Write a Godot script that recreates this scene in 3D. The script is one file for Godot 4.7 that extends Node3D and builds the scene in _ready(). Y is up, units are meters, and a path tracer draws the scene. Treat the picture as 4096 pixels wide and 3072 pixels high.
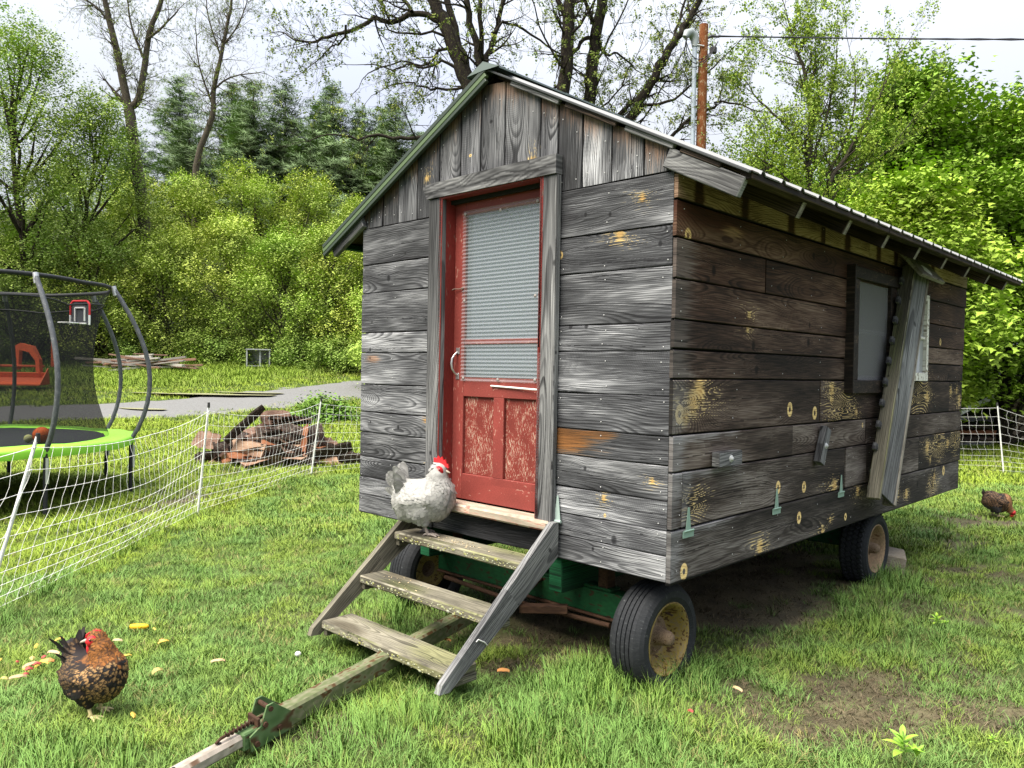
extends Node3D
# The site: the viewer stands at the origin and looks along -Z; metres, y up. The coop has a frame of its own (COOP).

const YAW := 0.768945
var COOP := Transform3D(Basis(Vector3.UP, -YAW), Vector3(0.848, 0.0, -4.199))
var rng := RandomNumberGenerator.new()
var M := {}
var names := {}
var nz := FastNoiseLite.new()
var nf := FastNoiseLite.new()


# ---------------------------------------------------------------- mesh helpers
class MB:
	var v := PackedVector3Array()
	var n := PackedVector3Array()
	var t := PackedVector2Array()
	var c := PackedColorArray()

	func tri(a: Vector3, b: Vector3, d: Vector3, na: Vector3, nb: Vector3, nd: Vector3, ua: Vector2, ub: Vector2, ud: Vector2, ca := Color.WHITE, cb := Color.WHITE, cd := Color.WHITE) -> void:
		if (b - a).cross(d - a).dot(na + nb + nd) > 0.0:
			v.append_array([a, d, b])
			n.append_array([na, nd, nb])
			t.append_array([ua, ud, ub])
			c.append_array([ca, cd, cb])
		else:
			v.append_array([a, b, d])
			n.append_array([na, nb, nd])
			t.append_array([ua, ub, ud])
			c.append_array([ca, cb, cd])

	func quad(a: Vector3, b: Vector3, d: Vector3, e: Vector3, hint: Vector3, ua := Vector2.ZERO, ub := Vector2.ZERO, ud := Vector2.ZERO, ue := Vector2.ZERO, col := Color.WHITE) -> void:
		var g := (d - a).cross(e - b).normalized()
		if g.dot(hint) < 0.0:
			g = -g
		tri(a, b, d, g, g, g, ua, ub, ud, col, col, col)
		tri(a, d, e, g, g, g, ua, ud, ue, col, col, col)

	func flat(a: Vector3, b: Vector3, d: Vector3, hint: Vector3, col := Color.WHITE) -> void:
		var g := (b - a).cross(d - a).normalized()
		if g.dot(hint) < 0.0:
			g = -g
		tri(a, b, d, g, g, g, Vector2(a.x, a.y), Vector2(b.x, b.y), Vector2(d.x, d.y), col, col, col)

	# a box with chamfered edges, its length along x, so that wood grain runs along it
	func box(at: Vector3, size: Vector3, bev := 0.004, basis := Basis(), col := Color.WHITE, uo := Vector2.ZERO, us := Vector2(0.7, 2.4)) -> void:
		var h := size * 0.5
		bev = minf(bev, minf(h.x, minf(h.y, h.z)) * 0.6)
		if size.x > 1.15:
			us.x = 0.93 / size.x
			uo.x = 0.5
		var ax := [Vector3.RIGHT, Vector3.UP, Vector3.BACK]
		for k in 3:
			var a1: Vector3 = ax[(k + 1) % 3]
			var a2: Vector3 = ax[(k + 2) % 3]
			var h1: float = h[(k + 1) % 3] - bev
			var h2: float = h[(k + 2) % 3] - bev
			for s: float in [-1.0, 1.0]:
				var nn: Vector3 = ax[k] * s
				var o: Vector3 = nn * h[k]
				var p := [o + a1 * h1 + a2 * h2, o - a1 * h1 + a2 * h2, o - a1 * h1 - a2 * h2, o + a1 * h1 - a2 * h2]
				var w := []
				var q := []
				for pp: Vector3 in p:
					var uu := Vector2(pp.x, pp.z + pp.y * 0.37) if k == 1 else Vector2(pp.x, pp.y) if k == 2 else Vector2(pp.z * 0.15, pp.y)
					w.append(uu * us + uo + Vector2(0.0, 0.31 * k + 0.13 * s))
					q.append(at + basis * pp)
				quad(q[0], q[1], q[2], q[3], basis * nn, w[0], w[1], w[2], w[3], col)
		for k in 3:
			var ia := (k + 1) % 3
			var ib := (k + 2) % 3
			for s: float in [-1.0, 1.0]:
				for r: float in [-1.0, 1.0]:
					var na: Vector3 = ax[ia] * s
					var nb: Vector3 = ax[ib] * r
					var e: Vector3 = ax[k] * (h[k] - bev)
					var pa: Vector3 = na * h[ia] + nb * (h[ib] - bev)
					var pb: Vector3 = na * (h[ia] - bev) + nb * h[ib]
					var u0 := Vector2(pa.x + e.x, pa.y + pa.z) * us + uo
					var u1 := Vector2(pa.x - e.x, pa.y + pa.z) * us + uo
					quad(at + basis * (pa + e), at + basis * (pb + e), at + basis * (pb - e), at + basis * (pa - e), basis * (na + nb), u0, u0, u1, u1, col)
		for s: float in [-1.0, 1.0]:
			for r: float in [-1.0, 1.0]:
				for q: float in [-1.0, 1.0]:
					var sg := Vector3(s, r, q)
					var x := Vector3(s * h.x, r * (h.y - bev), q * (h.z - bev))
					var y := Vector3(s * (h.x - bev), r * h.y, q * (h.z - bev))
					var z := Vector3(s * (h.x - bev), r * (h.y - bev), q * h.z)
					flat(at + basis * x, at + basis * y, at + basis * z, basis * sg, col)

	# a timber from p to q, w wide across «side», d deep
	func beam(p: Vector3, q: Vector3, w: float, d: float, up := Vector3.UP, bev := 0.004, col := Color.WHITE, uo := Vector2.ZERO) -> void:
		var x := (q - p).normalized()
		var z := x.cross(up).normalized()
		var y := z.cross(x).normalized()
		box((p + q) * 0.5, Vector3((q - p).length(), d, w), bev, Basis(x, y, z), col, uo)

	func tube(pts: Array, rad: Array, sides := 6, col := Color.WHITE, caps := true, us := 1.0) -> void:
		var m := pts.size()
		var ref := Vector3.UP
		var d0: Vector3 = (pts[1] - pts[0]).normalized()
		if absf(d0.dot(ref)) > 0.9:
			ref = Vector3.RIGHT
		var prev := []
		var pn := []
		var along := 0.0
		var pv := 0.0
		for i in m:
			var d: Vector3 = (pts[mini(i + 1, m - 1)] - pts[maxi(i - 1, 0)])
			d = d.normalized() if d.length() > 1e-6 else d0
			var a := d.cross(ref).normalized()
			var b := a.cross(d).normalized()
			ref = b
			var ring := []
			var rn := []
			for k in sides:
				var g := TAU * k / sides
				var nn := a * cos(g) + b * sin(g)
				ring.append(pts[i] + nn * rad[i])
				rn.append(nn)
			if i > 0:
				along += (pts[i] - pts[i - 1]).length()
				for k in sides:
					var j := (k + 1) % sides
					var u0 := Vector2(float(k) / sides, pv)
					var u1 := Vector2(float(k + 1) / sides, pv)
					var u2 := Vector2(float(k + 1) / sides, along * us)
					var u3 := Vector2(float(k) / sides, along * us)
					tri(prev[k], prev[j], ring[j], pn[k], pn[j], rn[j], u0, u1, u2, col, col, col)
					tri(prev[k], ring[j], ring[k], pn[k], rn[j], rn[k], u0, u2, u3, col, col, col)
			if caps and (i == 0 or i == m - 1) and rad[i] > 0.0005:
				var nn := -d if i == 0 else d
				for k in range(1, sides - 1):
					tri(ring[0], ring[k], ring[k + 1], nn, nn, nn, Vector2.ZERO, Vector2.ZERO, Vector2.ZERO, col, col, col)
			prev = ring
			pn = rn
			pv = along * us

	# profile of (radius, height) turned about +y of «xf»
	func lathe(prof: Array, segs: int, xf := Transform3D(), col := Color.WHITE, smooth := true, us := Vector2.ONE) -> void:
		var m := prof.size()
		var pn := []
		for i in m:
			var a: Vector2 = prof[maxi(i - 1, 0)]
			var b: Vector2 = prof[mini(i + 1, m - 1)]
			var d := (b - a).normalized()
			pn.append(Vector2(d.y, -d.x))
		for i in m - 1:
			var d: Vector2 = (prof[i + 1] - prof[i]).normalized()
			var fn := Vector2(d.y, -d.x)
			var n0: Vector2 = pn[i] if smooth else fn
			var n1: Vector2 = pn[i + 1] if smooth else fn
			for k in segs:
				var g0 := TAU * k / segs
				var g1 := TAU * (k + 1) / segs
				var e0 := Vector3(cos(g0), 0, sin(g0))
				var e1 := Vector3(cos(g1), 0, sin(g1))
				var p0: Vector2 = prof[i]
				var p1: Vector2 = prof[i + 1]
				var a := xf * (e0 * p0.x + Vector3.UP * p0.y)
				var b := xf * (e1 * p0.x + Vector3.UP * p0.y)
				var c2 := xf * (e1 * p1.x + Vector3.UP * p1.y)
				var d2 := xf * (e0 * p1.x + Vector3.UP * p1.y)
				var na := xf.basis * (e0 * n0.x + Vector3.UP * n0.y)
				var nb := xf.basis * (e1 * n0.x + Vector3.UP * n0.y)
				var nc := xf.basis * (e1 * n1.x + Vector3.UP * n1.y)
				var nd := xf.basis * (e0 * n1.x + Vector3.UP * n1.y)
				var u0 := Vector2(float(k) / segs, float(i) / m) * us
				var u1 := Vector2(float(k + 1) / segs, float(i) / m) * us
				var u2 := Vector2(float(k + 1) / segs, float(i + 1) / m) * us
				var u3 := Vector2(float(k) / segs, float(i + 1) / m) * us
				if p0.x > 1e-5:
					tri(a, b, c2, na, nb, nc, u0, u1, u2, col, col, col)
				if p1.x > 1e-5:
					tri(a, c2, d2, na, nc, nd, u0, u2, u3, col, col, col)

	# a flat outline (x, y) given a thickness along z
	func slab(outline: PackedVector2Array, thick: float, xf := Transform3D(), col := Color.WHITE) -> void:
		var idx := Geometry2D.triangulate_polygon(outline)
		var f := Vector3(0, 0, thick * 0.5)
		for i in range(0, idx.size(), 3):
			var a := Vector3(outline[idx[i]].x, outline[idx[i]].y, 0)
			var b := Vector3(outline[idx[i + 1]].x, outline[idx[i + 1]].y, 0)
			var d := Vector3(outline[idx[i + 2]].x, outline[idx[i + 2]].y, 0)
			flat(xf * (a + f), xf * (b + f), xf * (d + f), xf.basis.z, col)
			flat(xf * (a - f), xf * (b - f), xf * (d - f), -xf.basis.z, col)
		var cc := Geometry2D.is_polygon_clockwise(outline)
		for i in outline.size():
			var p := outline[i]
			var q := outline[(i + 1) % outline.size()]
			var e := q - p
			var nn := Vector3(e.y, -e.x, 0) * (-1.0 if cc else 1.0)
			quad(xf * (Vector3(p.x, p.y, 0) - f), xf * (Vector3(q.x, q.y, 0) - f), xf * (Vector3(q.x, q.y, 0) + f), xf * (Vector3(p.x, p.y, 0) + f), xf.basis * nn, p, q, q, p, col)

	func mesh(m: Material) -> ArrayMesh:
		var a := []
		a.resize(Mesh.ARRAY_MAX)
		a[Mesh.ARRAY_VERTEX] = v
		a[Mesh.ARRAY_NORMAL] = n
		a[Mesh.ARRAY_TEX_UV] = t
		a[Mesh.ARRAY_COLOR] = c
		var am := ArrayMesh.new()
		am.add_surface_from_arrays(Mesh.PRIMITIVE_TRIANGLES, a)
		if m:
			am.surface_set_material(0, m)
		return am


func put(parent: Node, called: String, mb: MB, m: Material, label := "") -> MeshInstance3D:
	return put_mesh(parent, called, mb.mesh(m), label)


func numbered(called: String) -> String:
	var k: int = names.get(called, 0)
	names[called] = k + 1
	return called if k == 0 else "%s_%03d" % [called, k]


func put_mesh(parent: Node, called: String, mesh: Mesh, label := "") -> MeshInstance3D:
	var o := MeshInstance3D.new()
	o.mesh = mesh
	name_in(parent, o, called)
	if label:
		o.set_meta("label", label)
	return o


func name_in(parent: Node, o: Node, called: String) -> void:
	if parent == self:
		o.name = numbered(called)
	else:
		var d: Dictionary = parent.get_meta("used", {})
		var k: int = d.get(called, 0)
		d[called] = k + 1
		parent.set_meta("used", d)
		o.name = called if k == 0 else "%s_%03d" % [called, k]
	parent.add_child(o, true)


func tag(o: Node, label: String, category: String, group := "") -> Node:
	o.set_meta("label", label)
	o.set_meta("category", category)
	if group:
		o.set_meta("group", group)
	return o


func thing(called: String, label: String, category: String, xf := Transform3D(), group := "") -> Node3D:
	var o := Node3D.new()
	o.name = numbered(called)
	add_child(o)
	o.transform = xf
	tag(o, label, category, group)
	return o


func at(x: float, y: float, z: float, turn := 0.0) -> Transform3D:
	return Transform3D(Basis(Vector3.UP, turn), Vector3(x, y, z))


func structure(called: String, mb: MB, m: Material) -> MeshInstance3D:
	var o := put(self, called, mb, m)
	o.set_meta("kind", "structure")
	return o


func scatter(parent: Node, called: String, mesh: Mesh, xfs: Array, cols: Array, kind := "stuff") -> MultiMeshInstance3D:
	var mm := MultiMesh.new()
	mm.transform_format = MultiMesh.TRANSFORM_3D
	mm.use_colors = true
	mm.mesh = mesh
	mm.instance_count = xfs.size()
	for i in xfs.size():
		mm.set_instance_transform(i, xfs[i])
		mm.set_instance_color(i, cols[i])
	var o := MultiMeshInstance3D.new()
	o.multimesh = mm
	name_in(parent, o, called)
	if kind:
		o.set_meta("kind", kind)
	return o


func mat(r: float, g: float, b: float, rough := 0.85, spec := 0.35, vc := false) -> StandardMaterial3D:
	var m := StandardMaterial3D.new()
	m.albedo_color = Color(r, g, b).linear_to_srgb()
	m.roughness = rough
	m.metallic_specular = spec
	m.vertex_color_use_as_albedo = vc
	m.cull_mode = BaseMaterial3D.CULL_DISABLED
	return m


func leaf_mat(back: float) -> StandardMaterial3D:
	var m := mat(1, 1, 1, 0.8, 0.15, true)
	m.backlight_enabled = true
	m.backlight = Color(0.36, 0.46, 0.07) * back
	return m


func tex_mat(img: Image, rough := 0.85, bump := 0.2, tint := Color.WHITE) -> StandardMaterial3D:
	var m := mat(1, 1, 1, rough, 0.3, true)
	var tx := ImageTexture.create_from_image(img)
	m.albedo_texture = tx
	m.albedo_color = tint
	if bump > 0.0:
		m.heightmap_enabled = true
		m.heightmap_texture = tx
		m.heightmap_scale = bump
	return m


func ground_y(x: float, z: float) -> float:
	var d := -z
	var k := 1.0 if x < 2.0 else clampf((8.0 - x) / 6.0, 0.25, 1.0)
	var h := 0.0
	if d > 38.0:
		h = 1.9 + 0.25 * (d - 38.0)
	elif d > 14.0:
		h = 0.0033 * (d - 14.0) * (d - 14.0)
	return k * h


func rv(s: float) -> Vector3:
	return Vector3(rng.randf_range(-s, s), rng.randf_range(-s, s), rng.randf_range(-s, s))


const SKY_LOW := 0.34
const SKY_HIGH := 1.3


func _ready() -> void:
	rng.seed = 20240517
	nz.seed = 11
	nz.frequency = 0.01
	nz.fractal_octaves = 2
	nf.seed = 23
	nf.frequency = 0.15
	nf.fractal_type = FastNoiseLite.FRACTAL_NONE
	# camera
	var cam := Camera3D.new()
	cam.name = "camera"
	cam.fov = 52.3
	cam.far = 600.0
	cam.near = 0.05
	add_child(cam)
	cam.transform = Transform3D(Basis(Vector3.RIGHT, -0.016782) * Basis(Vector3.BACK, 0.0177265), Vector3(0, 1.771, 0))
	cam.current = true
	# sky, exposure, air
	var env := Environment.new()
	env.background_mode = Environment.BG_SKY
	var sky := Sky.new()
	var sm := PanoramaSkyMaterial.new()
	sm.panorama = cloudy_sky()
	sky.sky_material = sm
	env.sky = sky
	env.tonemap_mode = Environment.TONE_MAPPER_LINEAR
	env.tonemap_exposure = 2.55
	env.sdfgi_enabled = true
	env.ssao_enabled = true
	env.ssil_enabled = true
	var we := WorldEnvironment.new()
	we.name = "world"
	we.environment = env
	add_child(we)
	# sun behind thin cloud, high on the left in front of the coop
	var sun := DirectionalLight3D.new()
	sun.name = "sun"
	sun.light_energy = 1.35
	sun.light_color = Color(1.0, 0.965, 0.90)
	sun.light_angular_distance = 50.0
	sun.shadow_enabled = true
	add_child(sun)
	sun.look_at_from_position(Vector3(-6, 12, 4.5), Vector3.ZERO)
	# the place
	build_ground()
	build_coop()
	build_trees()
	build_grass()
	build_fences()
	build_trampoline()
	build_piles()
	build_right_background()
	build_pole()
	build_hens()
	build_scraps()


# ---------------------------------------------------------------- ground
func bare(x: float, z: float) -> float:  # 0 turf .. 1 bare earth
	var p := COOP.affine_inverse() * Vector3(x, 0, z)
	var n := nz.get_noise_2d(x * 160.0, z * 160.0) * 0.9 + nz.get_noise_2d(x * 420.0 + 90.0, z * 420.0) * 0.5
	var b := 0.0
	# under the wagon
	var ex := (p.x + 1.2) / 1.25
	var ez := (p.z + 2.2) / 2.7
	b = maxf(b, smoothstep(1.25, 0.5, sqrt(ex * ex + ez * ez) - n * 0.45) * 0.95)
	for s in [[2.0, -4.25, 0.95, 0.5, 0.85], [1.6, -3.95, 0.6, 0.3, 0.7], [2.35, -4.65, 0.8, 0.35, 0.6], [3.4, -6.0, 0.9, 0.5, 0.55], [4.1, -7.2, 1.1, 0.45, 0.7], [5.0, -9.2, 0.55, 0.35, 0.8], [6.1, -9.8, 0.8, 0.5, 0.9], [4.6, -8.3, 0.9, 0.4, 0.6], [-0.95, -3.75, 0.42, 0.3, 0.6], [-0.25, -3.8, 0.4, 0.25, 0.35], [-4.25, -10.4, 0.45, 0.9, 0.8], [-1.3, -5.7, 0.8, 0.5, 0.32], [-2.1, -6.6, 0.7, 0.5, 0.25]]:
		var dx: float = (x - s[0]) / s[2]
		var dz: float = (z - s[1]) / s[3]
		b = maxf(b, smoothstep(1.25, 0.35, sqrt(dx * dx + dz * dz) - n * 0.75) * s[4])
	return clampf(b, 0.0, 1.0)


func on_road(x: float, z: float) -> float:
	# gravel drive climbing from the left to behind the coop; > 0 inside, in metres from the edge
	var a := Vector2(-12.9, -23.0)
	var pts := [Vector2(-30, -19.5), Vector2(-15.0, -22.6), Vector2(-11.2, -24.6), Vector2(-8.6, -28.0), Vector2(-5.5, -31.6), Vector2(-2.0, -34.0), Vector2(6, -36)]
	var best := 99.0
	for i in pts.size() - 1:
		var p: Vector2 = pts[i]
		var q: Vector2 = pts[i + 1]
		var g := Geometry2D.get_closest_point_to_segment(Vector2(x, z), p, q)
		best = minf(best, g.distance_to(Vector2(x, z)))
	return 2.0 - best + nz.get_noise_2d(x * 90.0, z * 90.0) * 0.7


func build_ground() -> void:
	var xs := []
	var zs := []
	var x := -120.0
	while x < 120.0:
		xs.append(x)
		x += 0.14 if x > -5.2 and x < 6.8 else (0.7 if x > -30.0 and x < 20.0 else 6.0)
	var z := 14.0
	while z > -170.0:
		zs.append(z)
		z -= 0.14 if z < -2.8 and z > -11.0 else (0.6 if z > -42.0 and z < 0 else 5.0)
	var mb := MB.new()
	var pt := []
	var cl := []
	var soil := Color(0.085, 0.066, 0.048)
	var straw := Color(0.20, 0.165, 0.105)
	var turf := Color(0.075, 0.115, 0.026)
	for zz in zs:
		var row := []
		var rc := []
		for xx in xs:
			row.append(Vector3(xx, ground_y(xx, zz) + nz.get_noise_2d(xx * 60.0, zz * 60.0) * 0.05 - 0.015, zz))
			var b := bare(xx, zz) if zz > -12.5 else 0.0
			var k := nz.get_noise_2d(xx * 260.0 + 9.0, zz * 260.0)
			var c := turf.lerp(soil.lerp(straw, clampf(0.42 + k * 1.3, 0.0, 1.0)), b)
			if zz < -36.0:
				c = c.lerp(Color(0.05, 0.06, 0.02), clampf((-36.0 - zz) / 4.0, 0.0, 1.0))
			rc.append(c)
		pt.append(row)
		cl.append(rc)
	var up := Vector3.UP
	for j in zs.size() - 1:
		for i in xs.size() - 1:
			var a: Vector3 = pt[j][i]
			var b: Vector3 = pt[j][i + 1]
			var c: Vector3 = pt[j + 1][i + 1]
			var d: Vector3 = pt[j + 1][i]
			mb.tri(a, b, c, up, up, up, Vector2(a.x, a.z), Vector2(b.x, b.z), Vector2(c.x, c.z), cl[j][i], cl[j][i + 1], cl[j + 1][i + 1])
			mb.tri(a, c, d, up, up, up, Vector2(a.x, a.z), Vector2(c.x, c.z), Vector2(d.x, d.z), cl[j][i], cl[j + 1][i + 1], cl[j + 1][i])
	var m := tex_mat(mottled(384, 384, Color(0.62, 0.62, 0.60), Color(1, 1, 1), Color(0.75, 0.72, 0.70), 2.6, 6.0, 5, 0.35), 0.95, 0.0)
	m.uv1_scale = Vector3(0.9, 0.9, 1)
	structure("lawn", mb, m)
	# gravel drive
	mb = MB.new()
	var gx := -32.0
	var st := 0.5
	while gx < 8.0:
		var gz := -16.0
		while gz > -40.0:
			var q := [Vector2(gx, gz), Vector2(gx + st, gz), Vector2(gx + st, gz - st), Vector2(gx, gz - st)]
			var v := []
			var ok := 0
			for w: Vector2 in q:
				var e := on_road(w.x, w.y)
				if e > 0.0:
					ok += 1
				v.append(Vector3(w.x, ground_y(w.x, w.y) + 0.045 * clampf(e * 2.0, -1.5, 1.0), w.y))
			if ok > 0:
				mb.quad(v[0], v[1], v[2], v[3], up, q[0], q[1], q[2], q[3])
			gz -= st
		gx += st
	var g := tex_mat(mottled(256, 256, Color(0.36, 0.36, 0.36), Color(0.47, 0.47, 0.465), Color(0.30, 0.29, 0.27), 3.0, 6.0, 15, 0.4), 0.95, 0.3)
	g.uv1_scale = Vector3(0.45, 0.45, 1)
	structure("gravel_drive", mb, g)
	var water := mat(0.24, 0.235, 0.14, 0.35, 0.15)
	for p in [[-11.0, -28.3, 2.6, 0.75, 0.12], [-9.7, -28.9, 1.3, 0.5, 0.25], [-11.35, -24.1, 0.85, 0.35, 0.35]]:
		mb = MB.new()
		var c := Vector3(p[0], ground_y(p[0], p[1]) + 0.07, p[1])
		var ring := []
		for k in 28:
			var a := TAU * k / 28.0
			var rr := 1.0 + 0.28 * nz.get_noise_2d(cos(a) * 70.0 + p[0] * 9.0, sin(a) * 70.0)
			var d := Vector3(cos(a) * p[2] * rr, 0, sin(a) * p[3] * rr).rotated(Vector3.UP, -p[4])
			ring.append(c + d)
		for k in 28:
			mb.flat(c, ring[k], ring[(k + 1) % 28], up)
		structure("puddle", mb, water)


# ---------------------------------------------------------------- grass
func tuft(n: int, spread: float, hmin: float, hmax: float, wid: float, lean: float, sd: int) -> ArrayMesh:
	var r := RandomNumberGenerator.new()
	r.seed = sd
	var mb := MB.new()
	for i in n:
		var a := r.randf() * TAU
		var d := sqrt(r.randf()) * spread
		var p := Vector3(cos(a) * d, -0.005, sin(a) * d)
		var h := r.randf_range(hmin, hmax)
		var b := r.randf() * TAU
		var side := Vector3(cos(b), 0, sin(b)) * wid * r.randf_range(0.7, 1.2)
		var ln := Vector3(cos(a + r.randf_range(-1, 1)), 0, sin(a + r.randf_range(-1, 1))) * h * lean * r.randf_range(0.3, 1.5)
		var q := p + Vector3.UP * h * 0.6 + ln * 0.35
		var t := p + Vector3.UP * h * r.randf_range(0.75, 1.0) + ln
		var nn := (Vector3.UP * 0.9 + side.cross(Vector3.UP).normalized() * r.randf_range(-0.7, 0.7)).normalized()
		var k := r.randf_range(0.75, 1.2)
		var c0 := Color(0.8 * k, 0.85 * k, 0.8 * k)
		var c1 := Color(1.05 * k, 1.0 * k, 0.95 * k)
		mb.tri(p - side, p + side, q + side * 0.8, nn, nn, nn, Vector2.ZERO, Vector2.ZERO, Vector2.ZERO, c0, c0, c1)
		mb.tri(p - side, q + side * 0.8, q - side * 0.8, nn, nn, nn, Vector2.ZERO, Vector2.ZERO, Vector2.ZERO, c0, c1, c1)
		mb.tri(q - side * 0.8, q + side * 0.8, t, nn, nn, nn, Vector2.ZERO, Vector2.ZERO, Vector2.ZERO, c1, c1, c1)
	return mb.mesh(M.grass)


func long_grass(x: float, z: float) -> float:  # 0..1, where the mower does not reach
	var p := COOP.affine_inverse() * Vector3(x, 0, z)
	var l := 0.0
	for s in [[-0.25, 0.15, 0.62, 0.42, 1.0], [-0.05, -0.4, 0.35, 0.35, 0.8], [0.0, -3.55, 0.5, 0.5, 1.0], [0.25, -2.6, 0.5, 0.9, 0.6], [-0.78, 1.35, 0.30, 0.6, 0.85], [-0.15, 0.8, 0.5, 0.45, 0.8], [-2.1, 0.15, 0.5, 0.4, 0.8], [0.1, 1.5, 0.8, 0.5, 0.55], [0.5, 2.3, 1.2, 0.5, 0.6], [-1.15, 1.3, 0.12, 0.8, 0.6], [0.3, -5.5, 0.8, 0.5, 0.5], [-3.1, -0.6, 0.35, 0.8, 0.45]]:
		var dx: float = (p.x - s[0]) / s[2]
		var dz: float = (p.z - s[1]) / s[3]
		l = maxf(l, smoothstep(1.2, 0.3, sqrt(dx * dx + dz * dz)) * s[4])
	# along the foot of the net fence
	if x < -2.4 and x > -4.6 and z < -4.6 and z > -14.0:
		var f := Geometry2D.get_closest_point_to_segment(Vector2(x, z), Vector2(-3.55, -4.6), Vector2(-3.70, -9.3)).distance_to(Vector2(x, z))
		l = maxf(l, smoothstep(0.35, 0.05, f) * 0.6)
	if x < -1.6 and z > -3.62:
		l = maxf(l, 0.7)
	l = maxf(l, smoothstep(0.15, 0.5, nz.get_noise_2d(x * 75.0 + 500.0, z * 75.0)) * 0.45)
	return l


func build_grass() -> void:
	M.grass = mat(1, 1, 1, 0.65, 0.25, true)
	M.grass.backlight_enabled = true
	M.grass.backlight = Color(0.19, 0.28, 0.05)
	var near := []
	var longm := []
	var far := []
	for i in 4:
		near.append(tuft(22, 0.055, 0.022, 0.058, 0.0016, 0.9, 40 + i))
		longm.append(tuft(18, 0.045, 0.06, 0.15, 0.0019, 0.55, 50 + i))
	far.append(tuft(26, 0.13, 0.03, 0.075, 0.0034, 0.8, 60))
	far.append(tuft(26, 0.13, 0.03, 0.085, 0.0034, 0.8, 61))
	var dead := tuft(16, 0.06, 0.01, 0.03, 0.0018, 2.4, 70)
	var field := tuft(34, 0.30, 0.10, 0.26, 0.006, 0.6, 71)
	var xf := [[], [], [], [], [], [], [], [], [], [], [], []]
	var cc := [[], [], [], [], [], [], [], [], [], [], [], []]
	var cool := Color(0.150, 0.262, 0.070)
	var warm := Color(0.225, 0.315, 0.058)
	var lime := Color(0.265, 0.355, 0.040)
	var bands := [[2.7, 5.0, 560.0], [5.0, 8.0, 330.0], [8.0, 13.0, 170.0], [13.0, 22.0, 55.0], [22.0, 39.0, 17.0]]
	for b in bands:
		var area: float = 0.70 * (b[1] * b[1] - b[0] * b[0]) + 1.6 * (b[1] - b[0])
		for k in int(area * b[2]):
			var d := sqrt(lerpf(b[0] * b[0], b[1] * b[1], rng.randf()))
			var x := rng.randf_range(-1.0, 1.0) * (d * 0.70 + 0.8)
			var z := -d
			var p := COOP.affine_inverse() * Vector3(x, 0, z)
			var inside := p.x < -0.35 and p.x > -2.6 and p.z < -0.35 and p.z > -5.6
			if z < -16.0 and on_road(x, z) > -0.1 + rng.randf() * 0.25:
				continue
			var bb := bare(x, z) if d < 13.0 else 0.0
			var y := ground_y(x, z) + nz.get_noise_2d(x * 60.0, z * 60.0) * 0.05 - 0.015
			var sc := rng.randf_range(0.75, 1.25)
			var bs := Basis(Vector3.UP, rng.randf() * TAU) * Basis(Vector3.RIGHT, rng.randf_range(-0.15, 0.15))
			var pos := Vector3(x, y, z)
			var n := nz.get_noise_2d(x * 130.0, z * 130.0)
			var n2 := nz.get_noise_2d(x * 520.0 + 44.0, z * 520.0)
			var w := clampf(0.25 + n * 1.3 + n2 * 0.8 + (0.35 if d > 7.0 else 0.0), 0.0, 1.0)
			var c := cool.lerp(warm, w)
			if x < -3.4 and d > 6.5 or d > 13.0:
				c = c.lerp(lime, 0.8)
			c = c * rng.randf_range(0.8, 1.18)
			if bb > rng.randf_range(0.25, 0.8):
				if d < 13.0 and rng.randf() < 0.55:
					var s := rng.randf_range(0.5, 1.0)
					xf[8].append(Transform3D(bs.scaled(Vector3.ONE * sc), pos))
					cc[8].append(Color(0.23, 0.185, 0.115).lerp(Color(0.11, 0.082, 0.055), rng.randf()) * s)
				if rng.randf() > 0.16 or inside:
					continue
				sc *= 0.7
			if rng.randf() < 0.07:
				c = Color(0.27, 0.25, 0.10) * rng.randf_range(0.8, 1.1)
			if d < 13.0:
				var l := long_grass(x, z) if not inside else 0.0
				if rng.randf() < l * 0.55:
					var q := rng.randi() % 4
					xf[4 + q].append(Transform3D(bs.scaled(Vector3(1, 0.5 + 0.95 * l * rng.randf_range(0.6, 1.25), 1)), pos))
					cc[4 + q].append((c * 0.92).lerp(Color(0.14, 0.275, 0.060), 0.5))
				else:
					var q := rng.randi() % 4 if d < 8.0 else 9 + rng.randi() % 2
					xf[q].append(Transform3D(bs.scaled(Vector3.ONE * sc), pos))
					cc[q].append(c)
			else:
				var q := 9 + rng.randi() % 2
				if d > 26.0 and on_road(x, z) < -2.6 and z < -30.5:
					q = 11
					c = c.lerp(Color(0.19, 0.29, 0.045), 0.6)
				xf[q].append(Transform3D(bs.scaled(Vector3.ONE * sc * (1.0 + d * (0.03 if q != 11 else 0.012))), pos))
				cc[q].append(c)
	var meshes: Array = near + longm + [dead] + far + [field]
	var called := ["short_grass", "short_grass", "short_grass", "short_grass", "long_grass", "long_grass", "long_grass", "long_grass", "dead_grass", "lawn_grass", "lawn_grass", "meadow_grass"]
	var lab := ["short trodden lawn grass around the coop", "tall uncut grass tufts around the wagon wheels and drawbar", "dry brown grass and straw on the bare patches", "lawn grass beyond the coop and the net fences", "tall meadow grass along the edge of the wood"]
	var li := [0, 0, 0, 0, 1, 1, 1, 1, 2, 3, 3, 4]
	var homes := {}
	for i in meshes.size():
		if xf[i].size():
			if not homes.has(called[i]):
				homes[called[i]] = thing(called[i], lab[li[i]], "grass")
				homes[called[i]].set_meta("kind", "stuff")
			scatter(homes[called[i]], "blades", meshes[i], xf[i], cc[i])


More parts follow.
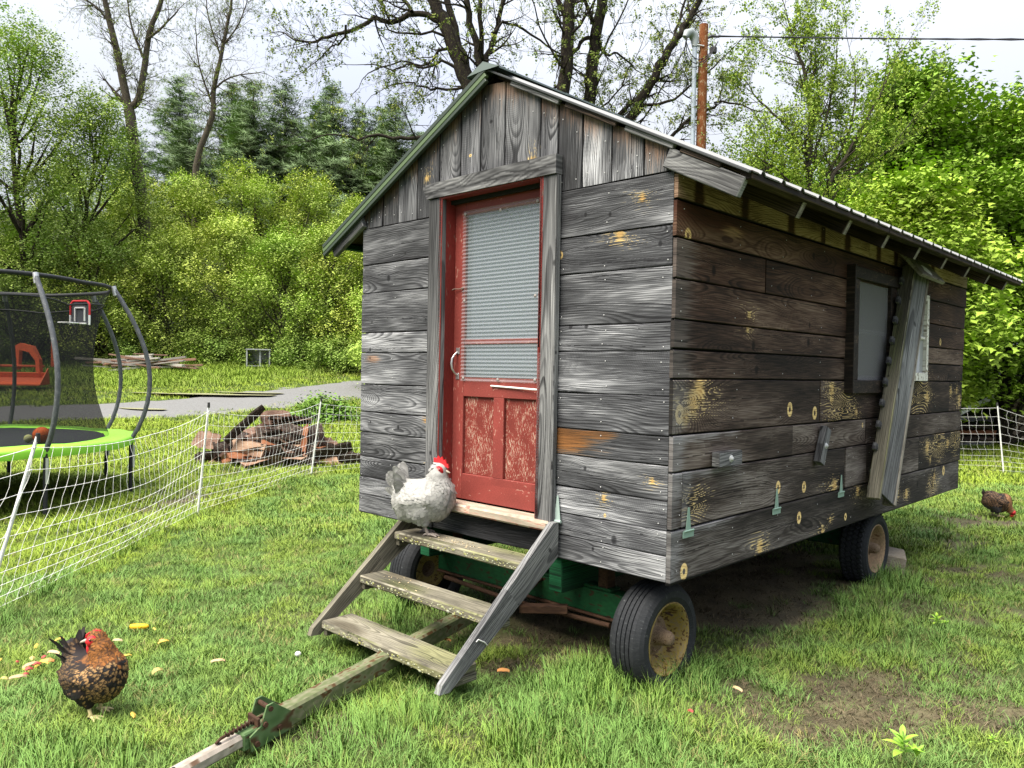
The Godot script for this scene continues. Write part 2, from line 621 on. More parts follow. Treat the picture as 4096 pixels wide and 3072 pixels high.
# ---------------------------------------------------------------- trees
func leaf_clump(n: int, rad: float, size: float, lobed: bool, sd: int, flat := 0.45) -> ArrayMesh:
	var r := RandomNumberGenerator.new()
	r.seed = sd
	var mb := MB.new()
	for i in n:
		var p := Vector3(r.randfn(0, 0.45), r.randfn(0, 0.36), r.randfn(0, 0.45)) * rad
		var nn := Vector3(r.randf_range(-1, 1) * (1.0 - flat), r.randf_range(0.25, 1.0), r.randf_range(-1, 1) * (1.0 - flat)).normalized()
		var d := Vector3(r.randf_range(-1, 1), r.randf_range(-0.6, 0.2), r.randf_range(-1, 1))
		d = (d - nn * d.dot(nn)).normalized()
		var s := nn.cross(d)
		var L := size * r.randf_range(0.7, 1.25)
		var k := r.randf_range(0.8, 1.2)
		var c := Color(k, k, k)
		var z := Vector2.ZERO
		if lobed:
			var pts := [p, p + (d * 0.25 + s * 0.5) * L, p + (d * 0.5 + s * 0.22) * L, p + d * L - nn * L * 0.15, p + (d * 0.5 - s * 0.22) * L, p + (d * 0.25 - s * 0.5) * L]
			for q in [[0, 1, 2], [0, 2, 4], [2, 3, 4], [0, 4, 5]]:
				mb.tri(pts[q[0]], pts[q[1]], pts[q[2]], nn, nn, nn, z, z, z, c, c, c)
		else:
			var w := L * 0.36
			mb.tri(p, p + d * L * 0.45 + s * w, p + d * L - nn * L * 0.15, nn, nn, nn, z, z, z, c, c, c)
			mb.tri(p, p + d * L - nn * L * 0.15, p + d * L * 0.45 - s * w, nn, nn, nn, z, z, z, c, c, c)
	return mb.mesh(M.leaf)


# One branch and those that spring from it. Tips go to «tips» as [point, direction]
func grow(mb: MB, p: Vector3, d: Vector3, length: float, r: float, depth: int, o: Dictionary, tips: Array) -> void:
	var n := 4 if depth > 0 else 3
	var pts := [p]
	var rad := [r]
	var step := length / n
	for i in n:
		d = (d + rv(o.bend) + Vector3.UP * float(o.get("rise", 0.05))).normalized()
		p += d * step
		pts.append(p)
		rad.append(maxf(r * (1.0 - 0.62 * (i + 1) / n), 0.002))
	mb.tube(pts, rad, 7 if r > 0.08 else 5 if r > 0.025 else 4 if r > 0.012 else 3, Color.WHITE, false, 1.0)
	if depth <= 0:
		tips.append([p, d])
		tips.append([pts[n - 1], d])
		return
	var kids: int = o.kids
	for k in kids:
		var s := lerpf(0.3, 1.0, (k + rng.randf()) / kids)
		var i := clampi(int(s * n), 1, n)
		var q: Vector3 = pts[i]
		var ax := d.cross(rv(1.0)).normalized()
		var nd := d.rotated(ax, rng.randf_range(0.45, 1.1) * float(o.get("open", 1.0)))
		grow(mb, q, nd, length * rng.randf_range(0.5, 0.78), minf(rad[i] * 0.72, r * 0.6), depth - 1, o, tips)
	grow(mb, p, d, length * 0.6, rad[n] * 0.95, depth - 1, o, tips)


func leafy_tree(called: String, label: String, group: String, x: float, z: float, h: float, cr: float, base_h: float, clump: ArrayMesh, lobes: int, per: int, col: Color, vary: float, bark: Material, category := "tree", sparse := 0.0) -> Node3D:
	var gy := ground_y(x, z) - 0.1
	var t := thing(called, label, category, at(x, gy, z), group)
	var mb := MB.new()
	var centres := []
	for i in lobes:
		var a := i * 2.39996 + rng.randf() * 0.8
		var f := (i + 0.5) / lobes
		var y := lerpf(base_h, h, pow(f, 0.9))
		var prof := sin(PI * clampf(0.16 + 0.80 * (y - base_h) / maxf(h - base_h, 0.1), 0.0, 1.0))
		var rr := cr * prof * rng.randf_range(0.35, 0.95)
		centres.append(Vector3(cos(a) * rr, y - cr * 0.15, sin(a) * rr))
	var top := Vector3(rng.randf_range(-0.3, 0.3), h * 0.86, rng.randf_range(-0.3, 0.3))
	var tr := 0.014 * h + 0.03
	var tp := []
	var trad := []
	for i in 8:
		var f := i / 7.0
		tp.append(Vector3.ZERO.lerp(top, f) + Vector3(nz.get_noise_2d(f * 90.0 + x * 50.0, 5.0), 0, nz.get_noise_2d(f * 90.0 + x * 50.0, 70.0)) * 0.9 * f)
		trad.append(tr * (1.0 - 0.9 * f))
	mb.tube(tp, trad, 8)
	for c: Vector3 in centres:
		var f := clampf((c.y - cr * 0.6) / top.y, 0.12, 0.95)
		var s: Vector3 = tp[int(f * 7)]
		var m := s.lerp(c, 0.5) + rv(0.2) - Vector3.UP * 0.15
		mb.tube([s, m, c], [tr * (1.0 - 0.85 * f) * 0.5 + 0.012, tr * 0.25 + 0.008, 0.01], 5, Color.WHITE, false)
		for k in 3:
			var e := c + rv(cr * 0.32)
			mb.tube([m.lerp(c, 0.6), e], [0.012, 0.004], 3, Color.WHITE, false)
	put(t, "trunk", mb, bark)
	var xfs := []
	var cols := []
	for c: Vector3 in centres:
		var lr := cr * rng.randf_range(0.30, 0.50)
		var tone := 1.0 + rng.randf_range(-vary, vary)
		var hue := rng.randf_range(-0.06, 0.06)
		for k in per:
			if rng.randf() < sparse:
				continue
			var d := Vector3(rng.randfn(0, 1), rng.randfn(0, 1), rng.randfn(0, 1)).normalized()
			var q := c + d * lr * pow(rng.randf(), 0.45) * Vector3(1.15, 0.72, 1.15)
			var bs := Basis(Vector3.UP, rng.randf() * TAU) * Basis(Vector3.RIGHT, rng.randf_range(-0.5, 0.5))
			xfs.append(Transform3D(bs.scaled(Vector3.ONE * rng.randf_range(0.75, 1.25)), q))
			var k2 := tone * rng.randf_range(0.85, 1.15)
			cols.append(Color(col.r * k2 * (1.0 + hue), col.g * k2, col.b * k2 * (1.0 - hue)))
	scatter(t, "crown", clump, xfs, cols)
	return t


func conifer(which: String, x: float, z: float, h: float, spread: float, plume: ArrayMesh, tone: float) -> void:
	var t := thing("pine_tree", "dark pine standing on the ridge beyond the wood, " + which, "pine tree", at(x, ground_y(x, z) - 0.3, z), "pines on the ridge")
	var mb := MB.new()
	mb.tube([Vector3.ZERO, Vector3(0.1, h * 0.5, 0), Vector3(0, h, 0)], [0.24, 0.15, 0.02], 6)
	var xfs := []
	var cols := []
	var y := h * 0.22
	while y < h:
		var f := (y - h * 0.22) / (h * 0.78)
		var len := spread * (pow(1.0 - f, 0.75) * 0.9 + 0.10) * rng.randf_range(0.75, 1.15)
		var nb := 6 if f < 0.8 else 4
		var a0 := rng.randf() * TAU
		for k in nb:
			if rng.randf() < 0.12:
				continue
			var a := a0 + TAU * k / nb + rng.randf_range(-0.3, 0.3)
			var d := Vector3(cos(a), 0.12 + 0.5 * f, sin(a))
			var l := len * rng.randf_range(0.7, 1.1)
			mb.tube([Vector3(0, y, 0), Vector3(0, y, 0) + d * l], [0.045 * (1.0 - f) + 0.01, 0.008], 3, Color.WHITE, false)
			var m := maxi(2, int(l / 0.38))
			for i in m:
				var s := (i + 0.8) / m
				var p := Vector3(0, y, 0) + d * l * s + rv(0.22)
				var bs := Basis(Vector3.UP, -a + rng.randf_range(-0.9, 0.9)) * Basis(Vector3.RIGHT, rng.randf_range(-0.4, 0.4))
				xfs.append(Transform3D(bs.scaled(Vector3.ONE * rng.randf_range(0.9, 1.6)), p))
				cols.append(Color(0.125, 0.178, 0.085) * tone * rng.randf_range(0.75, 1.25))
		y += rng.randf_range(0.42, 0.62) * (1.15 - 0.5 * f)
	put(t, "trunk", mb, M.bark)
	scatter(t, "crown", plume, xfs, cols)


# A tree whose limbs follow given lines (site x, y at depth z), with twigs and small spring leaves
func limb_tree(t: Node3D, k: float, limbs: Array, o: Dictionary, leaf: ArrayMesh, cols: Array, bark: Material) -> void:  # k: grown by this much about the eye's height
	var mb := MB.new()
	var tips := []
	for l in limbs:
		var q: Array = l[0]
		var pts := []
		for i in range(0, q.size(), 2):
			pts.append(Vector3(q[i] * k, 1.77 + (q[i + 1] - 1.77) * k, 0.0))
		var dz: float = l[3]
		var m := []
		var rad := []
		var n := pts.size()
		for i in n - 1:
			for s in 3:
				var f := s / 3.0
				var a: Vector3 = pts[maxi(i - 1, 0)]
				var b: Vector3 = pts[i]
				var c: Vector3 = pts[i + 1]
				var d: Vector3 = pts[mini(i + 2, n - 1)]
				m.append(b.cubic_interpolate(c, a, d, f))
		m.append(pts[n - 1])
		var tot := m.size()
		for i in tot:
			var f := float(i) / (tot - 1)
			m[i] += Vector3(nz.get_noise_2d(i * 60.0, l[1] * 999.0) * 0.05, nz.get_noise_2d(i * 60.0 + 300.0, l[1] * 999.0) * 0.05, dz * f)
			rad.append(lerpf(l[1], l[2], f) * k)
		mb.tube(m, rad, 9 if l[1] > 0.07 else 6, Color.WHITE, false, 1.0)
		var len := 0.0
		for i in tot - 1:
			len += (m[i + 1] - m[i]).length()
		var num := int(len * float(o.density) * (l[4] if l.size() > 4 else 1.0))
		for _k in num:
			var i := rng.randi_range(int(tot * 0.15), tot - 2)
			var d: Vector3 = (m[i + 1] - m[i]).normalized()
			var nd := d.rotated(d.cross(rv(1.0)).normalized(), rng.randf_range(0.5, 1.25))
			grow(mb, m[i], nd, rng.randf_range(0.5, 1.0) * float(o.length), minf(rad[i] * 0.5, 0.030), int(o.depth), o, tips)
		var e: Vector3 = (m[tot - 1] - m[tot - 2]).normalized()
		grow(mb, m[tot - 1], e, float(o.length), l[2], int(o.depth), o, tips)
	put(t, "trunk", mb, bark)
	var xfs := []
	var cc := []
	for tp in tips:
		if rng.randf() < float(o.leaves):
			var bs := Basis(Vector3.UP, rng.randf() * TAU) * Basis(Vector3.RIGHT, rng.randf_range(-0.9, 0.9))
			xfs.append(Transform3D(bs.scaled(Vector3.ONE * rng.randf_range(0.6, 1.3)), tp[0]))
			var c: Color = cols[0]
			cc.append(c.lerp(cols[1], rng.randf()))
	if xfs.size():
		scatter(t, "crown", leaf, xfs, cc)


func nth(list: Array, s: Array) -> String:  # «third from the left» among those of a kind, as seen from where the viewer stands
	var k := 0
	for q in list:
		if q[0] / q[1] > s[0] / s[1]:
			k += 1
	return ["leftmost", "second from the left", "third from the left", "fourth from the left", "fifth from the left", "sixth from the left", "seventh from the left", "eighth from the left", "ninth from the left", "tenth from the left", "eleventh from the left", "twelfth from the left", "thirteenth from the left", "fourteenth from the left", "fifteenth from the left"][k] if k < 15 else "number %d from the left" % (k + 1)


func build_trees() -> void:
	M.leaf = leaf_mat(0.9)
	M.bark = tex_mat(mottled(96, 192, Color(0.20, 0.18, 0.155), Color(0.33, 0.30, 0.27), Color(0.36, 0.39, 0.24), 1.6, 5.0, 81, 0.42), 0.95, 0.4)
	M.bark.uv1_scale = Vector3(2, 1.0, 1)
	M.dark_bark = tex_mat(mottled(96, 192, Color(0.105, 0.09, 0.08), Color(0.21, 0.185, 0.165), Color(0.33, 0.36, 0.17), 1.6, 5.0, 83, 0.42), 0.95, 0.5)
	M.dark_bark.uv1_scale = Vector3(2, 1.0, 1)
	var small := leaf_clump(16, 0.36, 0.105, false, 5, 0.6)
	var big := leaf_clump(17, 0.36, 0.135, true, 6, 0.6)
	var fine := leaf_clump(7, 0.13, 0.055, false, 7, 0.2)
	var budc := leaf_clump(5, 0.10, 0.048, false, 9, 0.1)
	var plume := MB.new()
	var r := RandomNumberGenerator.new()
	r.seed = 3
	for i in 26:
		var d := Vector3(r.randfn(0, 1), r.randf_range(-0.25, 0.9), r.randfn(0, 1)).normalized()
		var s := d.cross(Vector3(r.randf(), 1, r.randf())).normalized() * 0.022
		var p := Vector3(r.randf_range(-0.3, 0.3), r.randf_range(-0.08, 0.08), r.randf_range(-0.3, 0.3))
		plume.tri(p - s, p + s, p + d * 0.40, Vector3.UP, Vector3.UP, Vector3.UP, Vector2.ZERO, Vector2.ZERO, Vector2.ZERO)
	var pm := plume.mesh(M.leaf)
	# left: big mid-green trees behind the trampoline
	var mid := Color(0.240, 0.320, 0.080)
	var ylw := Color(0.350, 0.430, 0.095)
	var fresh := Color(0.310, 0.420, 0.085)
	for s in [[-22.8, -36.5, 16.2, 4.1, 2.5, 36], [-20.0, -37.5, 13.0, 3.2, 2.0, 28], [-26.5, -37.5, 16.5, 4.2, 2.0, 30]]:
		leafy_tree("broadleaf_tree", "mid green broadleaf tree behind the trampoline, %s" % ["tallest at the left edge", "shorter one beside the forked trunk", "hindmost and leftmost"][names.get("broadleaf_tree", 0)], "", s[0], s[1], s[2], s[3], s[4], small, s[5], 92, mid, 0.22, M.dark_bark)
	var front_row := [[-17.2, -38.5, 6.4, 2.6], [-14.4, -39.5, 7.2, 2.7], [-11.6, -39.2, 6.6, 2.6], [-9.0, -40.0, 7.0, 2.6], [-6.4, -40.0, 6.2, 2.4], [-20.4, -38.0, 6.5, 2.6], [-23.6, -38.0, 7.0, 2.8]]
	for s in front_row:
		leafy_tree("young_maple", "pale yellow-green young maple along the edge of the wood, %s" % nth(front_row, s), "young maples at the wood's edge", s[0], s[1], s[2], s[3], 0.4, small, 22, 100, ylw if int(s[0] * 3.0) % 2 else fresh, 0.2, M.bark)
	var back_row := [[-18.5, -45.0, 9.2, 3.0], [-15.2, -44.5, 9.8, 3.1], [-12.0, -45.5, 9.4, 3.1], [-9.0, -45.0, 8.0, 2.8], [-6.0, -46.0, 8.6, 2.8], [-3.2, -46.0, 8.2, 2.8], [-21.5, -45, 9.0, 3.0], [-25.5, -45, 10.0, 3.2], [-1.0, -42.0, 7.0, 2.6]]
	for s in back_row:
		leafy_tree("bright_maple", "bright yellow-green maple in the second row of the wood, %s" % nth(back_row, s), "second row of maples in the wood", s[0], s[1], s[2], s[3], 1.0, small, 20, 100, ylw * rng.randf_range(0.9, 1.05), 0.18, M.bark)
	for s in [[-4.6, -30.5, 4.6, 1.5], [-5.7, -36.5, 5.2, 1.9]]:
		leafy_tree("leaning_maple", "fresh green bush close to the coop's left eave, %s" % ("nearer one" if s[1] > -32 else "farther one"), "", s[0], s[1], s[2], s[3], 0.2, small, 14, 90, fresh, 0.15, M.bark)
	var shrubs := [[-8.2, -36.2, 1.7, 1.5], [-6.6, -35.2, 1.5, 1.4], [-10.4, -37.4, 1.5, 1.4], [-12.8, -37.6, 1.3, 1.2], [-15.0, -37.4, 1.7, 1.5], [-18.0, -37.5, 1.5, 1.5], [-4.6, -36.0, 1.8, 1.6]]
	for s in shrubs:
		leafy_tree("low_shrub", "low leafy shrub at the foot of the wood, %s" % nth(shrubs, s), "shrubs at the foot of the wood", s[0], s[1], s[2], s[3], 0.0, small, 8, 60, Color(0.20, 0.28, 0.06), 0.2, M.bark, "shrub")
	leafy_tree("weed_patch", "dark green leafy weeds between the fence and the drive, left of the coop", "", -5.4, -22.6, 0.75, 1.1, 0.0, small, 8, 50, Color(0.12, 0.21, 0.04), 0.15, M.bark, "weeds")
	# pines on the ridge
	var pines := [[-30.8, 18.0, 4.0], [-27.6, 13.5, 3.4], [-25.6, 17.4, 3.4], [-24.0, 15.5, 3.2], [-22.2, 17.2, 3.6], [-20.2, 17.6, 3.6], [-18.4, 16.4, 3.4], [-16.6, 17.4, 3.8], [-14.4, 15.6, 3.6], [-12.4, 15.6, 3.6], [-10.2, 15.8, 3.4], [-8.0, 13.4, 3.4], [-19.5, 14.0, 3.4], [-13.3, 13.0, 3.4], [-33.5, 13.0, 3.5], [-5.5, 13.0, 3.4], [-29.0, 11.5, 3.8], [-23.0, 12.0, 3.8], [-21.2, 13.0, 3.8], [-17.4, 13.0, 4.0], [-15.4, 12.5, 4.0], [-11.3, 12.5, 3.8], [-9.0, 11.5, 3.8], [-35.0, 10.0, 4.0]]
	for s in pines:
		var tall: bool = s[1] > 14.5
		conifer(("tall one, " if tall else "shorter one, ") + nth(pines.filter(func(q): return (q[1] > 14.5) == tall).map(func(q): return [q[0], -70.0]), [s[0], -70.0]), s[0], -70.0 + rng.randf_range(-4.0, 4.0), s[1] - 0.4, s[2] * 1.3, pm, rng.randf_range(0.9, 1.25))
	# the forked tree on the left and the thin one behind it
	var sp1 := Color(0.17, 0.235, 0.07)
	var sp2 := Color(0.25, 0.28, 0.07)
	var o := {"density": 4.2, "length": 1.15, "depth": 3, "kids": 2, "bend": 0.26, "rise": 0.03, "open": 1.0, "leaves": 0.7}
	var t := thing("forked_tree", "tall bare tree with a forked ivy-clad trunk left of the coop", "tree", at(0, 0, -40))
	limb_tree(t, 1.48, [[[-12.5, 0.4, -12.66, 2.6, -12.68, 4.75, -12.69, 5.4, -12.82, 7.3, -13.07, 8.69, -13.28, 10.23, -13.36, 10.63], 0.24, 0.17, 0.0, 0.15], [[-13.36, 10.63, -13.64, 12.07, -13.97, 13.46, -14.12, 14.2, -14.37, 15.5], 0.14, 0.06, 0.3], [[-13.36, 10.63, -13.09, 10.75, -12.91, 11.55, -12.73, 13.1, -12.35, 14.26, -12.15, 15.2], 0.14, 0.06, -0.3], [[-13.97, 13.4, -14.5, 14.0, -15.2, 14.4], 0.05, 0.02, 0.3], [[-12.75, 12.9, -12.2, 13.3, -11.6, 13.9], 0.05, 0.02, 0.2], [[-12.85, 12.3, -13.2, 13.2, -13.4, 14.4], 0.05, 0.02, 0.2]], o, budc, [sp1, sp2], M.bark)
	var vines := MB.new()
	for k in 5:
		var pts := []
		for i in 12:
			pts.append(Vector3(-12.68 - 0.0004 * pow(i, 3.0) + nz.get_noise_2d(i * 90.0, k * 500.0) * 0.35, 2.0 + i * 0.72, 0.25 + nz.get_noise_2d(i * 70.0, k * 300.0 + 50.0) * 0.3))
		var rr := []
		rr.resize(12)
		rr.fill(0.03)
		vines.tube(pts.map(func(p: Vector3): return Vector3(p.x * 1.48, 1.77 + (p.y - 1.77) * 1.48, p.z * 1.48)), rr, 4, Color.WHITE, false)
	put(t, "vines", vines, M.dark_bark)
	t = thing("slender_tree", "slender leaning bare tree between the forked tree and the pines", "tree", at(0, 0, -47))
	o.length = 1.4
	limb_tree(t, 1.12, [[[-17.4, 3.0, -17.1, 8.0, -17.06, 12.36, -16.25, 15.0, -16.19, 16.46, -15.7, 18.85, -15.35, 20.7, -15.2, 22.0], 0.22, 0.05, 0.0, 0.5], [[-16.19, 16.46, -15.26, 17.1, -13.63, 17.35], 0.06, 0.02, 0.3], [[-16.2, 15.6, -16.9, 17.6, -17.1, 19.8], 0.06, 0.02, 0.3], [[-15.7, 18.85, -14.8, 20.0, -14.3, 21.4], 0.05, 0.02, 0.3], [[-15.8, 18.2, -16.4, 20.0, -16.6, 21.6], 0.05, 0.02, 0.3]], o, budc, [sp1, sp2], M.bark)
	# three big bare trees behind the coop
	o = {"density": 3.8, "length": 0.70, "depth": 3, "kids": 2, "bend": 0.30, "rise": 0.02, "open": 1.05, "leaves": 0.30}
	t = thing("spreading_tree", "big bare tree with dark crooked limbs reaching left over the coop's roof", "tree", at(0, 0, -15))
	limb_tree(t, 1.0, [
		[[-0.55, 0.0, -0.62, 4.0, -0.80, 6.6, -0.95, 7.26, -1.12, 7.68, -1.27, 8.03, -1.44, 8.45, -1.64, 8.80, -1.9, 9.6], 0.19, 0.10, 0.0, 0.1], [[-0.80, 6.6, -0.93, 7.40, -1.07, 7.82, -1.22, 8.33, -1.35, 8.80, -1.6, 9.9], 0.085, 0.06, -0.2, 0.4],
		[[-0.60, 6.0, -0.71, 7.50, -0.82, 8.04, -0.94, 8.46, -0.98, 8.81, -1.07, 9.6], 0.075, 0.05, 0.3, 0.4], [[-0.70, 7.6, -0.70, 8.2, -0.76, 8.9, -0.8, 9.6], 0.055, 0.04, 0.4, 0.4], [[-0.56, 6.2, -0.60, 7.55, -0.51, 8.04, -0.42, 8.35, -0.31, 8.82, -0.19, 9.5], 0.06, 0.04, -0.3, 0.6],
		[[-0.47, 8.16, -0.31, 8.45, 0.10, 8.36, 0.58, 8.09, 0.98, 7.88], 0.035, 0.012, -0.4], [[-1.49, 8.38, -1.91, 8.58, -2.43, 8.44, -2.79, 8.54, -3.17, 8.33, -3.69, 8.22, -4.04, 8.13, -4.45, 8.21], 0.062, 0.018, -0.5, 1.5], [[-3.26, 8.28, -3.38, 8.04, -3.62, 7.94, -3.91, 7.68], 0.025, 0.01, -0.3, 1.5],
		[[-2.0, 8.55, -2.3, 8.9, -2.9, 9.2, -3.6, 9.3], 0.04, 0.015, -0.3, 1.5], [[-1.34, 8.08, -1.62, 8.14, -2.27, 8.04, -2.55, 8.24], 0.03, 0.01, 0.4, 1.3], [[-1.24, 7.91, -1.52, 7.87, -1.73, 7.62, -2.11, 7.64, -2.41, 7.56, -2.97, 7.70], 0.032, 0.01, -0.3, 1.4],
		[[-1.14, 7.50, -1.45, 7.63, -1.78, 7.46, -2.16, 7.57, -2.80, 7.33], 0.032, 0.01, 0.2, 1.4], [[-1.02, 7.13, -1.54, 7.16, -1.85, 7.22, -2.11, 7.34, -2.54, 7.29], 0.028, 0.01, -0.4, 1.3], [[-0.7, 6.2, -1.37, 6.26, -1.78, 6.18, -2.19, 6.13, -2.59, 6.17, -2.94, 6.07, -3.37, 6.13], 0.055, 0.016, 0.3, 0.5]], o, budc, [sp1 * 0.9, sp2], M.dark_bark)
	t = thing("twin_tree", "bare tree with a straight mossy trunk just right of the coop's ridge", "tree", at(0, 0, -15))
	limb_tree(t, 1.0, [[[0.80, 0.0, 0.78, 5.0, 0.86, 6.99, 0.94, 7.79, 0.95, 8.55, 0.96, 8.85, 1.04, 9.8], 0.14, 0.11, 0.0, 0.35], [[0.93, 8.49, 0.74, 8.84, 0.56, 9.6], 0.06, 0.04, 0.0, 0.8], [[0.92, 8.1, 1.25, 8.45, 1.5, 8.9], 0.03, 0.02, 0.4], [[0.9, 7.5, 0.5, 8.0, 0.2, 8.7], 0.025, 0.01, 0.5], [[0.9, 7.3, 0.35, 7.05, -0.05, 7.2, -0.4, 7.0], 0.025, 0.008, -0.5]], o, budc, [sp1 * 0.9, sp2], M.dark_bark)
	t = thing("bent_limb_tree", "bare tree with a dark straight trunk and a crooked limb, second right of the ridge", "tree", at(0, 0, -15.3))
	limb_tree(t, 1.0, [[[1.30, 0.0, 1.32, 5.0, 1.39, 6.82, 1.45, 7.65, 1.50, 8.26, 1.60, 8.86, 1.70, 9.8], 0.135, 0.10, 0.0, 0.35], [[1.45, 8.26, 1.26, 8.19, 1.09, 7.92, 0.94, 7.78], 0.045, 0.03, 0.3, 0.6], [[1.50, 8.24, 1.72, 7.99, 1.96, 8.06, 2.36, 7.77], 0.038, 0.012, -0.3], [[1.46, 8.5, 1.28, 8.9, 1.2, 9.5], 0.04, 0.03, 0.2], [[1.42, 7.6, 1.75, 8.2, 2.1, 8.9], 0.025, 0.012, 0.4]], o, budc, [sp1 * 0.9, sp2], M.dark_bark)
	t = thing("leaning_tree", "bare many-stemmed tree leaning right towards the utility pole", "tree", at(0, 0, -15.6))
	limb_tree(t, 1.0, [[[1.75, 0.0, 1.8, 4.0, 2.03, 6.23, 2.14, 6.59, 2.46, 7.20, 2.72, 7.68, 3.01, 8.19, 3.21, 8.55, 3.42, 8.89, 3.8, 9.6], 0.12, 0.06, 0.0, 0.5], [[1.75, 4.0, 1.72, 6.40, 1.83, 6.67, 2.25, 7.16, 2.63, 7.56, 2.92, 7.74], 0.06, 0.03, -0.4, 0.8], [[2.43, 7.08, 2.94, 7.11, 3.35, 7.36, 3.95, 7.85], 0.035, 0.012, 0.4], [[1.8, 5.0, 1.36, 6.71, 1.47, 6.82, 1.91, 7.13, 2.12, 7.61], 0.03, 0.012, 0.5],
		[[1.9, 5.0, 2.69, 6.20, 2.87, 6.30, 3.13, 6.52, 3.37, 6.76, 3.67, 6.91, 3.85, 6.98, 3.91, 7.10, 4.22, 7.05], 0.05, 0.018, 0.3], [[3.01, 8.19, 3.12, 8.59, 3.25, 8.97, 3.4, 9.5], 0.035, 0.02, -0.2], [[2.2, 6.3, 2.9, 7.5, 3.4, 8.4], 0.02, 0.008, -0.4]], o, budc, [sp1 * 0.9, sp2], M.dark_bark)
	# the sparse young tree right of the pole
	o = {"density": 4.6, "length": 0.75, "depth": 3, "kids": 2, "bend": 0.2, "rise": 0.10, "open": 0.85, "leaves": 0.75}
	t = thing("airy_tree", "airy young tree with fine twigs and new leaves right of the utility pole", "tree", at(0, 0, -16))
	limb_tree(t, 1.0, [[[5.9, 0.0, 5.85, 4.5, 5.95, 5.7, 6.0, 6.8, 5.9, 7.6, 5.7, 8.3, 5.5, 8.9], 0.09, 0.015, 0.0, 0.9], [[6.0, 4.2, 6.3, 5.5, 6.8, 6.5, 7.2, 7.3, 7.5, 8.0], 0.06, 0.012, 0.3], [[5.95, 6.2, 5.4, 7.0, 5.0, 7.4, 4.7, 7.9], 0.035, 0.01, -0.3], [[5.95, 6.0, 6.3, 7.2, 6.4, 8.4], 0.035, 0.01, 0.2], [[6.2, 5.6, 6.9, 7.0, 7.0, 8.3], 0.03, 0.01, -0.4], [[5.9, 5.4, 5.2, 6.0, 4.6, 6.3], 0.03, 0.01, 0.2], [[5.9, 4.8, 5.0, 5.2, 4.3, 5.4], 0.03, 0.01, -0.2], [[6.4, 5.7, 7.2, 6.1, 7.9, 6.9], 0.03, 0.01, 0.3]], o, fine, [Color(0.19, 0.29, 0.05), Color(0.28, 0.36, 0.05)], M.bark)
	leafy_tree("understory_tree", "yellow-green leafy tree under the airy young one, beyond the coop's roof", "", 5.7, -17.2, 7.6, 1.9, 2.6, fine, 34, 120, Color(0.27, 0.39, 0.04), 0.2, M.bark)
	for s in [[10.4, -20.5, 10.0, 2.5, 2.2], [12.9, -20.5, 9.2, 2.6, 1.8], [9.2, -18.5, 6.6, 2.1, 1.8], [12.2, -24.5, 9.0, 3.0, 1.0], [8.0, -22.5, 7.6, 2.4, 1.0], [15.5, -23.0, 9.5, 3.0, 1.0]]:
		var i: int = names.get("leafy_maple", 0)
		leafy_tree("leafy_maple", ["deep green maple with the highest crown at the right", "broad maple cut by the photo's right edge", "bright maple hanging over the coop's far eave", "maple filling the gap behind the storage rack", "maple seen behind the airy young tree", "farthest maple beyond the right edge"][i], "", s[0], s[1], s[2], s[3], s[4], big, 30, 95, Color(0.215, 0.335, 0.048) if i != 2 else Color(0.29, 0.40, 0.055), 0.22, M.dark_bark)
	var bushes := [[10.6, -22.5, 2.6, 1.5], [13.0, -22.6, 2.2, 1.4], [11.9, -23.6, 2.0, 1.3]]
	for s in bushes:
		leafy_tree("undergrowth_bush", "shaded green bush behind the storage rack, %s" % nth(bushes, s), "bushes behind the storage rack", s[0], s[1], s[2], s[3], 0.0, big, 9, 55, Color(0.13, 0.22, 0.03), 0.2, M.bark, "bush")
	var distant := [[4.0, -34, 7.0, 3.0], [8.5, -36, 8.0, 3.2], [13, -38, 9.0, 3.4], [19, -36, 10.0, 3.6], [24, -34, 10.0, 3.6], [18.5, -27, 9.0, 3.2], [1.5, -38, 7.0, 3.0]]
	for s in distant:
		leafy_tree("distant_tree", "distant green tree behind the coop and the maples, %s" % nth(distant, s), "distant trees behind the maples", s[0], s[1], s[2], s[3], 0.3, small, 16, 70, Color(0.13, 0.22, 0.04), 0.2, M.bark)


# ---------------------------------------------------------------- chicken coop (its own frame: front wall z = 0, right wall x = 0, y up)
func roof_y(x: float) -> float:
	return 3.745 - 0.516 * absf(x + 1.418)


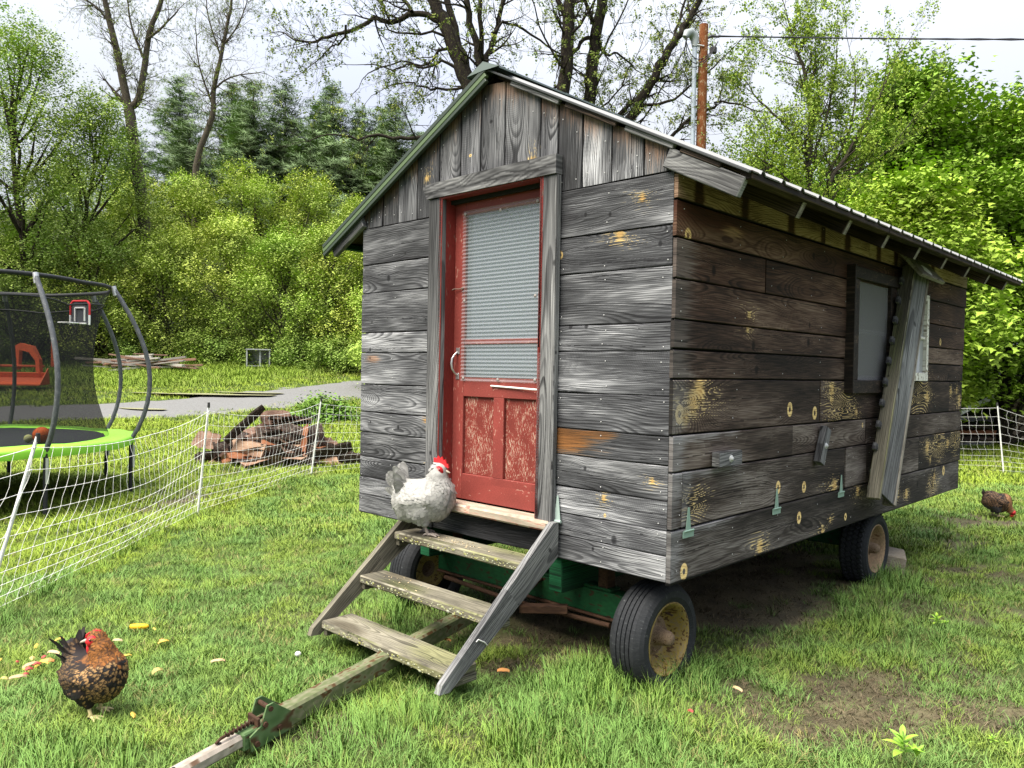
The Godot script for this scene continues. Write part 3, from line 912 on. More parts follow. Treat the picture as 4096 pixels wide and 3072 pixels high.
func coop_pictures() -> Dictionary:
	var grey := {"dark": Color(0.115, 0.116, 0.125), "mid": Color(0.285, 0.288, 0.300), "light": Color(0.62, 0.622, 0.635)}
	var jobs := []
	var spots := []
	var fr := [0.638, 0.785, 0.920, 1.082, 1.274, 1.432, 1.648, 1.893, 2.047, 2.354, 2.574, 2.858]
	var pf := 400.0
	var fk := {
		0: [[-2.3, 0.05, 0.012, 0], [-0.5, 0.10, 0.015, 0]], 1: [[-0.35, 0.03, 0.03, 0]], 2: [[-0.43, 0.12, 0.022, 2], [-0.42, 0.025, 0.012, 1]],
		3: [[-2.0, 0.03, 0.02, 2], [-0.57, 0.12, 0.016, 0], [-0.1, 0.1, 0.018, 2]], 4: [[-2.35, 0.06, 0.02, 0], [-2.7, 0.08, 0.014, 0]], 6: [[-2.72, 0.2, 0.014, 0]],
		7: [[-0.7, 0.15, 0.022, 0], [-0.58, 0.15, 0.022, 0], [-0.25, 0.17, 0.02, 0], [-2.72, 0.02, 0.02, 0]], 8: [[-2.05, 0.08, 0.012, 0], [-2.7, 0.08, 0.012, 0]],
		9: [[-0.16, 0.26, 0.032, 1], [-0.79, 0.12, 0.026, 1], [-0.35, 0.20, 0.04, 2], [-2.5, 0.10, 0.03, 0], [-0.08, 0.12, 0.02, 0]], 10: [[-0.6, 0.12, 0.016, 0], [-0.42, 0.1, 0.016, 0], [-0.2, 0.16, 0.03, 2], [-2.3, 0.05, 0.012, 0]],
		11: [[-2.25, 0.2, 0.026, 1], [-2.24, 0.05, 0.02, 2], [-0.6, 0.27, 0.03, 2], [-2.0, 0.24, 0.035, 2]],
	}
	var bright := [0.95, 1.08, 1.12, 0.9, 1.02, 1.12, 1.15, 1.12, 1.0, 1.0, 0.9, 0.86]
	for i in 11:
		var y0: float = fr[i]
		var y1: float = fr[i + 1]
		for side in 3:
			var u0: float = [-2.84, -0.83, -1.96][side]
			var u1: float = [-1.94, 0.0, -0.79][side]
			if side == 2 and i > 0:
				continue
			var kk := []
			for k in fk.get(i if side != 2 else 99, []):
				if k[0] > u0 and k[0] < u1:
					kk.append([k[0] - u0, y1 - y0 - k[1], k[2], k[3]])
			var b: float = bright[i] * (0.92 if side == 0 else 1.04 if side == 1 else 0.75)
			var st := []
			if i == 4 and side == 1:
				st = [[0.10, 0.05, 0.22, 0.09, Color(0.50, 0.32, 0.16), 0.9], [0.35, 0.02, 0.14, 0.03, Color(0.46, 0.30, 0.16), 0.75]]
			elif i == 6 and side == 0:
				st = [[0.15, 0.05, 0.09, 0.03, Color(0.60, 0.42, 0.30), 0.5]]
			elif i == 4 and side == 0:
				st = [[0.86, 0.03, 0.07, 0.02, Color(0.66, 0.44, 0.16), 0.9], [0.86, 0.10, 0.05, 0.012, Color(0.66, 0.44, 0.16), 0.9]]
			jobs.append([int((u1 - u0) * pf), int((y1 - y0) * pf), {"seed": 100 + i * 7 + side, "lx": u1 - u0, "ly": y1 - y0, "dark": grey.dark * b, "mid": grey.mid * b, "light": grey.light * b, "knots": kk, "stains": st, "saw": 0.10 if i % 4 == 2 else 0.0}])
			spots.append([0, Vector2(u0, y1), false])
	var gx := gable_edges()
	for i in gx.size() - 1:
		var u0: float = gx[i]
		var u1: float = gx[i + 1]
		var top := maxf(roof_y(u0), roof_y(u1))
		if u0 < -1.418 and u1 > -1.418:
			top = 3.745
		var kk := []
		if i == 4:
			kk = [[0.20, 0.12, 0.030, 1], [0.28, 0.11, 0.03, 2]]
		elif i == 6:
			kk = [[0.36, 0.1, 0.014, 1]]
		elif i == 8:
			kk = [[0.23, 0.25, 0.034, 2]]
		elif i == 7:
			kk = [[0.55, 0.1, 0.018, 0]]
		elif i == 12:
			kk = [[0.50, 0.05, 0.02, 2]]
		var b := 0.92 + 0.12 * sin(i * 2.3)
		var lg: Color = grey.light * (1.25 if i >= 10 and i <= 12 else 0.95)
		var st := [[(top - 2.86) * 0.98, (u1 - u0) * 0.5, 0.16, 0.3, Color(0.40, 0.29, 0.22), 0.65]]
		jobs.append([int((top - 2.86) * pf), int((u1 - u0) * pf), {"seed": 300 + i * 3, "lx": top - 2.86, "ly": u1 - u0, "dark": grey.dark * b, "mid": grey.mid * b, "light": lg * b, "knots": kk, "stains": st, "saw": 0.12 if i in [4, 6, 8] else 0.0, "ring": 0.010}])
		spots.append([0, Vector2(u0, top), true])
	# right wall
	var ps := 256.0
	var sy := side_rows()
	var cuts := side_cuts()
	var sk := [
		[0.14, 0.68, 0.040, 1], [1.035, 0.68, 0.042, 2], [1.6, 0.80, 0.036, 1], [2.0, 0.655, 0.032, 2], [2.42, 0.705, 0.024, 1], [2.13, 0.717, 0.02, 2], [1.28, 1.035, 0.036, 1], [1.68, 1.0, 0.034, 1], [2.21, 0.96, 0.05, 2], [2.65, 0.885, 0.036, 2],
		[0.20, 1.05, 0.05, 3], [1.433, 1.545, 0.042, 1], [1.834, 1.51, 0.040, 1], [0.07, 1.55, 0.045, 1], [0.20, 1.62, 0.075, 2], [0.27, 1.68, 0.07, 2], [0.13, 1.54, 0.05, 2], [2.12, 1.67, 0.05, 2], [2.12, 1.60, 0.03, 2], [2.35, 1.52, 0.08, 3], [2.6, 1.50, 0.04, 2],
		[2.85, 1.0, 0.022, 0], [2.75, 1.39, 0.016, 1], [4.2, 1.62, 0.07, 3], [4.35, 1.60, 0.06, 2], [4.0, 1.55, 0.05, 3], [5.1, 1.66, 0.05, 2], [5.4, 1.55, 0.05, 2], [5.3, 1.66, 0.04, 2], [4.35, 1.12, 0.05, 2], [5.0, 1.12, 0.05, 2], [4.7, 1.13, 0.07, 3], [5.25, 1.16, 0.07, 3], [4.45, 1.0, 0.03, 2],
		[3.45, 0.85, 0.03, 1], [3.55, 0.78, 0.045, 2], [3.8, 0.75, 0.04, 2], [4.6, 0.83, 0.04, 2], [4.9, 0.86, 0.04, 1], [4.55, 0.75, 0.05, 3], [4.1, 0.8, 0.03, 0],
		[0.83, 2.13, 0.022, 2], [0.82, 2.05, 0.02, 2], [1.7, 2.12, 0.02, 0], [0.4, 2.36, 0.03, 0], [1.75, 2.6, 0.025, 0], [2.1, 2.53, 0.02, 0], [0.95, 1.80, 0.03, 0], [0.9, 1.95, 0.03, 0], [1.7, 2.0, 0.03, 0], [0.12, 2.52, 0.035, 1], [4.7, 2.12, 0.03, 1], [4.2, 1.82, 0.05, 2], [5.0, 1.80, 0.03, 0],
	]
	for i in sy.size() - 1:
		var y0: float = sy[i]
		var y1: float = sy[i + 1]
		var cc: Array = cuts[i]
		for j in range(0, cc.size(), 2):
			var u0: float = cc[j]
			var u1: float = cc[j + 1]
			var kk := []
			for k in sk:
				if k[0] > u0 and k[0] < u1 and k[1] > y0 and k[1] < y1:
					kk.append([k[0] - u0, y1 - k[1], k[2] * 1.2, k[3]])
			var q := float(i) / 10.0
			var dk := Color(0.080, 0.072, 0.070).lerp(Color(0.12, 0.075, 0.050), q)
			var md := Color(0.215, 0.195, 0.183).lerp(Color(0.300, 0.190, 0.135), q)
			var lt := Color(0.46, 0.445, 0.43).lerp(Color(0.50, 0.385, 0.30), q)
			var st := []
			if i == 9:
				md = Color(0.62, 0.51, 0.43)
				lt = Color(0.80, 0.70, 0.62)
				dk = Color(0.30, 0.23, 0.17)
				for x in [0.22, 0.75, 1.38, 1.9, 2.35, 3.0, 3.4, 4.4]:
					if x > u0 and x < u1:
						st.append([x - u0, 0.07, 0.05, 0.5, Color(0.22, 0.12, 0.08), 0.9])
			elif i == 8 and u0 < 0.1:
				st = [[0.35, 0.02, 0.5, 0.10, Color(0.20, 0.09, 0.05), 0.8], [0.62, 0.10, 0.12, 0.03, Color(0.62, 0.50, 0.36), 0.7], [2.2, 0.15, 0.6, 0.1, Color(0.18, 0.10, 0.07), 0.6]]
			elif i >= 3 and i <= 7 and u0 < 0.5:
				st = [[0.0, 0.1, 0.20, 0.4, Color(0.42, 0.42, 0.42), 0.55]]
			elif i <= 2 and u0 < 0.5:
				st = [[0.25, 0.0, 0.5, 0.05, Color(0.55, 0.55, 0.56), 0.6], [0.0, 0.1, 0.12, 0.3, Color(0.45, 0.45, 0.46), 0.6]]
			jobs.append([int((u1 - u0) * ps), int((y1 - y0) * ps), {"seed": 500 + i * 11 + j, "lx": u1 - u0, "ly": y1 - y0, "dark": dk, "mid": md, "light": lt, "knots": kk, "stains": st, "wear": 0.9, "raw": Color(0.93, 0.82, 0.56)}])
			spots.append([1, Vector2(u0, y1), false])
	# loose timbers
	var ext := [
		[{"dark": Color(0.14, 0.14, 0.145), "mid": Color(0.325, 0.325, 0.33), "light": Color(0.56, 0.56, 0.56)}, 0.3],
		[{"dark": Color(0.15, 0.145, 0.125), "mid": Color(0.355, 0.34, 0.295), "light": Color(0.54, 0.52, 0.46)}, 0.3],
		[{"dark": Color(0.08, 0.07, 0.06), "mid": Color(0.22, 0.18, 0.15), "light": Color(0.38, 0.33, 0.28)}, 0.3],
		[{"dark": Color(0.30, 0.28, 0.25), "mid": Color(0.50, 0.48, 0.44), "light": Color(0.64, 0.62, 0.58)}, 0.3],
		[{"dark": Color(0.02, 0.10, 0.06), "mid": Color(0.05, 0.24, 0.14), "light": Color(0.10, 0.33, 0.21)}, 0.3],
	]
	for i in ext.size():
		var p: Dictionary = ext[i][0]
		p.merge({"seed": 900 + i, "lx": 1.5, "ly": 0.4, "knots": [[0.3, 0.1, 0.016, 0], [1.1, 0.27, 0.02, 0], [0.75, 0.33, 0.012, 0]]})
		if i == 1:
			p.stains = [[0.3, 0.15, 0.3, 0.12, Color(0.42, 0.43, 0.26), 0.5], [1.0, 0.3, 0.25, 0.1, Color(0.30, 0.32, 0.17), 0.55], [1.2, 0.05, 0.2, 0.06, Color(0.22, 0.20, 0.16), 0.7]]
		jobs.append([512, 136, p])
		spots.append([2, Vector2.ZERO, false])
	var got := wood_all(jobs)
	var front := Image.create(int(2.84 * pf), int(1.0 + (3.76 - 0.63) * pf), false, Image.FORMAT_RGB8)
	var side := Image.create(int(5.62 * ps), int((2.97 - 0.63) * ps), false, Image.FORMAT_RGB8)
	var rest := []
	for i in got.size():
		var im: Image = got[i]
		if spots[i][0] == 2:
			rest.append(tex_mat(im, 0.85, 0.25))
			continue
		if spots[i][2]:
			im.rotate_90(COUNTERCLOCKWISE)
		var pp := pf if spots[i][0] == 0 else ps
		var o: Vector2 = spots[i][1]
		var px := Vector2i(int((o.x + 2.84) * pf), int((3.76 - o.y) * pf)) if spots[i][0] == 0 else Vector2i(int(o.x * ps), int((2.97 - o.y) * ps))
		(front if spots[i][0] == 0 else side).blit_rect(im, Rect2i(0, 0, im.get_width(), im.get_height()), px)
	return {"front": front, "side": side, "rest": rest, "front_rect": Rect2(-2.84, 3.76 - front.get_height() / pf, front.get_width() / pf, front.get_height() / pf), "side_rect": Rect2(0.0, 2.97 - side.get_height() / ps, side.get_width() / ps, side.get_height() / ps)}


func gable_edges() -> Array:
	return [-2.825, -2.755, -2.586, -2.397, -2.173, -1.928, -1.706, -1.509, -1.282, -0.971, -0.825, -0.637, -0.418, -0.195, -0.010]


func side_rows() -> Array:
	return [0.637, 0.925, 1.236, 1.440, 1.743, 1.906, 2.065, 2.285, 2.504, 2.705, 2.845, 2.955]


func side_cuts() -> Array:  # from, to of each board of each course
	return [[0.0, 3.03, 3.03, 5.42], [0.0, 0.105, 0.105, 2.39, 2.39, 2.82, 2.82, 4.11, 4.11, 5.44], [0.0, 1.478, 1.478, 2.81, 2.81, 5.46], [0.0, 1.915, 1.915, 3.9, 3.9, 5.04, 5.04, 5.48], [0.0, 2.37, 3.36, 5.49], [0.0, 2.37, 3.36, 5.50],
		[0.0, 2.37, 3.36, 5.51], [0.0, 1.04, 1.04, 2.37, 3.36, 5.52], [0.0, 5.55], [0.0, 1.93, 1.93, 2.80, 2.80, 5.57], [0.0, 5.57]]


func nail(mb: MB, p: Vector3, x: Vector3, y: Vector3, r := 0.0038) -> void:
	var z := x.cross(y)
	for k in 6:
		var a := TAU * k / 6.0
		var b := TAU * (k + 1) / 6.0
		mb.flat(p + z * 0.002, p + (x * cos(a) + y * sin(a)) * r, p + (x * cos(b) + y * sin(b)) * r, z)


func build_coop() -> void:
	var coop := thing("chicken_coop", "weathered plank chicken coop with a red door built on a four-wheeled farm wagon", "chicken coop", COOP)
	var pic := coop_pictures()
	var mf := tex_mat(pic.front, 0.85, 0.22)
	var ms := tex_mat(pic.side, 0.8, 0.2)
	M.grey_wood = pic.rest[0]
	M.step_wood = pic.rest[1]
	M.dark_wood = pic.rest[2]
	M.ramp_wood = pic.rest[3]
	M.green_wood = pic.rest[4]
	var dark := mat(0.012, 0.011, 0.010, 0.95)
	var nails := mat(0.45, 0.45, 0.45, 0.5)
	# --- front wall: backing, boards, nails
	var bk := MB.new()
	bk.box(Vector3(-2.36, 1.78, -0.045), Vector3(0.93, 2.28, 0.03), 0.003)
	bk.box(Vector3(-0.46, 1.78, -0.045), Vector3(0.88, 2.28, 0.03), 0.003)
	bk.box(Vector3(-1.4, 0.72, -0.055), Vector3(0.98, 0.15, 0.03), 0.003)
	var gab := PackedVector2Array([Vector2(-2.82, 2.925), Vector2(-0.02, 2.925), Vector2(-1.418, 3.66)])
	bk.slab(gab, 0.03, at(0, 0, -0.045))
	var fw := put(coop, "front_wall", bk, dark)
	var fr := [0.638, 0.785, 0.920, 1.082, 1.274, 1.432, 1.648, 1.893, 2.047, 2.354, 2.574, 2.858]
	var nl := MB.new()
	for i in 11:
		for side in 2:
			var u0: float = [-2.835, -0.815][side]
			var u1: float = [-1.95, -0.0025][side] + rng.randf_range(-0.001, 0.001)
			var d: float = [0.0, 0.003][side] if i > 0 else 0.0
			var b := board(fw, mf, Vector2(u0, fr[i]), Vector2(u1, fr[i] - d), Vector2(u1, fr[i + 1]), Vector2(u0, fr[i + 1]), true, 0.024, rng.randf_range(-0.002, 0.003), pic.front_rect)
			if i == 4 and side == 1:
				b.set_meta("label", "grey plank with an orange unweathered patch beside the door")
			for e in [0.045, 0.46, 0.955]:
				for y in [0.2, 0.8]:
					if rng.randf() < 0.85:
						nail(nl, Vector3(lerpf(u0, u1, e) + rng.randf_range(-0.02, 0.02), lerpf(fr[i], fr[i + 1], y) + rng.randf_range(-0.015, 0.015), 0.005), Vector3.RIGHT, Vector3.UP)
	board(fw, mf, Vector2(-1.95, 0.640), Vector2(-0.80, 0.640), Vector2(-0.80, 0.784), Vector2(-1.95, 0.784), true, 0.024, -0.012, pic.front_rect)
	var gx := gable_edges()
	for i in gx.size() - 1:
		var u0: float = gx[i] + 0.002
		var u1: float = gx[i + 1] - 0.002
		var yb := 2.858 + rng.randf_range(0.0, 0.004)
		if (u0 + u1) * 0.5 > -1.98 and (u0 + u1) * 0.5 < -0.8:
			yb = 2.965
		if u0 < -1.418 and u1 > -1.418:  # the board under the ridge, cut to a point
			board(fw, mf, Vector2(u0, yb), Vector2(u1, yb), Vector2(u1, roof_y(u1) - 0.035), Vector2(u0, roof_y(u0) - 0.035), false, 0.024, 0.001, pic.front_rect)
		else:
			board(fw, mf, Vector2(u0, yb), Vector2(u1, yb), Vector2(u1, roof_y(u1) - 0.035), Vector2(u0, roof_y(u0) - 0.035), false, 0.024, rng.randf_range(-0.003, 0.003), pic.front_rect)
		for e in [0.2, 0.8]:
			var u := lerpf(u0, u1, e)
			nail(nl, Vector3(u, roof_y(u) - 0.12 - rng.randf() * 0.05, 0.006), Vector3.RIGHT, Vector3.UP)
			if yb < 2.9:
				nail(nl, Vector3(u, yb + 0.05 + rng.randf() * 0.03, 0.006), Vector3.RIGHT, Vector3.UP)
	var no := put(fw, "nail_heads", nl, nails)
	no.set_meta("kind", "stuff")
	# --- right wall, in a frame whose x runs back along the wall and whose z points out of it
	var sf := Transform3D(Basis(Vector3(0, 0, -1), Vector3.UP, Vector3(1, 0, 0)), Vector3(-0.001, 0, 0.002))
	var sb := MB.new()
	sb.box(Vector3(1.245, 1.79, -0.04), Vector3(2.39, 2.28, 0.03), 0.003)
	sb.box(Vector3(4.42, 1.79, -0.04), Vector3(2.18, 2.28, 0.03), 0.003)
	sb.box(Vector3(2.885, 1.18, -0.041), Vector3(0.888, 1.06, 0.03), 0.003)
	sb.box(Vector3(2.885, 2.74, -0.041), Vector3(0.888, 0.38, 0.03), 0.003)
	var sw := put(coop, "side_wall", sb, dark)
	sw.transform = sf
	var sl := MB.new()
	var sy := side_rows()
	var cuts := side_cuts()
	for i in sy.size() - 1:
		var cc: Array = cuts[i]
		for j in range(0, cc.size(), 2):
			var u0: float = cc[j] + 0.0015 + (rng.randf_range(-0.004, 0.006) if j == 0 else 0.0)
			var u1: float = cc[j + 1] - 0.0015
			var lift := 0.022 + rng.randf_range(-0.003, 0.003) + (0.006 if i <= 1 else 0.0)
			var thick := lift + 0.002
			var y0: float = sy[i] + 0.0025
			var y1: float = sy[i + 1] - 0.0025
			board(sw, ms, Vector2(u0, y0 + (0.0 if i else -0.012 * (1.0 - u0 / 5.5))), Vector2(u1, y0), Vector2(u1, y1), Vector2(u0, y1), true, thick, lift, pic.side_rect)
			var u := u0 + 0.06
			while u < u1:
				for y in [0.22, 0.78]:
					if rng.randf() < 0.75:
						nail(sl, Vector3(u + rng.randf_range(-0.03, 0.03), lerpf(y0, y1, y) + rng.randf_range(-0.01, 0.01), lift + 0.003), Vector3.RIGHT, Vector3.UP, 0.0040)
				u += 0.61
	no = put(sw, "nail_heads", sl, nails)
	no.set_meta("kind", "stuff")
	# --- the walls that face away, floor
	var far := MB.new()
	far.box(Vector3(-2.82, 1.79, -2.79), Vector3(0.03, 2.3, 5.5), 0.003)
	put(coop, "left_wall", far, M.dark_wood)
	far = MB.new()
	far.slab(PackedVector2Array([Vector2(-2.80, 0.64), Vector2(-0.02, 0.64), Vector2(-0.02, 2.95), Vector2(-1.418, 3.67), Vector2(-2.80, 2.95)]), 0.03, at(0, 0, -5.56))
	put(coop, "rear_wall", far, M.dark_wood)
	far = MB.new()
	far.box(Vector3(-1.41, 0.665, -2.79), Vector3(2.74, 0.04, 5.5), 0.003)
	put(coop, "floor", far, M.dark_wood)
	build_door(coop)
	build_roof(coop)
	build_windows(coop, sf)
	build_running_gear(coop)
	build_stairs(coop)
	# turn buttons and strap hinges of the egg hatch
	var galv := mat(0.17, 0.26, 0.215, 0.55, 0.5)
	var bolt := mat(0.35, 0.36, 0.36, 0.4, 0.5)
	for b in [[0.535, 1.285, 0.0, "turn button lying level"], [1.885, 1.283, -1.15, "turn button standing upright"]]:
		var mb := MB.new()
		mb.box(Vector3.ZERO, Vector3(0.27, 0.085, 0.05), 0.004, Basis(Vector3.BACK, -b[2]))
		var o := put(coop, "turn_button", mb, M.grey_wood, b[3])
		o.transform = sf * Transform3D(Basis(), Vector3(b[0], b[1], 0.058))
		mb = MB.new()
		mb.lathe([Vector2(0, 0.012), Vector2(0.011, 0.010), Vector2(0.013, 0.0), Vector2(0.022, 0.0), Vector2(0.022, -0.003)], 8, Transform3D(Basis(Vector3.RIGHT, PI / 2), Vector3(0, 0, 0.028)))
		put(o, "bolt", mb, bolt)
	for h in [0.165, 1.24, 2.305, 2.90]:
		var mb := MB.new()
		mb.slab(PackedVector2Array([Vector2(-0.055, 0.0), Vector2(0.055, 0.0), Vector2(0.055, 0.035), Vector2(0.025, 0.040), Vector2(0.006, 0.165), Vector2(-0.006, 0.165), Vector2(-0.025, 0.040), Vector2(-0.055, 0.035)]), 0.004)
		mb.tube([Vector3(-0.05, 0.037, 0.004), Vector3(0.05, 0.037, 0.004)], [0.006, 0.006], 6)
		put(coop, "hatch_hinge", mb, galv).transform = sf * Transform3D(Basis(), Vector3(h, 0.872, 0.034))


func build_door(coop: Node3D) -> void:
	var red := tex_mat(painted(192, 192, Color(0.465, 0.215, 0.195), Color(0.60, 0.47, 0.42), 0.60, 0.8, 11), 0.5, 0.04)
	red.uv1_scale = Vector3(1.4, 0.8, 1)
	var peel := tex_mat(painted(192, 256, Color(0.43, 0.185, 0.16), Color(0.62, 0.55, 0.49), 0.34, 2.6, 23), 0.6, 0.08)
	peel.uv1_scale = Vector3(3.3, 1.5, 1)
	var jamb := tex_mat(painted(128, 192, Color(0.43, 0.165, 0.15), Color(0.40, 0.33, 0.30), 0.55, 1.8, 37), 0.5, 0.04)
	var steel := mat(0.5, 0.5, 0.5, 0.3, 0.5)
	steel.metallic = 0.8
	# frame
	var a := MB.new()
	a.beam(Vector3(-1.848, 0.86, -0.02), Vector3(-1.848, 2.975, -0.02), 0.03, 0.145, Vector3.BACK, 0.002)
	put(coop, "door_jamb", a, jamb)
	a = MB.new()
	a.beam(Vector3(-0.905, 0.86, -0.02), Vector3(-0.905, 2.975, -0.02), 0.03, 0.145, Vector3.BACK, 0.002)
	put(coop, "door_jamb", a, jamb)
	a = MB.new()
	a.beam(Vector3(-1.832, 2.967, -0.03), Vector3(-0.921, 2.967, -0.03), 0.165, 0.03, Vector3.UP, 0.002)
	put(coop, "door_head", a, jamb)
	timber(coop, "door_trim", M.grey_wood, Vector3(-1.905, 0.80, 0.030), Vector3(-1.905, 2.962, 0.030), 0.145, 0.045, Vector3.BACK, 0.006)
	timber(coop, "door_trim", M.grey_wood, Vector3(-0.852, 0.812, 0.030), Vector3(-0.852, 2.960, 0.030), 0.140, 0.045, Vector3.BACK, 0.006)
	a = MB.new()
	a.slab(PackedVector2Array([Vector2(-2.025, 3.045), Vector2(-1.985, 2.968), Vector2(-1.5, 2.963), Vector2(-0.783, 2.960), Vector2(-0.783, 3.076), Vector2(-1.3, 3.078), Vector2(-1.9, 3.072), Vector2(-2.03, 3.068)]), 0.06, at(0, 0, 0.036))
	put(coop, "door_header", a, M.grey_wood, "heavy grey header board with a ragged left end")
	var worn := tex_mat(painted(256, 96, Color(0.60, 0.56, 0.50), Color(0.58, 0.38, 0.34), 0.34, 0.35, 51, 0.3), 0.8, 0.15)
	worn.uv1_scale = Vector3(0.8, 4.0, 1)
	timber(coop, "door_sill", worn, Vector3(-1.80, 0.835, 0.0), Vector3(-0.795, 0.835, 0.0), 0.15, 0.06, Vector3.UP, 0.012)
	# leaf
	var d := MB.new()
	var z := -0.092
	d.beam(Vector3(-1.778, 0.872, z), Vector3(-1.778, 2.95, z), 0.108, 0.034, Vector3.BACK, 0.003)
	d.beam(Vector3(-0.972, 0.872, z), Vector3(-0.972, 2.95, z), 0.108, 0.034, Vector3.BACK, 0.003)
	for y in [[0.872, 1.05], [1.588, 1.72], [2.845, 2.95]]:
		d.beam(Vector3(-1.724, (y[0] + y[1]) * 0.5, z), Vector3(-1.026, (y[0] + y[1]) * 0.5, z), 0.034, y[1] - y[0], Vector3.UP, 0.003, Color.WHITE, Vector2(rng.randf(), rng.randf()))
	d.beam(Vector3(-1.374, 1.05, z), Vector3(-1.374, 1.588, z), 0.098, 0.034, Vector3.BACK, 0.003)
	var door := put(coop, "door", d, red)
	for x in [-1.575, -1.175]:
		var p := MB.new()
		p.box(Vector3(x, 1.319, -0.102), Vector3(0.298, 0.536, 0.012), 0.002, Basis(), Color.WHITE, Vector2(x, 0.2), Vector2(1, 1))
		put(door, "panel", p, peel, "peeling lower panel")
	var gl := mat(0.02, 0.025, 0.03, 0.08, 0.5)
	gl.transparency = BaseMaterial3D.TRANSPARENCY_ALPHA
	gl.albedo_color = Color(0.5, 0.55, 0.58, 0.35)
	a = MB.new()
	a.box(Vector3(-1.375, 2.285, -0.097), Vector3(0.695, 1.12, 0.004), 0.001)
	put(door, "window_pane", a, gl)
	a = MB.new()
	a.beam(Vector3(-1.724, 1.965, -0.088), Vector3(-1.026, 1.965, -0.088), 0.022, 0.035)
	put(door, "glazing_bar", a, red)
	# ribbed plastic sheet screwed over the glazing
	var ps := mat(0.74, 0.76, 0.78, 0.30, 0.5)
	ps.transparency = BaseMaterial3D.TRANSPARENCY_ALPHA
	ps.albedo_color = Color(0.66, 0.68, 0.70, 0.22)
	var sh := MB.new()
	var n := 46 * 4
	var y0 := 1.692
	var y1 := 2.872
	for i in n:
		var ya := lerpf(y0, y1, float(i) / n)
		var yb := lerpf(y0, y1, float(i + 1) / n)
		var za := -0.064 + 0.0045 * sin(TAU * i / 4.0)
		var zb := -0.064 + 0.0045 * sin(TAU * (i + 1) / 4.0)
		sh.quad(Vector3(-1.742, ya, za), Vector3(-1.018, ya, za), Vector3(-1.018, yb, zb), Vector3(-1.742, yb, zb), Vector3.BACK)
	put(door, "plastic_sheet", sh, ps, "ribbed clear plastic sheet over the door's glazing")
	var steel2 := mat(0.22, 0.2, 0.19, 0.5)
	for q in [[-1.72, 2.85], [-1.375, 2.835], [-1.045, 2.85], [-1.715, 2.25], [-1.05, 2.25], [-1.715, 1.715], [-1.375, 1.71], [-1.04, 1.715]]:
		var sc := MB.new()
		sc.lathe([Vector2(0, 0.006), Vector2(0.008, 0.004), Vector2(0.012, 0.0)], 8, Transform3D(Basis(Vector3.RIGHT, PI / 2), Vector3(q[0], q[1], -0.062)))
		put(door, "screw", sc, steel2)
	var hd := MB.new()
	hd.tube([Vector3(-1.788, 1.735, -0.07), Vector3(-1.79, 1.755, -0.045), Vector3(-1.795, 1.78, -0.03), Vector3(-1.797, 1.815, -0.026), Vector3(-1.795, 1.85, -0.03), Vector3(-1.79, 1.875, -0.045), Vector3(-1.788, 1.895, -0.07)], [0.007, 0.007, 0.008, 0.009, 0.008, 0.007, 0.007], 8)
	hd.box(Vector3(-1.785, 1.727, -0.073), Vector3(0.034, 0.045, 0.006), 0.002)
	hd.box(Vector3(-1.785, 1.903, -0.073), Vector3(0.034, 0.045, 0.006), 0.002)
	put(door, "handle", hd, steel)
	var hk := MB.new()
	hk.tube([Vector3(-1.825, 2.33, -0.045), Vector3(-1.81, 2.338, -0.055), Vector3(-1.77, 2.336, -0.062), Vector3(-1.742, 2.338, -0.062), Vector3(-1.735, 2.330, -0.07)], [0.004, 0.004, 0.004, 0.004, 0.004], 6)
	hk.lathe([Vector2(0.004, 0.0), Vector2(0.010, 0.0), Vector2(0.010, 0.008), Vector2(0.004, 0.008)], 8, Transform3D(Basis(Vector3.RIGHT, PI / 2), Vector3(-1.738, 2.338, -0.066)))
	put(door, "hook", hk, mat(0.16, 0.11, 0.09, 0.6))
	var rod := MB.new()
	rod.tube([Vector3(-1.44, 1.668, -0.066), Vector3(-1.2, 1.66, -0.064), Vector3(-0.925, 1.652, -0.04)], [0.006, 0.007, 0.007], 6)
	put(door, "closing_rod", rod, mat(0.72, 0.70, 0.68, 0.4))
	# a strap hinge that holds the steps
	var h := MB.new()
	h.slab(PackedVector2Array([Vector2(-0.024, 0.0), Vector2(0.024, 0.0), Vector2(0.005, 0.15), Vector2(-0.005, 0.15)]), 0.004, at(-0.766, 0.872, 0.012))
	h.tube([Vector3(-0.797, 0.866, 0.016), Vector3(-0.735, 0.866, 0.016)], [0.009, 0.009], 8)
	put(coop, "stair_hinge", h, mat(0.30, 0.38, 0.35, 0.5))


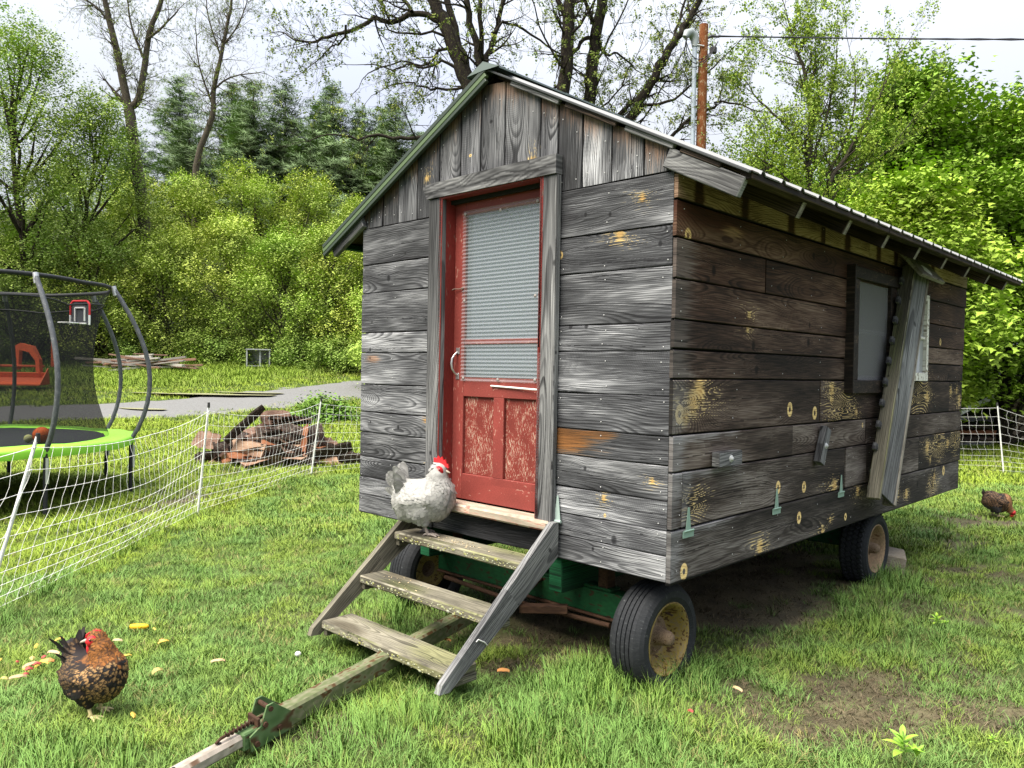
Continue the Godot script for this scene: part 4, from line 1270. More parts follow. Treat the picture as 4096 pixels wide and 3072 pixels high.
func build_roof(coop: Node3D) -> void:
	var tin := mat(0.17, 0.175, 0.18, 0.5, 0.4)
	var green := mat(0.025, 0.038, 0.026, 0.5, 0.5)
	var green2 := mat(0.075, 0.115, 0.05, 0.55, 0.5)
	var z0 := 0.045
	var z1 := -5.78
	for s: float in [-1.0, 1.0]:
		var xe := 0.475 if s > 0 else -3.275
		var mb := MB.new()
		var zs := []
		var hs := []
		var z := z0
		while z > z1:
			for e in [[0.0, 0.0], [0.085, 0.0], [0.10, 0.019], [0.125, 0.019], [0.14, 0.0]]:
				zs.append(z - e[0])
				hs.append(e[1])
			z -= 0.2286
		zs.append(z1 - 0.1)
		hs.append(0.0)
		var up := Vector3(s * 0.516, 1.0, 0).normalized()
		for i in zs.size() - 1:
			for k in 2:
				var d := up * (-0.004 if k == 1 else 0.0)
				var a := Vector3(-1.418, 3.745 + hs[i], zs[i]) + d
				var b := Vector3(-1.418, 3.745 + hs[i + 1], zs[i + 1]) + d
				var c := Vector3(xe, roof_y(xe) + hs[i + 1], zs[i + 1]) + d
				var e := Vector3(xe, roof_y(xe) + hs[i], zs[i]) + d
				mb.quad(a, b, c, e, up if k == 0 else -up)
			var p := Vector3(xe, roof_y(xe) + hs[i], zs[i])
			var q := Vector3(xe, roof_y(xe) + hs[i + 1], zs[i + 1])
			mb.quad(p, q, q - up * 0.004, p - up * 0.004, Vector3(s, 0, 0))
		put(coop, "roof_sheet", mb, tin if s > 0 else green)
		# sheathing under the sheet, strip at the eave, rafters with sawn ends
		var inner := -1.418 + s * 0.02
		timber(coop, "sheathing", M.dark_wood, Vector3(inner, roof_y(inner) - 0.021, -2.87), Vector3(xe - s * 0.09, roof_y(xe - s * 0.09) - 0.021, -2.87), 5.66, 0.022)
		for seg in [[0.03, -1.9], [-1.905, -3.9], [-3.905, -5.76]]:
			timber(coop, "eave_strip", M.dark_wood if s > 0 else M.green_wood, Vector3(xe - s * 0.045, roof_y(xe - s * 0.045) - 0.034, seg[0]), Vector3(xe - s * 0.045, roof_y(xe - s * 0.045) - 0.034, seg[1]), 0.07, 0.045)
		for k in 9:
			var zz := 0.018 - 0.668 * k - (0.0 if k else 0.0)
			var xa := -1.418 + s * 0.03
			var xb := xe - s * 0.065
			if k == 0:
				xa = -0.03 if s > 0 else -2.81
			timber(coop, "rafter", M.grey_wood if k == 0 else M.dark_wood, Vector3(xa, roof_y(xa) - 0.102, zz), Vector3(xb, roof_y(xb) - 0.102, zz), 0.042, 0.105)
			if k:
				var cap := MB.new()
				cap.box(Vector3.ZERO, Vector3(0.006, 0.100, 0.044), 0.002, Basis(Vector3.BACK, -s * 0.4764))
				put(coop, "rafter_end", cap, M.ramp_wood).position = Vector3(xb + s * 0.003, roof_y(xb) - 0.103, zz)
	# rakes: green angle on the left, wood strips on the right
	for k in 3:
		var off: float = [-0.012, -0.045, -0.078][k]
		var m: StandardMaterial3D = [green, green2, green][k]
		var a := Vector3(-1.405, roof_y(-1.418) + off, 0.062 - 0.004 * k)
		var b := Vector3(-3.30, roof_y(-3.30) + off, 0.062 - 0.004 * k)
		timber(coop, "rake_trim", m, a, b, 0.03, [0.034, 0.036, 0.03][k], Vector3.UP, 0.004)
	var xs := [-1.20, -0.79, -0.74, -0.36, -0.30, 0.02, 0.06, 0.30]
	for i in range(0, 8, 2):
		timber(coop, "rake_strip", M.dark_wood if i % 4 else M.grey_wood, Vector3(xs[i], roof_y(xs[i]) - 0.030, 0.030), Vector3(xs[i + 1], roof_y(xs[i + 1]) - 0.030, 0.030), 0.030, 0.034)
	var edge := MB.new()
	edge.beam(Vector3(-1.41, 3.735, 0.052), Vector3(0.465, roof_y(0.465) - 0.010, 0.052), 0.02, 0.014, Vector3.UP, 0.003)
	put(coop, "rake_edge", edge, mat(0.06, 0.063, 0.066, 0.7, 0.1))
	var cap := MB.new()
	for i in 9:
		var za := 0.08 - i * 0.66
		var zb := za - 0.69
		for s: float in [-1.0, 1.0]:
			var p := Vector3(-1.418, 3.782 + 0.004 * (i % 2), za)
			var q := Vector3(-1.418, 3.782 + 0.004 * (i % 2), zb)
			var w := Vector3(s * 0.15, -0.064, 0)
			cap.quad(p, q, q + w, p + w, Vector3(s * 0.5, 1, 0))
			cap.quad(p + w, q + w, q + w + Vector3(0, -0.012, 0), p + w + Vector3(0, -0.012, 0), Vector3(s, 0, 0))
			if i == 0:
				cap.flat(p, p + w, p + Vector3(0, -0.06, 0), Vector3.BACK)
	put(coop, "ridge_cap", cap, mat(0.10, 0.13, 0.12, 0.5, 0.5))


func build_windows(coop: Node3D, sf: Transform3D) -> void:
	var black := tex_mat(mottled(128, 128, Color(0.10, 0.085, 0.075), Color(0.20, 0.165, 0.14), Color(0.30, 0.25, 0.21), 1.5, 4.0, 3, 0.4), 0.7, 0.1)
	var f := MB.new()
	for b in [[2.345, 1.645, 2.37, 2.61, 0.075], [2.365, 1.747, 2.545, 2.52, 0.035], [2.37, 2.52, 3.38, 2.61, 0.05], [2.37, 1.645, 3.26, 1.747, 0.05], [3.235, 1.747, 3.375, 2.52, 0.035]]:
		f.box(Vector3((b[0] + b[2]) * 0.5, (b[1] + b[3]) * 0.5, 0.012 + b[4] * 0.5), Vector3(b[2] - b[0], b[3] - b[1], b[4]), 0.004)
	var w := put(coop, "screen_window", f, black, "dark framed screen window")
	w.transform = sf
	var scr := mat(0.16, 0.16, 0.16, 0.75, 0.4)
	scr.transparency = BaseMaterial3D.TRANSPARENCY_ALPHA
	scr.albedo_color = Color(0.44, 0.44, 0.44, 0.62)
	var s := MB.new()
	s.box(Vector3(2.89, 2.133, 0.018), Vector3(0.695, 0.776, 0.004), 0.001)
	put(w, "screen", s, scr)
	for y: float in [2.13, 1.765]:
		s = MB.new()
		s.box(Vector3(2.89, y, -0.02), Vector3(0.72, 0.035, 0.03), 0.003)
		put(w, "sash_rail", s, mat(0.55, 0.56, 0.58, 0.5))
	s = MB.new()
	s.tube([Vector3(3.02, 1.70, 0.07), Vector3(3.1, 1.715, 0.09), Vector3(3.2, 1.74, 0.075), Vector3(3.24, 1.73, 0.065)], [0.004, 0.004, 0.004, 0.004], 5)
	put(w, "hook", s, mat(0.3, 0.3, 0.3, 0.4))
	# white sash hung beside it
	var white := tex_mat(painted(128, 128, Color(0.83, 0.82, 0.78), Color(0.55, 0.52, 0.47), 0.30, 1.6, 71), 0.6, 0.05)
	var q := MB.new()
	for b in [[3.42, 1.745, 3.48, 2.525, 0.04], [4.125, 1.745, 4.19, 2.525, 0.04], [3.48, 2.47, 4.125, 2.525, 0.04], [3.48, 1.745, 4.125, 1.82, 0.04], [3.48, 2.12, 4.125, 2.145, 0.028], [3.79, 1.82, 3.815, 2.47, 0.030]]:
		q.box(Vector3((b[0] + b[2]) * 0.5, (b[1] + b[3]) * 0.5, 0.026 + b[4] * 0.5), Vector3(b[2] - b[0], b[3] - b[1], b[4]), 0.003)
	var sash := put(coop, "white_sash", q, white, "white painted window sash fixed to the side wall")
	sash.transform = sf
	var gl := mat(0.30, 0.31, 0.31, 0.1, 0.5)
	for p in [[3.635, 2.31, 0.31, 0.33], [3.97, 2.31, 0.31, 0.33], [3.635, 1.97, 0.31, 0.30], [3.97, 1.97, 0.31, 0.30]]:
		var g := MB.new()
		g.box(Vector3(p[0], p[1], 0.036), Vector3(p[2], p[3], 0.004), 0.001)
		put(sash, "pane", g, gl)


func wheel(coop: Node3D, at_: Vector3, out_: float, ribbed: bool, tyre: Material, rim: Material, hub: Material, label: String) -> void:
	# axis along x; «out_» is the side that faces away from the wagon
	var xf := Transform3D(Basis(Vector3.BACK, -PI / 2) if out_ > 0 else Basis(Vector3.BACK, PI / 2), Vector3.ZERO)
	var w := Node3D.new()
	name_in(coop, w, "wheel")
	w.position = at_
	if label:
		w.set_meta("label", label)
	var R := 0.315
	var hw := 0.118
	var pr := [Vector2(0.196, -hw * 0.72), Vector2(0.205, -hw * 0.86), Vector2(0.24, -hw * 1.0), Vector2(0.275, -hw * 0.98), Vector2(0.296, -hw * 0.84), Vector2(R - 0.006, -hw * 0.68)]
	if ribbed:
		for k in 5:
			var c := -hw * 0.62 + hw * 1.24 * (k + 0.5) / 5.0
			var b := hw * 1.24 / 5.0 * 0.5
			pr.append_array([Vector2(R, c - b * 0.76), Vector2(R + 0.001, c + b * 0.76)])
			if k < 4:
				pr.append_array([Vector2(R - 0.013, c + b * 0.86), Vector2(R - 0.013, c + b * 1.14)])
	else:
		pr.append_array([Vector2(R - 0.010, -hw * 0.6), Vector2(R - 0.010, hw * 0.6)])
	pr.append_array([Vector2(R - 0.006, hw * 0.68), Vector2(0.296, hw * 0.84), Vector2(0.275, hw * 0.98), Vector2(0.24, hw), Vector2(0.205, hw * 0.86), Vector2(0.196, hw * 0.72)])
	var mb := MB.new()
	mb.lathe(pr, 56, xf, Color.WHITE, false, Vector2(6, 1))
	if not ribbed:  # chunky tread blocks
		for k in 44:
			for j in 4:
				var g := TAU * (k + (0.5 if j % 2 else 0.0)) / 44.0
				var e := Vector3(cos(g), 0, sin(g))
				var tn := Vector3(-sin(g), 0, cos(g))
				var yy := (j - 1.5) * 0.046
				var bs := Basis(tn.rotated(e, 0.5 if j % 2 else -0.5), e, Vector3.UP.rotated(e, 0.5 if j % 2 else -0.5))
				mb.box(xf * (e * (R - 0.004) + Vector3.UP * yy), Vector3(0.032, 0.018, 0.036), 0.003, xf.basis * bs)
	put(w, "tyre", mb, tyre)
	mb = MB.new()
	mb.lathe([Vector2(0.205, hw * 0.80), Vector2(0.212, hw * 0.88), Vector2(0.204, hw * 0.92), Vector2(0.194, hw * 0.82), Vector2(0.180, hw * 0.60), Vector2(0.170, hw * 0.1), Vector2(0.150, -hw * 0.25), Vector2(0.115, -hw * 0.28), Vector2(0.105, -0.004), Vector2(0.062, 0.002)], 40, xf, Color.WHITE, true, Vector2(2, 1))
	put(w, "rim", mb, rim)
	mb = MB.new()
	mb.lathe([Vector2(0.112, -0.006), Vector2(0.112, 0.008), Vector2(0.064, 0.012), Vector2(0.052, 0.03), Vector2(0.045, 0.075), Vector2(0.046, 0.080), Vector2(0.042, 0.105), Vector2(0.030, 0.122), Vector2(0.0, 0.127)], 20, xf)
	for k in 6:
		var g := TAU * k / 6.0 + 0.3
		mb.lathe([Vector2(0.0, 0.022), Vector2(0.010, 0.021), Vector2(0.011, 0.0)], 6, xf * Transform3D(Basis(), Vector3(cos(g) * 0.085, 0.008, sin(g) * 0.085)))
	put(w, "hub", mb, hub)
	if ribbed:
		mb = MB.new()
		mb.tube([Vector3(out_ * hw * 0.3, 0.125, -0.06), Vector3(out_ * hw * 0.72, 0.118, -0.062)], [0.007, 0.006], 6)
		put(w, "valve", mb, mat(0.05, 0.03, 0.02, 0.6))


func build_running_gear(coop: Node3D) -> void:
	var tyre := tex_mat(mottled(256, 96, Color(0.105, 0.112, 0.125), Color(0.165, 0.172, 0.182), Color(0.34, 0.35, 0.35), 2.2, 6.0, 91, 0.62), 0.75, 0.06)
	var rim := tex_mat(mottled(192, 128, Color(0.48, 0.42, 0.30), Color(0.55, 0.47, 0.20), Color(0.30, 0.22, 0.15), 0.9, 4.0, 17, 0.22), 0.6, 0.05)
	var rim2 := tex_mat(mottled(128, 128, Color(0.50, 0.42, 0.33), Color(0.58, 0.49, 0.38), Color(0.38, 0.28, 0.2), 0.9, 4.0, 19, 0.4), 0.7, 0.05)
	var hub := tex_mat(mottled(128, 128, Color(0.37, 0.31, 0.25), Color(0.48, 0.41, 0.33), Color(0.28, 0.2, 0.14), 1.4, 5.0, 29, 0.4), 0.85, 0.06)
	wheel(coop, Vector3(-0.235, 0.245, -0.255), 1.0, true, tyre, rim, hub, "front right wheel with a ribbed tyre and yellow rim")
	wheel(coop, Vector3(-2.28, 0.245, -0.255), -1.0, true, tyre, rim, hub, "front left wheel behind the steps")
	wheel(coop, Vector3(-0.205, 0.285, -3.47), 1.0, false, tyre, rim2, hub, "rear right wheel with a block tread and tan rim")
	wheel(coop, Vector3(-2.28, 0.285, -3.47), -1.0, false, tyre, rim2, hub, "rear left wheel")
	var paint := tex_mat(mottled(192, 96, Color(0.05, 0.20, 0.11), Color(0.07, 0.25, 0.14), Color(0.17, 0.105, 0.07), 1.2, 7.0, 41, 0.36), 0.55, 0.04)
	var rust := tex_mat(mottled(128, 128, Color(0.20, 0.135, 0.10), Color(0.29, 0.21, 0.155), Color(0.13, 0.085, 0.06), 1.3, 5.0, 47, 0.3), 0.85, 0.06)
	# sills of the box
	for x in [-0.815, -2.065]:
		timber(coop, "sill_beam", M.green_wood, Vector3(x, 0.525, -0.035), Vector3(x, 0.525, -5.5), 0.105, 0.215)
	for z in [-0.30, -3.47]:
		timber(coop, "axle", paint, Vector3(-0.36, 0.345, z), Vector3(-2.16, 0.345, z), 0.11, 0.15)
		timber(coop, "bolster", paint, Vector3(-0.55, 0.432, z), Vector3(-2.3, 0.432, z), 0.10, 0.02)
	var br := MB.new()
	br.beam(Vector3(-0.36, 0.262, -0.245), Vector3(-2.16, 0.262, -0.245), 0.03, 0.016)
	put(coop, "axle_flange", br, rust)
	var mb := MB.new()
	for x: float in [-0.62, -2.03]:
		mb = MB.new()
		mb.box(Vector3(x, 0.50, -0.30), Vector3(0.07, 0.16, 0.09), 0.006)
		mb.tube([Vector3(x, 0.22, -0.30), Vector3(x, 0.44, -0.30)], [0.04, 0.04], 10)
		put(coop, "king_pin", mb, rust)
	mb = MB.new()
	mb.beam(Vector3(-1.20, 0.42, -0.34), Vector3(-0.99, 0.30, 0.36), 0.13, 0.02, Vector3.UP)
	mb.beam(Vector3(-0.78, 0.30, -0.12), Vector3(-1.02, 0.29, 0.06), 0.06, 0.05)
	mb.tube([Vector3(-0.5, 0.25, -0.18), Vector3(-1.3, 0.24, -0.14), Vector3(-2.0, 0.25, -0.18)], [0.016, 0.016, 0.016], 7)
	mb.beam(Vector3(-1.27, 0.40, -0.3), Vector3(-1.27, 0.40, -3.4), 0.09, 0.09)
	put(coop, "steering_linkage", mb, rust)
	# drawbar
	var bar := tex_mat(mottled(256, 96, Color(0.33, 0.36, 0.24), Color(0.44, 0.43, 0.35), Color(0.30, 0.22, 0.14), 0.9, 4.0, 61, 0.28), 0.7, 0.06)
	var barg := tex_mat(mottled(192, 96, Color(0.50, 0.47, 0.43), Color(0.62, 0.58, 0.54), Color(0.36, 0.28, 0.22), 0.9, 4.0, 63, 0.4), 0.55, 0.04)
	var P := Vector3(-1.60, 0.112, -0.15)
	var Q := Vector3(-1.055, 0.062, 1.82)
	var T := Q + (Q - P).normalized() * 1.15
	mb = MB.new()
	mb.beam(P, Q, 0.092, 0.10, Vector3.UP, 0.012)
	var db := put(coop, "drawbar", mb, bar, "greenish steel drawbar lying on the grass in front")
	var dir := (Q - P).normalized()
	var up := dir.cross(Vector3.RIGHT).normalized()
	if up.y < 0:
		up = -up
	mb = MB.new()
	mb.beam(Q - dir * 0.25 + up * 0.004, T, 0.070, 0.062, Vector3.UP, 0.014)
	put(db, "extension_bar", mb, barg)
	for h: float in [0.42, 0.66, 0.9]:
		mb = MB.new()
		mb.lathe([Vector2(0.0, 0.0355), Vector2(0.011, 0.0355)], 10, Transform3D(Basis(Vector3.RIGHT, up, dir), Q + dir * (h - 0.22)))
		put(db, "pin_hole", mb, mat(0.01, 0.01, 0.01, 0.9))
	var grn := tex_mat(mottled(128, 96, Color(0.24, 0.33, 0.19), Color(0.36, 0.44, 0.30), Color(0.26, 0.19, 0.13), 1.1, 6.0, 67, 0.3), 0.65, 0.05)
	mb = MB.new()
	var pf := Transform3D(Basis(dir, up, Vector3.RIGHT), Q)
	if pf.basis.determinant() < 0:
		pf.basis.z = -pf.basis.z
	for s: float in [-1.0, 1.0]:
		mb.slab(PackedVector2Array([Vector2(-0.20, -0.045), Vector2(0.05, -0.052), Vector2(0.06, 0.02), Vector2(-0.01, 0.045), Vector2(-0.045, 0.125), Vector2(-0.085, 0.125), Vector2(-0.20, 0.040)]), 0.010, pf * at(0, 0, s * 0.053))
	mb.beam(Q - dir * 0.02, Q + dir * 0.10, 0.088, 0.080, Vector3.UP, 0.006)
	put(db, "hitch_bracket", mb, grn)
	mb = MB.new()
	mb.tube([pf * Vector3(-0.065, 0.105, -0.066), pf * Vector3(-0.065, 0.105, 0.066)], [0.012, 0.012], 8)
	for q in [Vector2(-0.12, -0.005), Vector2(0.02, -0.025), Vector2(-0.03, 0.045)]:
		for s: float in [-1.0, 1.0]:
			mb.tube([pf * Vector3(q.x, q.y, s * 0.056), pf * Vector3(q.x, q.y, s * 0.070)], [0.015, 0.013], 6)
	put(db, "pins", mb, rust)
	mb = MB.new()
	var sp := []
	var sr := []
	for i in 60:
		var g := TAU * i / 8.0
		sp.append(pf * Vector3(0.0 + 0.17 * i / 60.0, 0.058 + 0.012 * sin(g), 0.012 * cos(g)))
		sr.append(0.0035)
	mb.tube(sp, sr, 5)
	mb.tube([pf * Vector3(-0.05, 0.058, 0), pf * Vector3(0.19, 0.055, 0), pf * Vector3(0.22, 0.042, 0)], [0.007, 0.007, 0.007], 6)
	mb.box(pf * Vector3(0.0, 0.06, 0), Vector3(0.016, 0.04, 0.10), 0.003, pf.basis)
	put(db, "latch_spring", mb, rust)


func build_stairs(coop: Node3D) -> void:
	var st := Node3D.new()
	name_in(coop, st, "stairs")
	st.set_meta("label", "three grey lichened wooden steps hinged under the door")
	for s in [[-0.762, 0.0], [-2.0, 0.0]]:
		var mb := MB.new()
		# outline in (z, y), then turned so that the board's thickness lies along x
		mb.slab(PackedVector2Array([Vector2(0.030, 0.655), Vector2(0.030, 0.865), Vector2(0.075, 0.865), Vector2(0.935, 0.125), Vector2(0.955, 0.08), Vector2(0.885, 0.075)]), 0.042, Transform3D(Basis(Vector3(0, 0, 1), Vector3.UP, Vector3(-1, 0, 0)), Vector3(s[0], 0, 0)))
		for i in mb.t.size():
			var p := mb.v[i]
			var q := Vector2(p.z * 0.76 - p.y * 0.65, p.z * 0.65 + p.y * 0.76 + p.x)
			mb.t[i] = Vector2(q.x * 0.7, q.y * 2.4)
		put(st, "stringer", mb, M.grey_wood if s[0] > -1 else M.step_wood)
	for t in [[0.655, 0.315, 0.20], [0.405, 0.595, 0.205], [0.165, 0.880, 0.235]]:
		var tr := timber(st, "tread", M.step_wood, Vector3(-0.785, t[0] - 0.026, t[1] - t[2] * 0.5), Vector3(-1.978, t[0] - 0.026, t[1] - t[2] * 0.5), t[2], 0.052, Vector3.UP, 0.008)
		var cl := MB.new()
		for x: float in [-0.80, -1.963]:
			cl.beam(Vector3(x, t[0] - 0.075, t[1] - 0.02), Vector3(x, t[0] - 0.075, t[1] - t[2]), 0.034, 0.045)
		put(st, "cleat", cl, M.step_wood)
		var li := MB.new()  # lichen along the front edge
		for i in 120:
			var x := rng.randf_range(-1.95, -0.80)
			var p := Vector3(x, t[0] - 0.028 - absf(rng.randfn(0, 0.010)) + rng.randf_range(-0.005, 0.018), t[1] + 0.0015)
			var r := rng.randf_range(0.002, 0.007) * (1.4 if rng.randf() < 0.15 else 0.8)
			var col := Color(0.24, 0.235, 0.07).lerp(Color(0.30, 0.31, 0.24), rng.randf())
			for k in 6:
				var a := TAU * k / 6.0
				var b := TAU * (k + 1) / 6.0
				li.flat(p + Vector3(0, 0, 0.003), p + Vector3(cos(a) * r * 1.6, sin(a) * r, 0), p + Vector3(cos(b) * r * 1.6, sin(b) * r, 0), Vector3.BACK, col)
		var lo := put(tr, "lichen", li, mat(1, 1, 1, 0.95, 0.1, true))
		lo.set_meta("kind", "stuff")
	var hk := MB.new()
	hk.tube([Vector3(-0.738, 0.30, 0.70), Vector3(-0.733, 0.312, 0.69), Vector3(-0.733, 0.285, 0.64), Vector3(-0.736, 0.265, 0.62)], [0.004, 0.004, 0.004, 0.004], 5)
	put(st, "hook", hk, mat(0.55, 0.55, 0.53, 0.4))


# ---------------------------------------------------------------- wood
# One board's picture, grain along x. p: seed, lx, ly (metres), dark, mid, light, knots [[x, y, r, kind]], stains [[x, y, rx, ry, colour, strength]]
func wood(w: int, h: int, p: Dictionary) -> Image:
	var r := RandomNumberGenerator.new()
	r.seed = p.seed
	var so := r.randf() * 900.0
	var lx: float = p.lx
	var ly: float = p.ly
	var yp := r.randf_range(-0.12, ly + 0.12)
	var z0 := r.randf_range(0.025, 0.09)
	var zv := r.randf_range(0.05, 0.11)
	var slope := r.randf_range(-0.05, 0.05)
	var sp: float = p.get("ring", r.randf_range(0.0075, 0.0120))
	var dark: Color = p.dark
	var mid: Color = p.mid
	var light: Color = p.light
	var knots: Array = p.get("knots", [])
	var stains: Array = p.get("stains", [])
	var saw: float = p.get("saw", 0.0)
	var wear: float = p.get("wear", 1.0)
	var raw: Color = p.get("raw", Color(0.80, 0.69, 0.45))
	var data := PackedByteArray()
	data.resize(w * h * 3)
	var zs := PackedFloat32Array()
	for i in w:
		zs.append(z0 + nz.get_noise_2d(i * lx / w * 70.0 + so, 7.3 + so) * zv)
	var cracks := []
	for k in r.randi_range(1, 3):
		cracks.append([r.randf() * ly, r.randf() * lx, r.randf_range(0.15, 0.5) * lx])
	var o := 0
	for j in h:
		var y := (j + 0.5) / h * ly
		var edge := minf(y, ly - y)
		for i in w:
			var x := (i + 0.5) / w * lx
			var yy := y - yp + slope * x + nz.get_noise_2d(x * 95.0 + so, y * 300.0) * 0.026
			var kt := 0.0
			var rawness := 0.0
			var lines := 0.0
			for k in knots:
				var dx: float = x - k[0]
				var dy: float = y - k[1]
				var kr: float = k[2]
				var d2 := dx * dx * 0.34 + dy * dy
				if d2 < kr * kr * 12.0:
					var e := exp(-d2 / (kr * kr * 3.6))
					yy += kr * 1.3 * e * dy / (absf(dy) + 0.35 * kr)
					var q := sqrt(dx * dx * 1.7 + dy * dy) / kr
					if k[3] == 3:
						lines = maxf(lines, e)
					elif k[3] == 2:
						rawness = maxf(rawness, 1.30 - 0.75 * q)
						lines = maxf(lines, e * 0.55)
					if q < 1.0:
						kt = maxf(kt, 1.0 - q * q) if k[3] != 1 else maxf(kt, 0.001)
						if k[3] == 1:
							rawness = maxf(rawness, 1.3 if q > 0.36 else 0.2)
			var z := zs[i]
			var rings := sqrt(yy * yy + z * z) / sp + nz.get_noise_2d(x * 120.0 + so, y * 900.0) * 0.3
			var s := rings - floorf(rings)
			var late := smoothstep(0.3, 0.8, s) * (1.0 - smoothstep(0.9, 1.0, s)) * (0.62 + 0.9 * nz.get_noise_2d(floorf(rings) * 61.0, so))
			rawness = maxf(rawness, lines * 1.5 * smoothstep(0.35, 0.1, s))
			var fib := nf.get_noise_2d(x * 28.0 + so, y * 900.0 + so)
			var blot := nz.get_noise_2d(x * 90.0 + so * 2.0, y * 420.0 + 40.0)
			var big := nz.get_noise_2d(x * 30.0 + so * 3.0, y * 90.0 + 90.0)
			var t := 0.57 - 0.44 * late * wear + 0.24 * fib + 0.34 * blot + 0.40 * big
			if saw > 0.0:
				t += saw * sin((x + y * y * 3.0) * 520.0 + nz.get_noise_2d(x * 60.0, y * 60.0 + so) * 9.0) * 0.5
			t -= kt * 0.55
			t -= 0.35 * smoothstep(0.008, 0.0, edge)
			for cr in cracks:
				if absf(x - cr[1]) < cr[2] and absf(y - cr[0] - nz.get_noise_2d(x * 60.0 + so, cr[0] * 999.0) * 0.02) < 0.0016:
					t -= 0.7
			var col := dark.lerp(mid, clampf(t * 2.0, 0.0, 1.0)) if t < 0.5 else mid.lerp(light, clampf(t * 2.0 - 1.0, 0.0, 1.0))
			if rawness > 0.0:
				var m := clampf((rawness - 0.42 + 0.5 * fib + 0.3 * blot - 0.35 * late) * 2.6, 0.0, 1.0)
				col = col.lerp(raw.lerp(Color(0.48, 0.33, 0.17), clampf(late * 0.7 + kt * 0.25, 0.0, 1.0)), m * 0.9)
			for st in stains:
				var ex: float = (x - st[0]) / st[2]
				var ey: float = (y - st[1]) / st[3]
				var g := exp(-(ex * ex + ey * ey))
				if g > 0.03:
					var f := clampf((g + 0.28 * fib + 0.22 * blot - 0.25) * 2.2, 0.0, 1.0) * float(st[5])
					col = col.lerp((st[4] as Color) * (0.65 + 0.6 * t), f)
			data[o] = clampi(int(col.r * 255.0), 0, 255)
			data[o + 1] = clampi(int(col.g * 255.0), 0, 255)
			data[o + 2] = clampi(int(col.b * 255.0), 0, 255)
			o += 3
	return Image.create_from_data(w, h, false, Image.FORMAT_RGB8, data)


# Draws many boards at once on all cores. jobs: [w, h, p]
func wood_all(jobs: Array) -> Array:
	var out := []
	out.resize(jobs.size())
	var id := WorkerThreadPool.add_group_task(func(i: int): out[i] = wood(jobs[i][0], jobs[i][1], jobs[i][2]), jobs.size())
	WorkerThreadPool.wait_for_group_task_completion(id)
	return out


# Paint with chips through to bare wood
func painted(w: int, h: int, base: Color, chip: Color, amount: float, stretch: float, sd: int, fade := 0.12) -> Image:
	var im := Image.create(w, h, false, Image.FORMAT_RGB8)
	for j in h:
		for i in w:
			var a := nf.get_noise_2d(i * 0.8 * stretch + sd, j * 0.8 / stretch + sd * 3.0)
			var b := nz.get_noise_2d(i * 1.1 + sd * 7.0, j * 1.1)
			var c := nf.get_noise_2d(i * 2.6 * stretch + 300.0, j * 2.6 / stretch + sd)
			var col := base * (1.0 + fade * b + 0.10 * c)
			var k := smoothstep(amount, amount + 0.10, a * 0.65 + b * 0.35 + c * 0.25)
			col = col.lerp(chip * (1.0 + 0.25 * c), k)
			im.set_pixel(i, j, Color(col.r, col.g, col.b))
	return im


# Two noises between three colours
func mottled(w: int, h: int, a: Color, b: Color, c: Color, fine: float, coarse: float, sd: int, spots := 0.35) -> Image:
	var im := Image.create(w, h, false, Image.FORMAT_RGB8)
	for j in h:
		for i in w:
			var x := nf.get_noise_2d(i * fine + sd, j * fine)
			var y := nz.get_noise_2d(i * coarse + sd * 5.0, j * coarse)
			var col := a.lerp(b, clampf(0.5 + x * 0.7 + y * 0.5, 0.0, 1.0))
			col = col.lerp(c, smoothstep(spots, spots + 0.15, y * 0.7 + x * 0.5))
			im.set_pixel(i, j, col)
	return im


# A wall board between four corners (u, y) of its wall's face; «along» is true where it runs along u
func board(parent: Node, m: Material, c00: Vector2, c10: Vector2, c11: Vector2, c01: Vector2, along: bool, thick: float, lift: float, tx: Rect2, label := "") -> MeshInstance3D:
	var mb := MB.new()
	var segs := 6
	var wid := (c01 - c00).length() if along else (c10 - c00).length()
	var bev := 0.005 / maxf(wid, 0.02)
	var prof := [Vector2(0.0, -thick), Vector2(0.0, -0.005), Vector2(bev, 0.0), Vector2(1.0 - bev, 0.0), Vector2(1.0, -0.005), Vector2(1.0, -thick)]
	var so := rng.randf() * 500.0
	var rows := []
	var uvs := []
	for i in segs + 1:
		var s := float(i) / segs
		var a := c00.lerp(c10, s) if along else c00.lerp(c01, s)
		var b := c01.lerp(c11, s) if along else c10.lerp(c11, s)
		var cross := (b - a).normalized()
		a += cross * (0.0014 + nz.get_noise_2d(s * 160.0 + so, 3.0) * 0.005)
		b -= cross * (0.0014 + nz.get_noise_2d(s * 160.0 + so, 90.0) * 0.005)
		var cup := nz.get_noise_2d(s * 60.0 + so, 200.0) * 0.004
		var row := []
		var ru := []
		for q: Vector2 in prof:
			var g := a.lerp(b, q.x)
			row.append(Vector3(g.x, g.y, lift + cup + q.y))
			ru.append(Vector2((g.x - tx.position.x) / tx.size.x, 1.0 - (g.y - tx.position.y) / tx.size.y))
		rows.append(row)
		uvs.append(ru)
	for i in segs:
		for k in 5:
			var hint := Vector3.BACK
			if k == 0 or k == 4:
				var f: Vector3 = rows[i][0] - rows[i][5]
				hint = f.normalized() * (1.0 if k == 0 else -1.0)
			mb.quad(rows[i][k], rows[i + 1][k], rows[i + 1][k + 1], rows[i][k + 1], hint, uvs[i][k], uvs[i + 1][k], uvs[i + 1][k + 1], uvs[i][k + 1])
	for e in [0, segs]:
		var f: Vector3 = rows[1][2] - rows[0][2]
		mb.quad(rows[e][0], rows[e][2], rows[e][3], rows[e][5], -f if e == 0 else f, uvs[e][0], uvs[e][2], uvs[e][3], uvs[e][5], Color(0.75, 0.75, 0.75))
	return put(parent, "plank", mb, m, label)


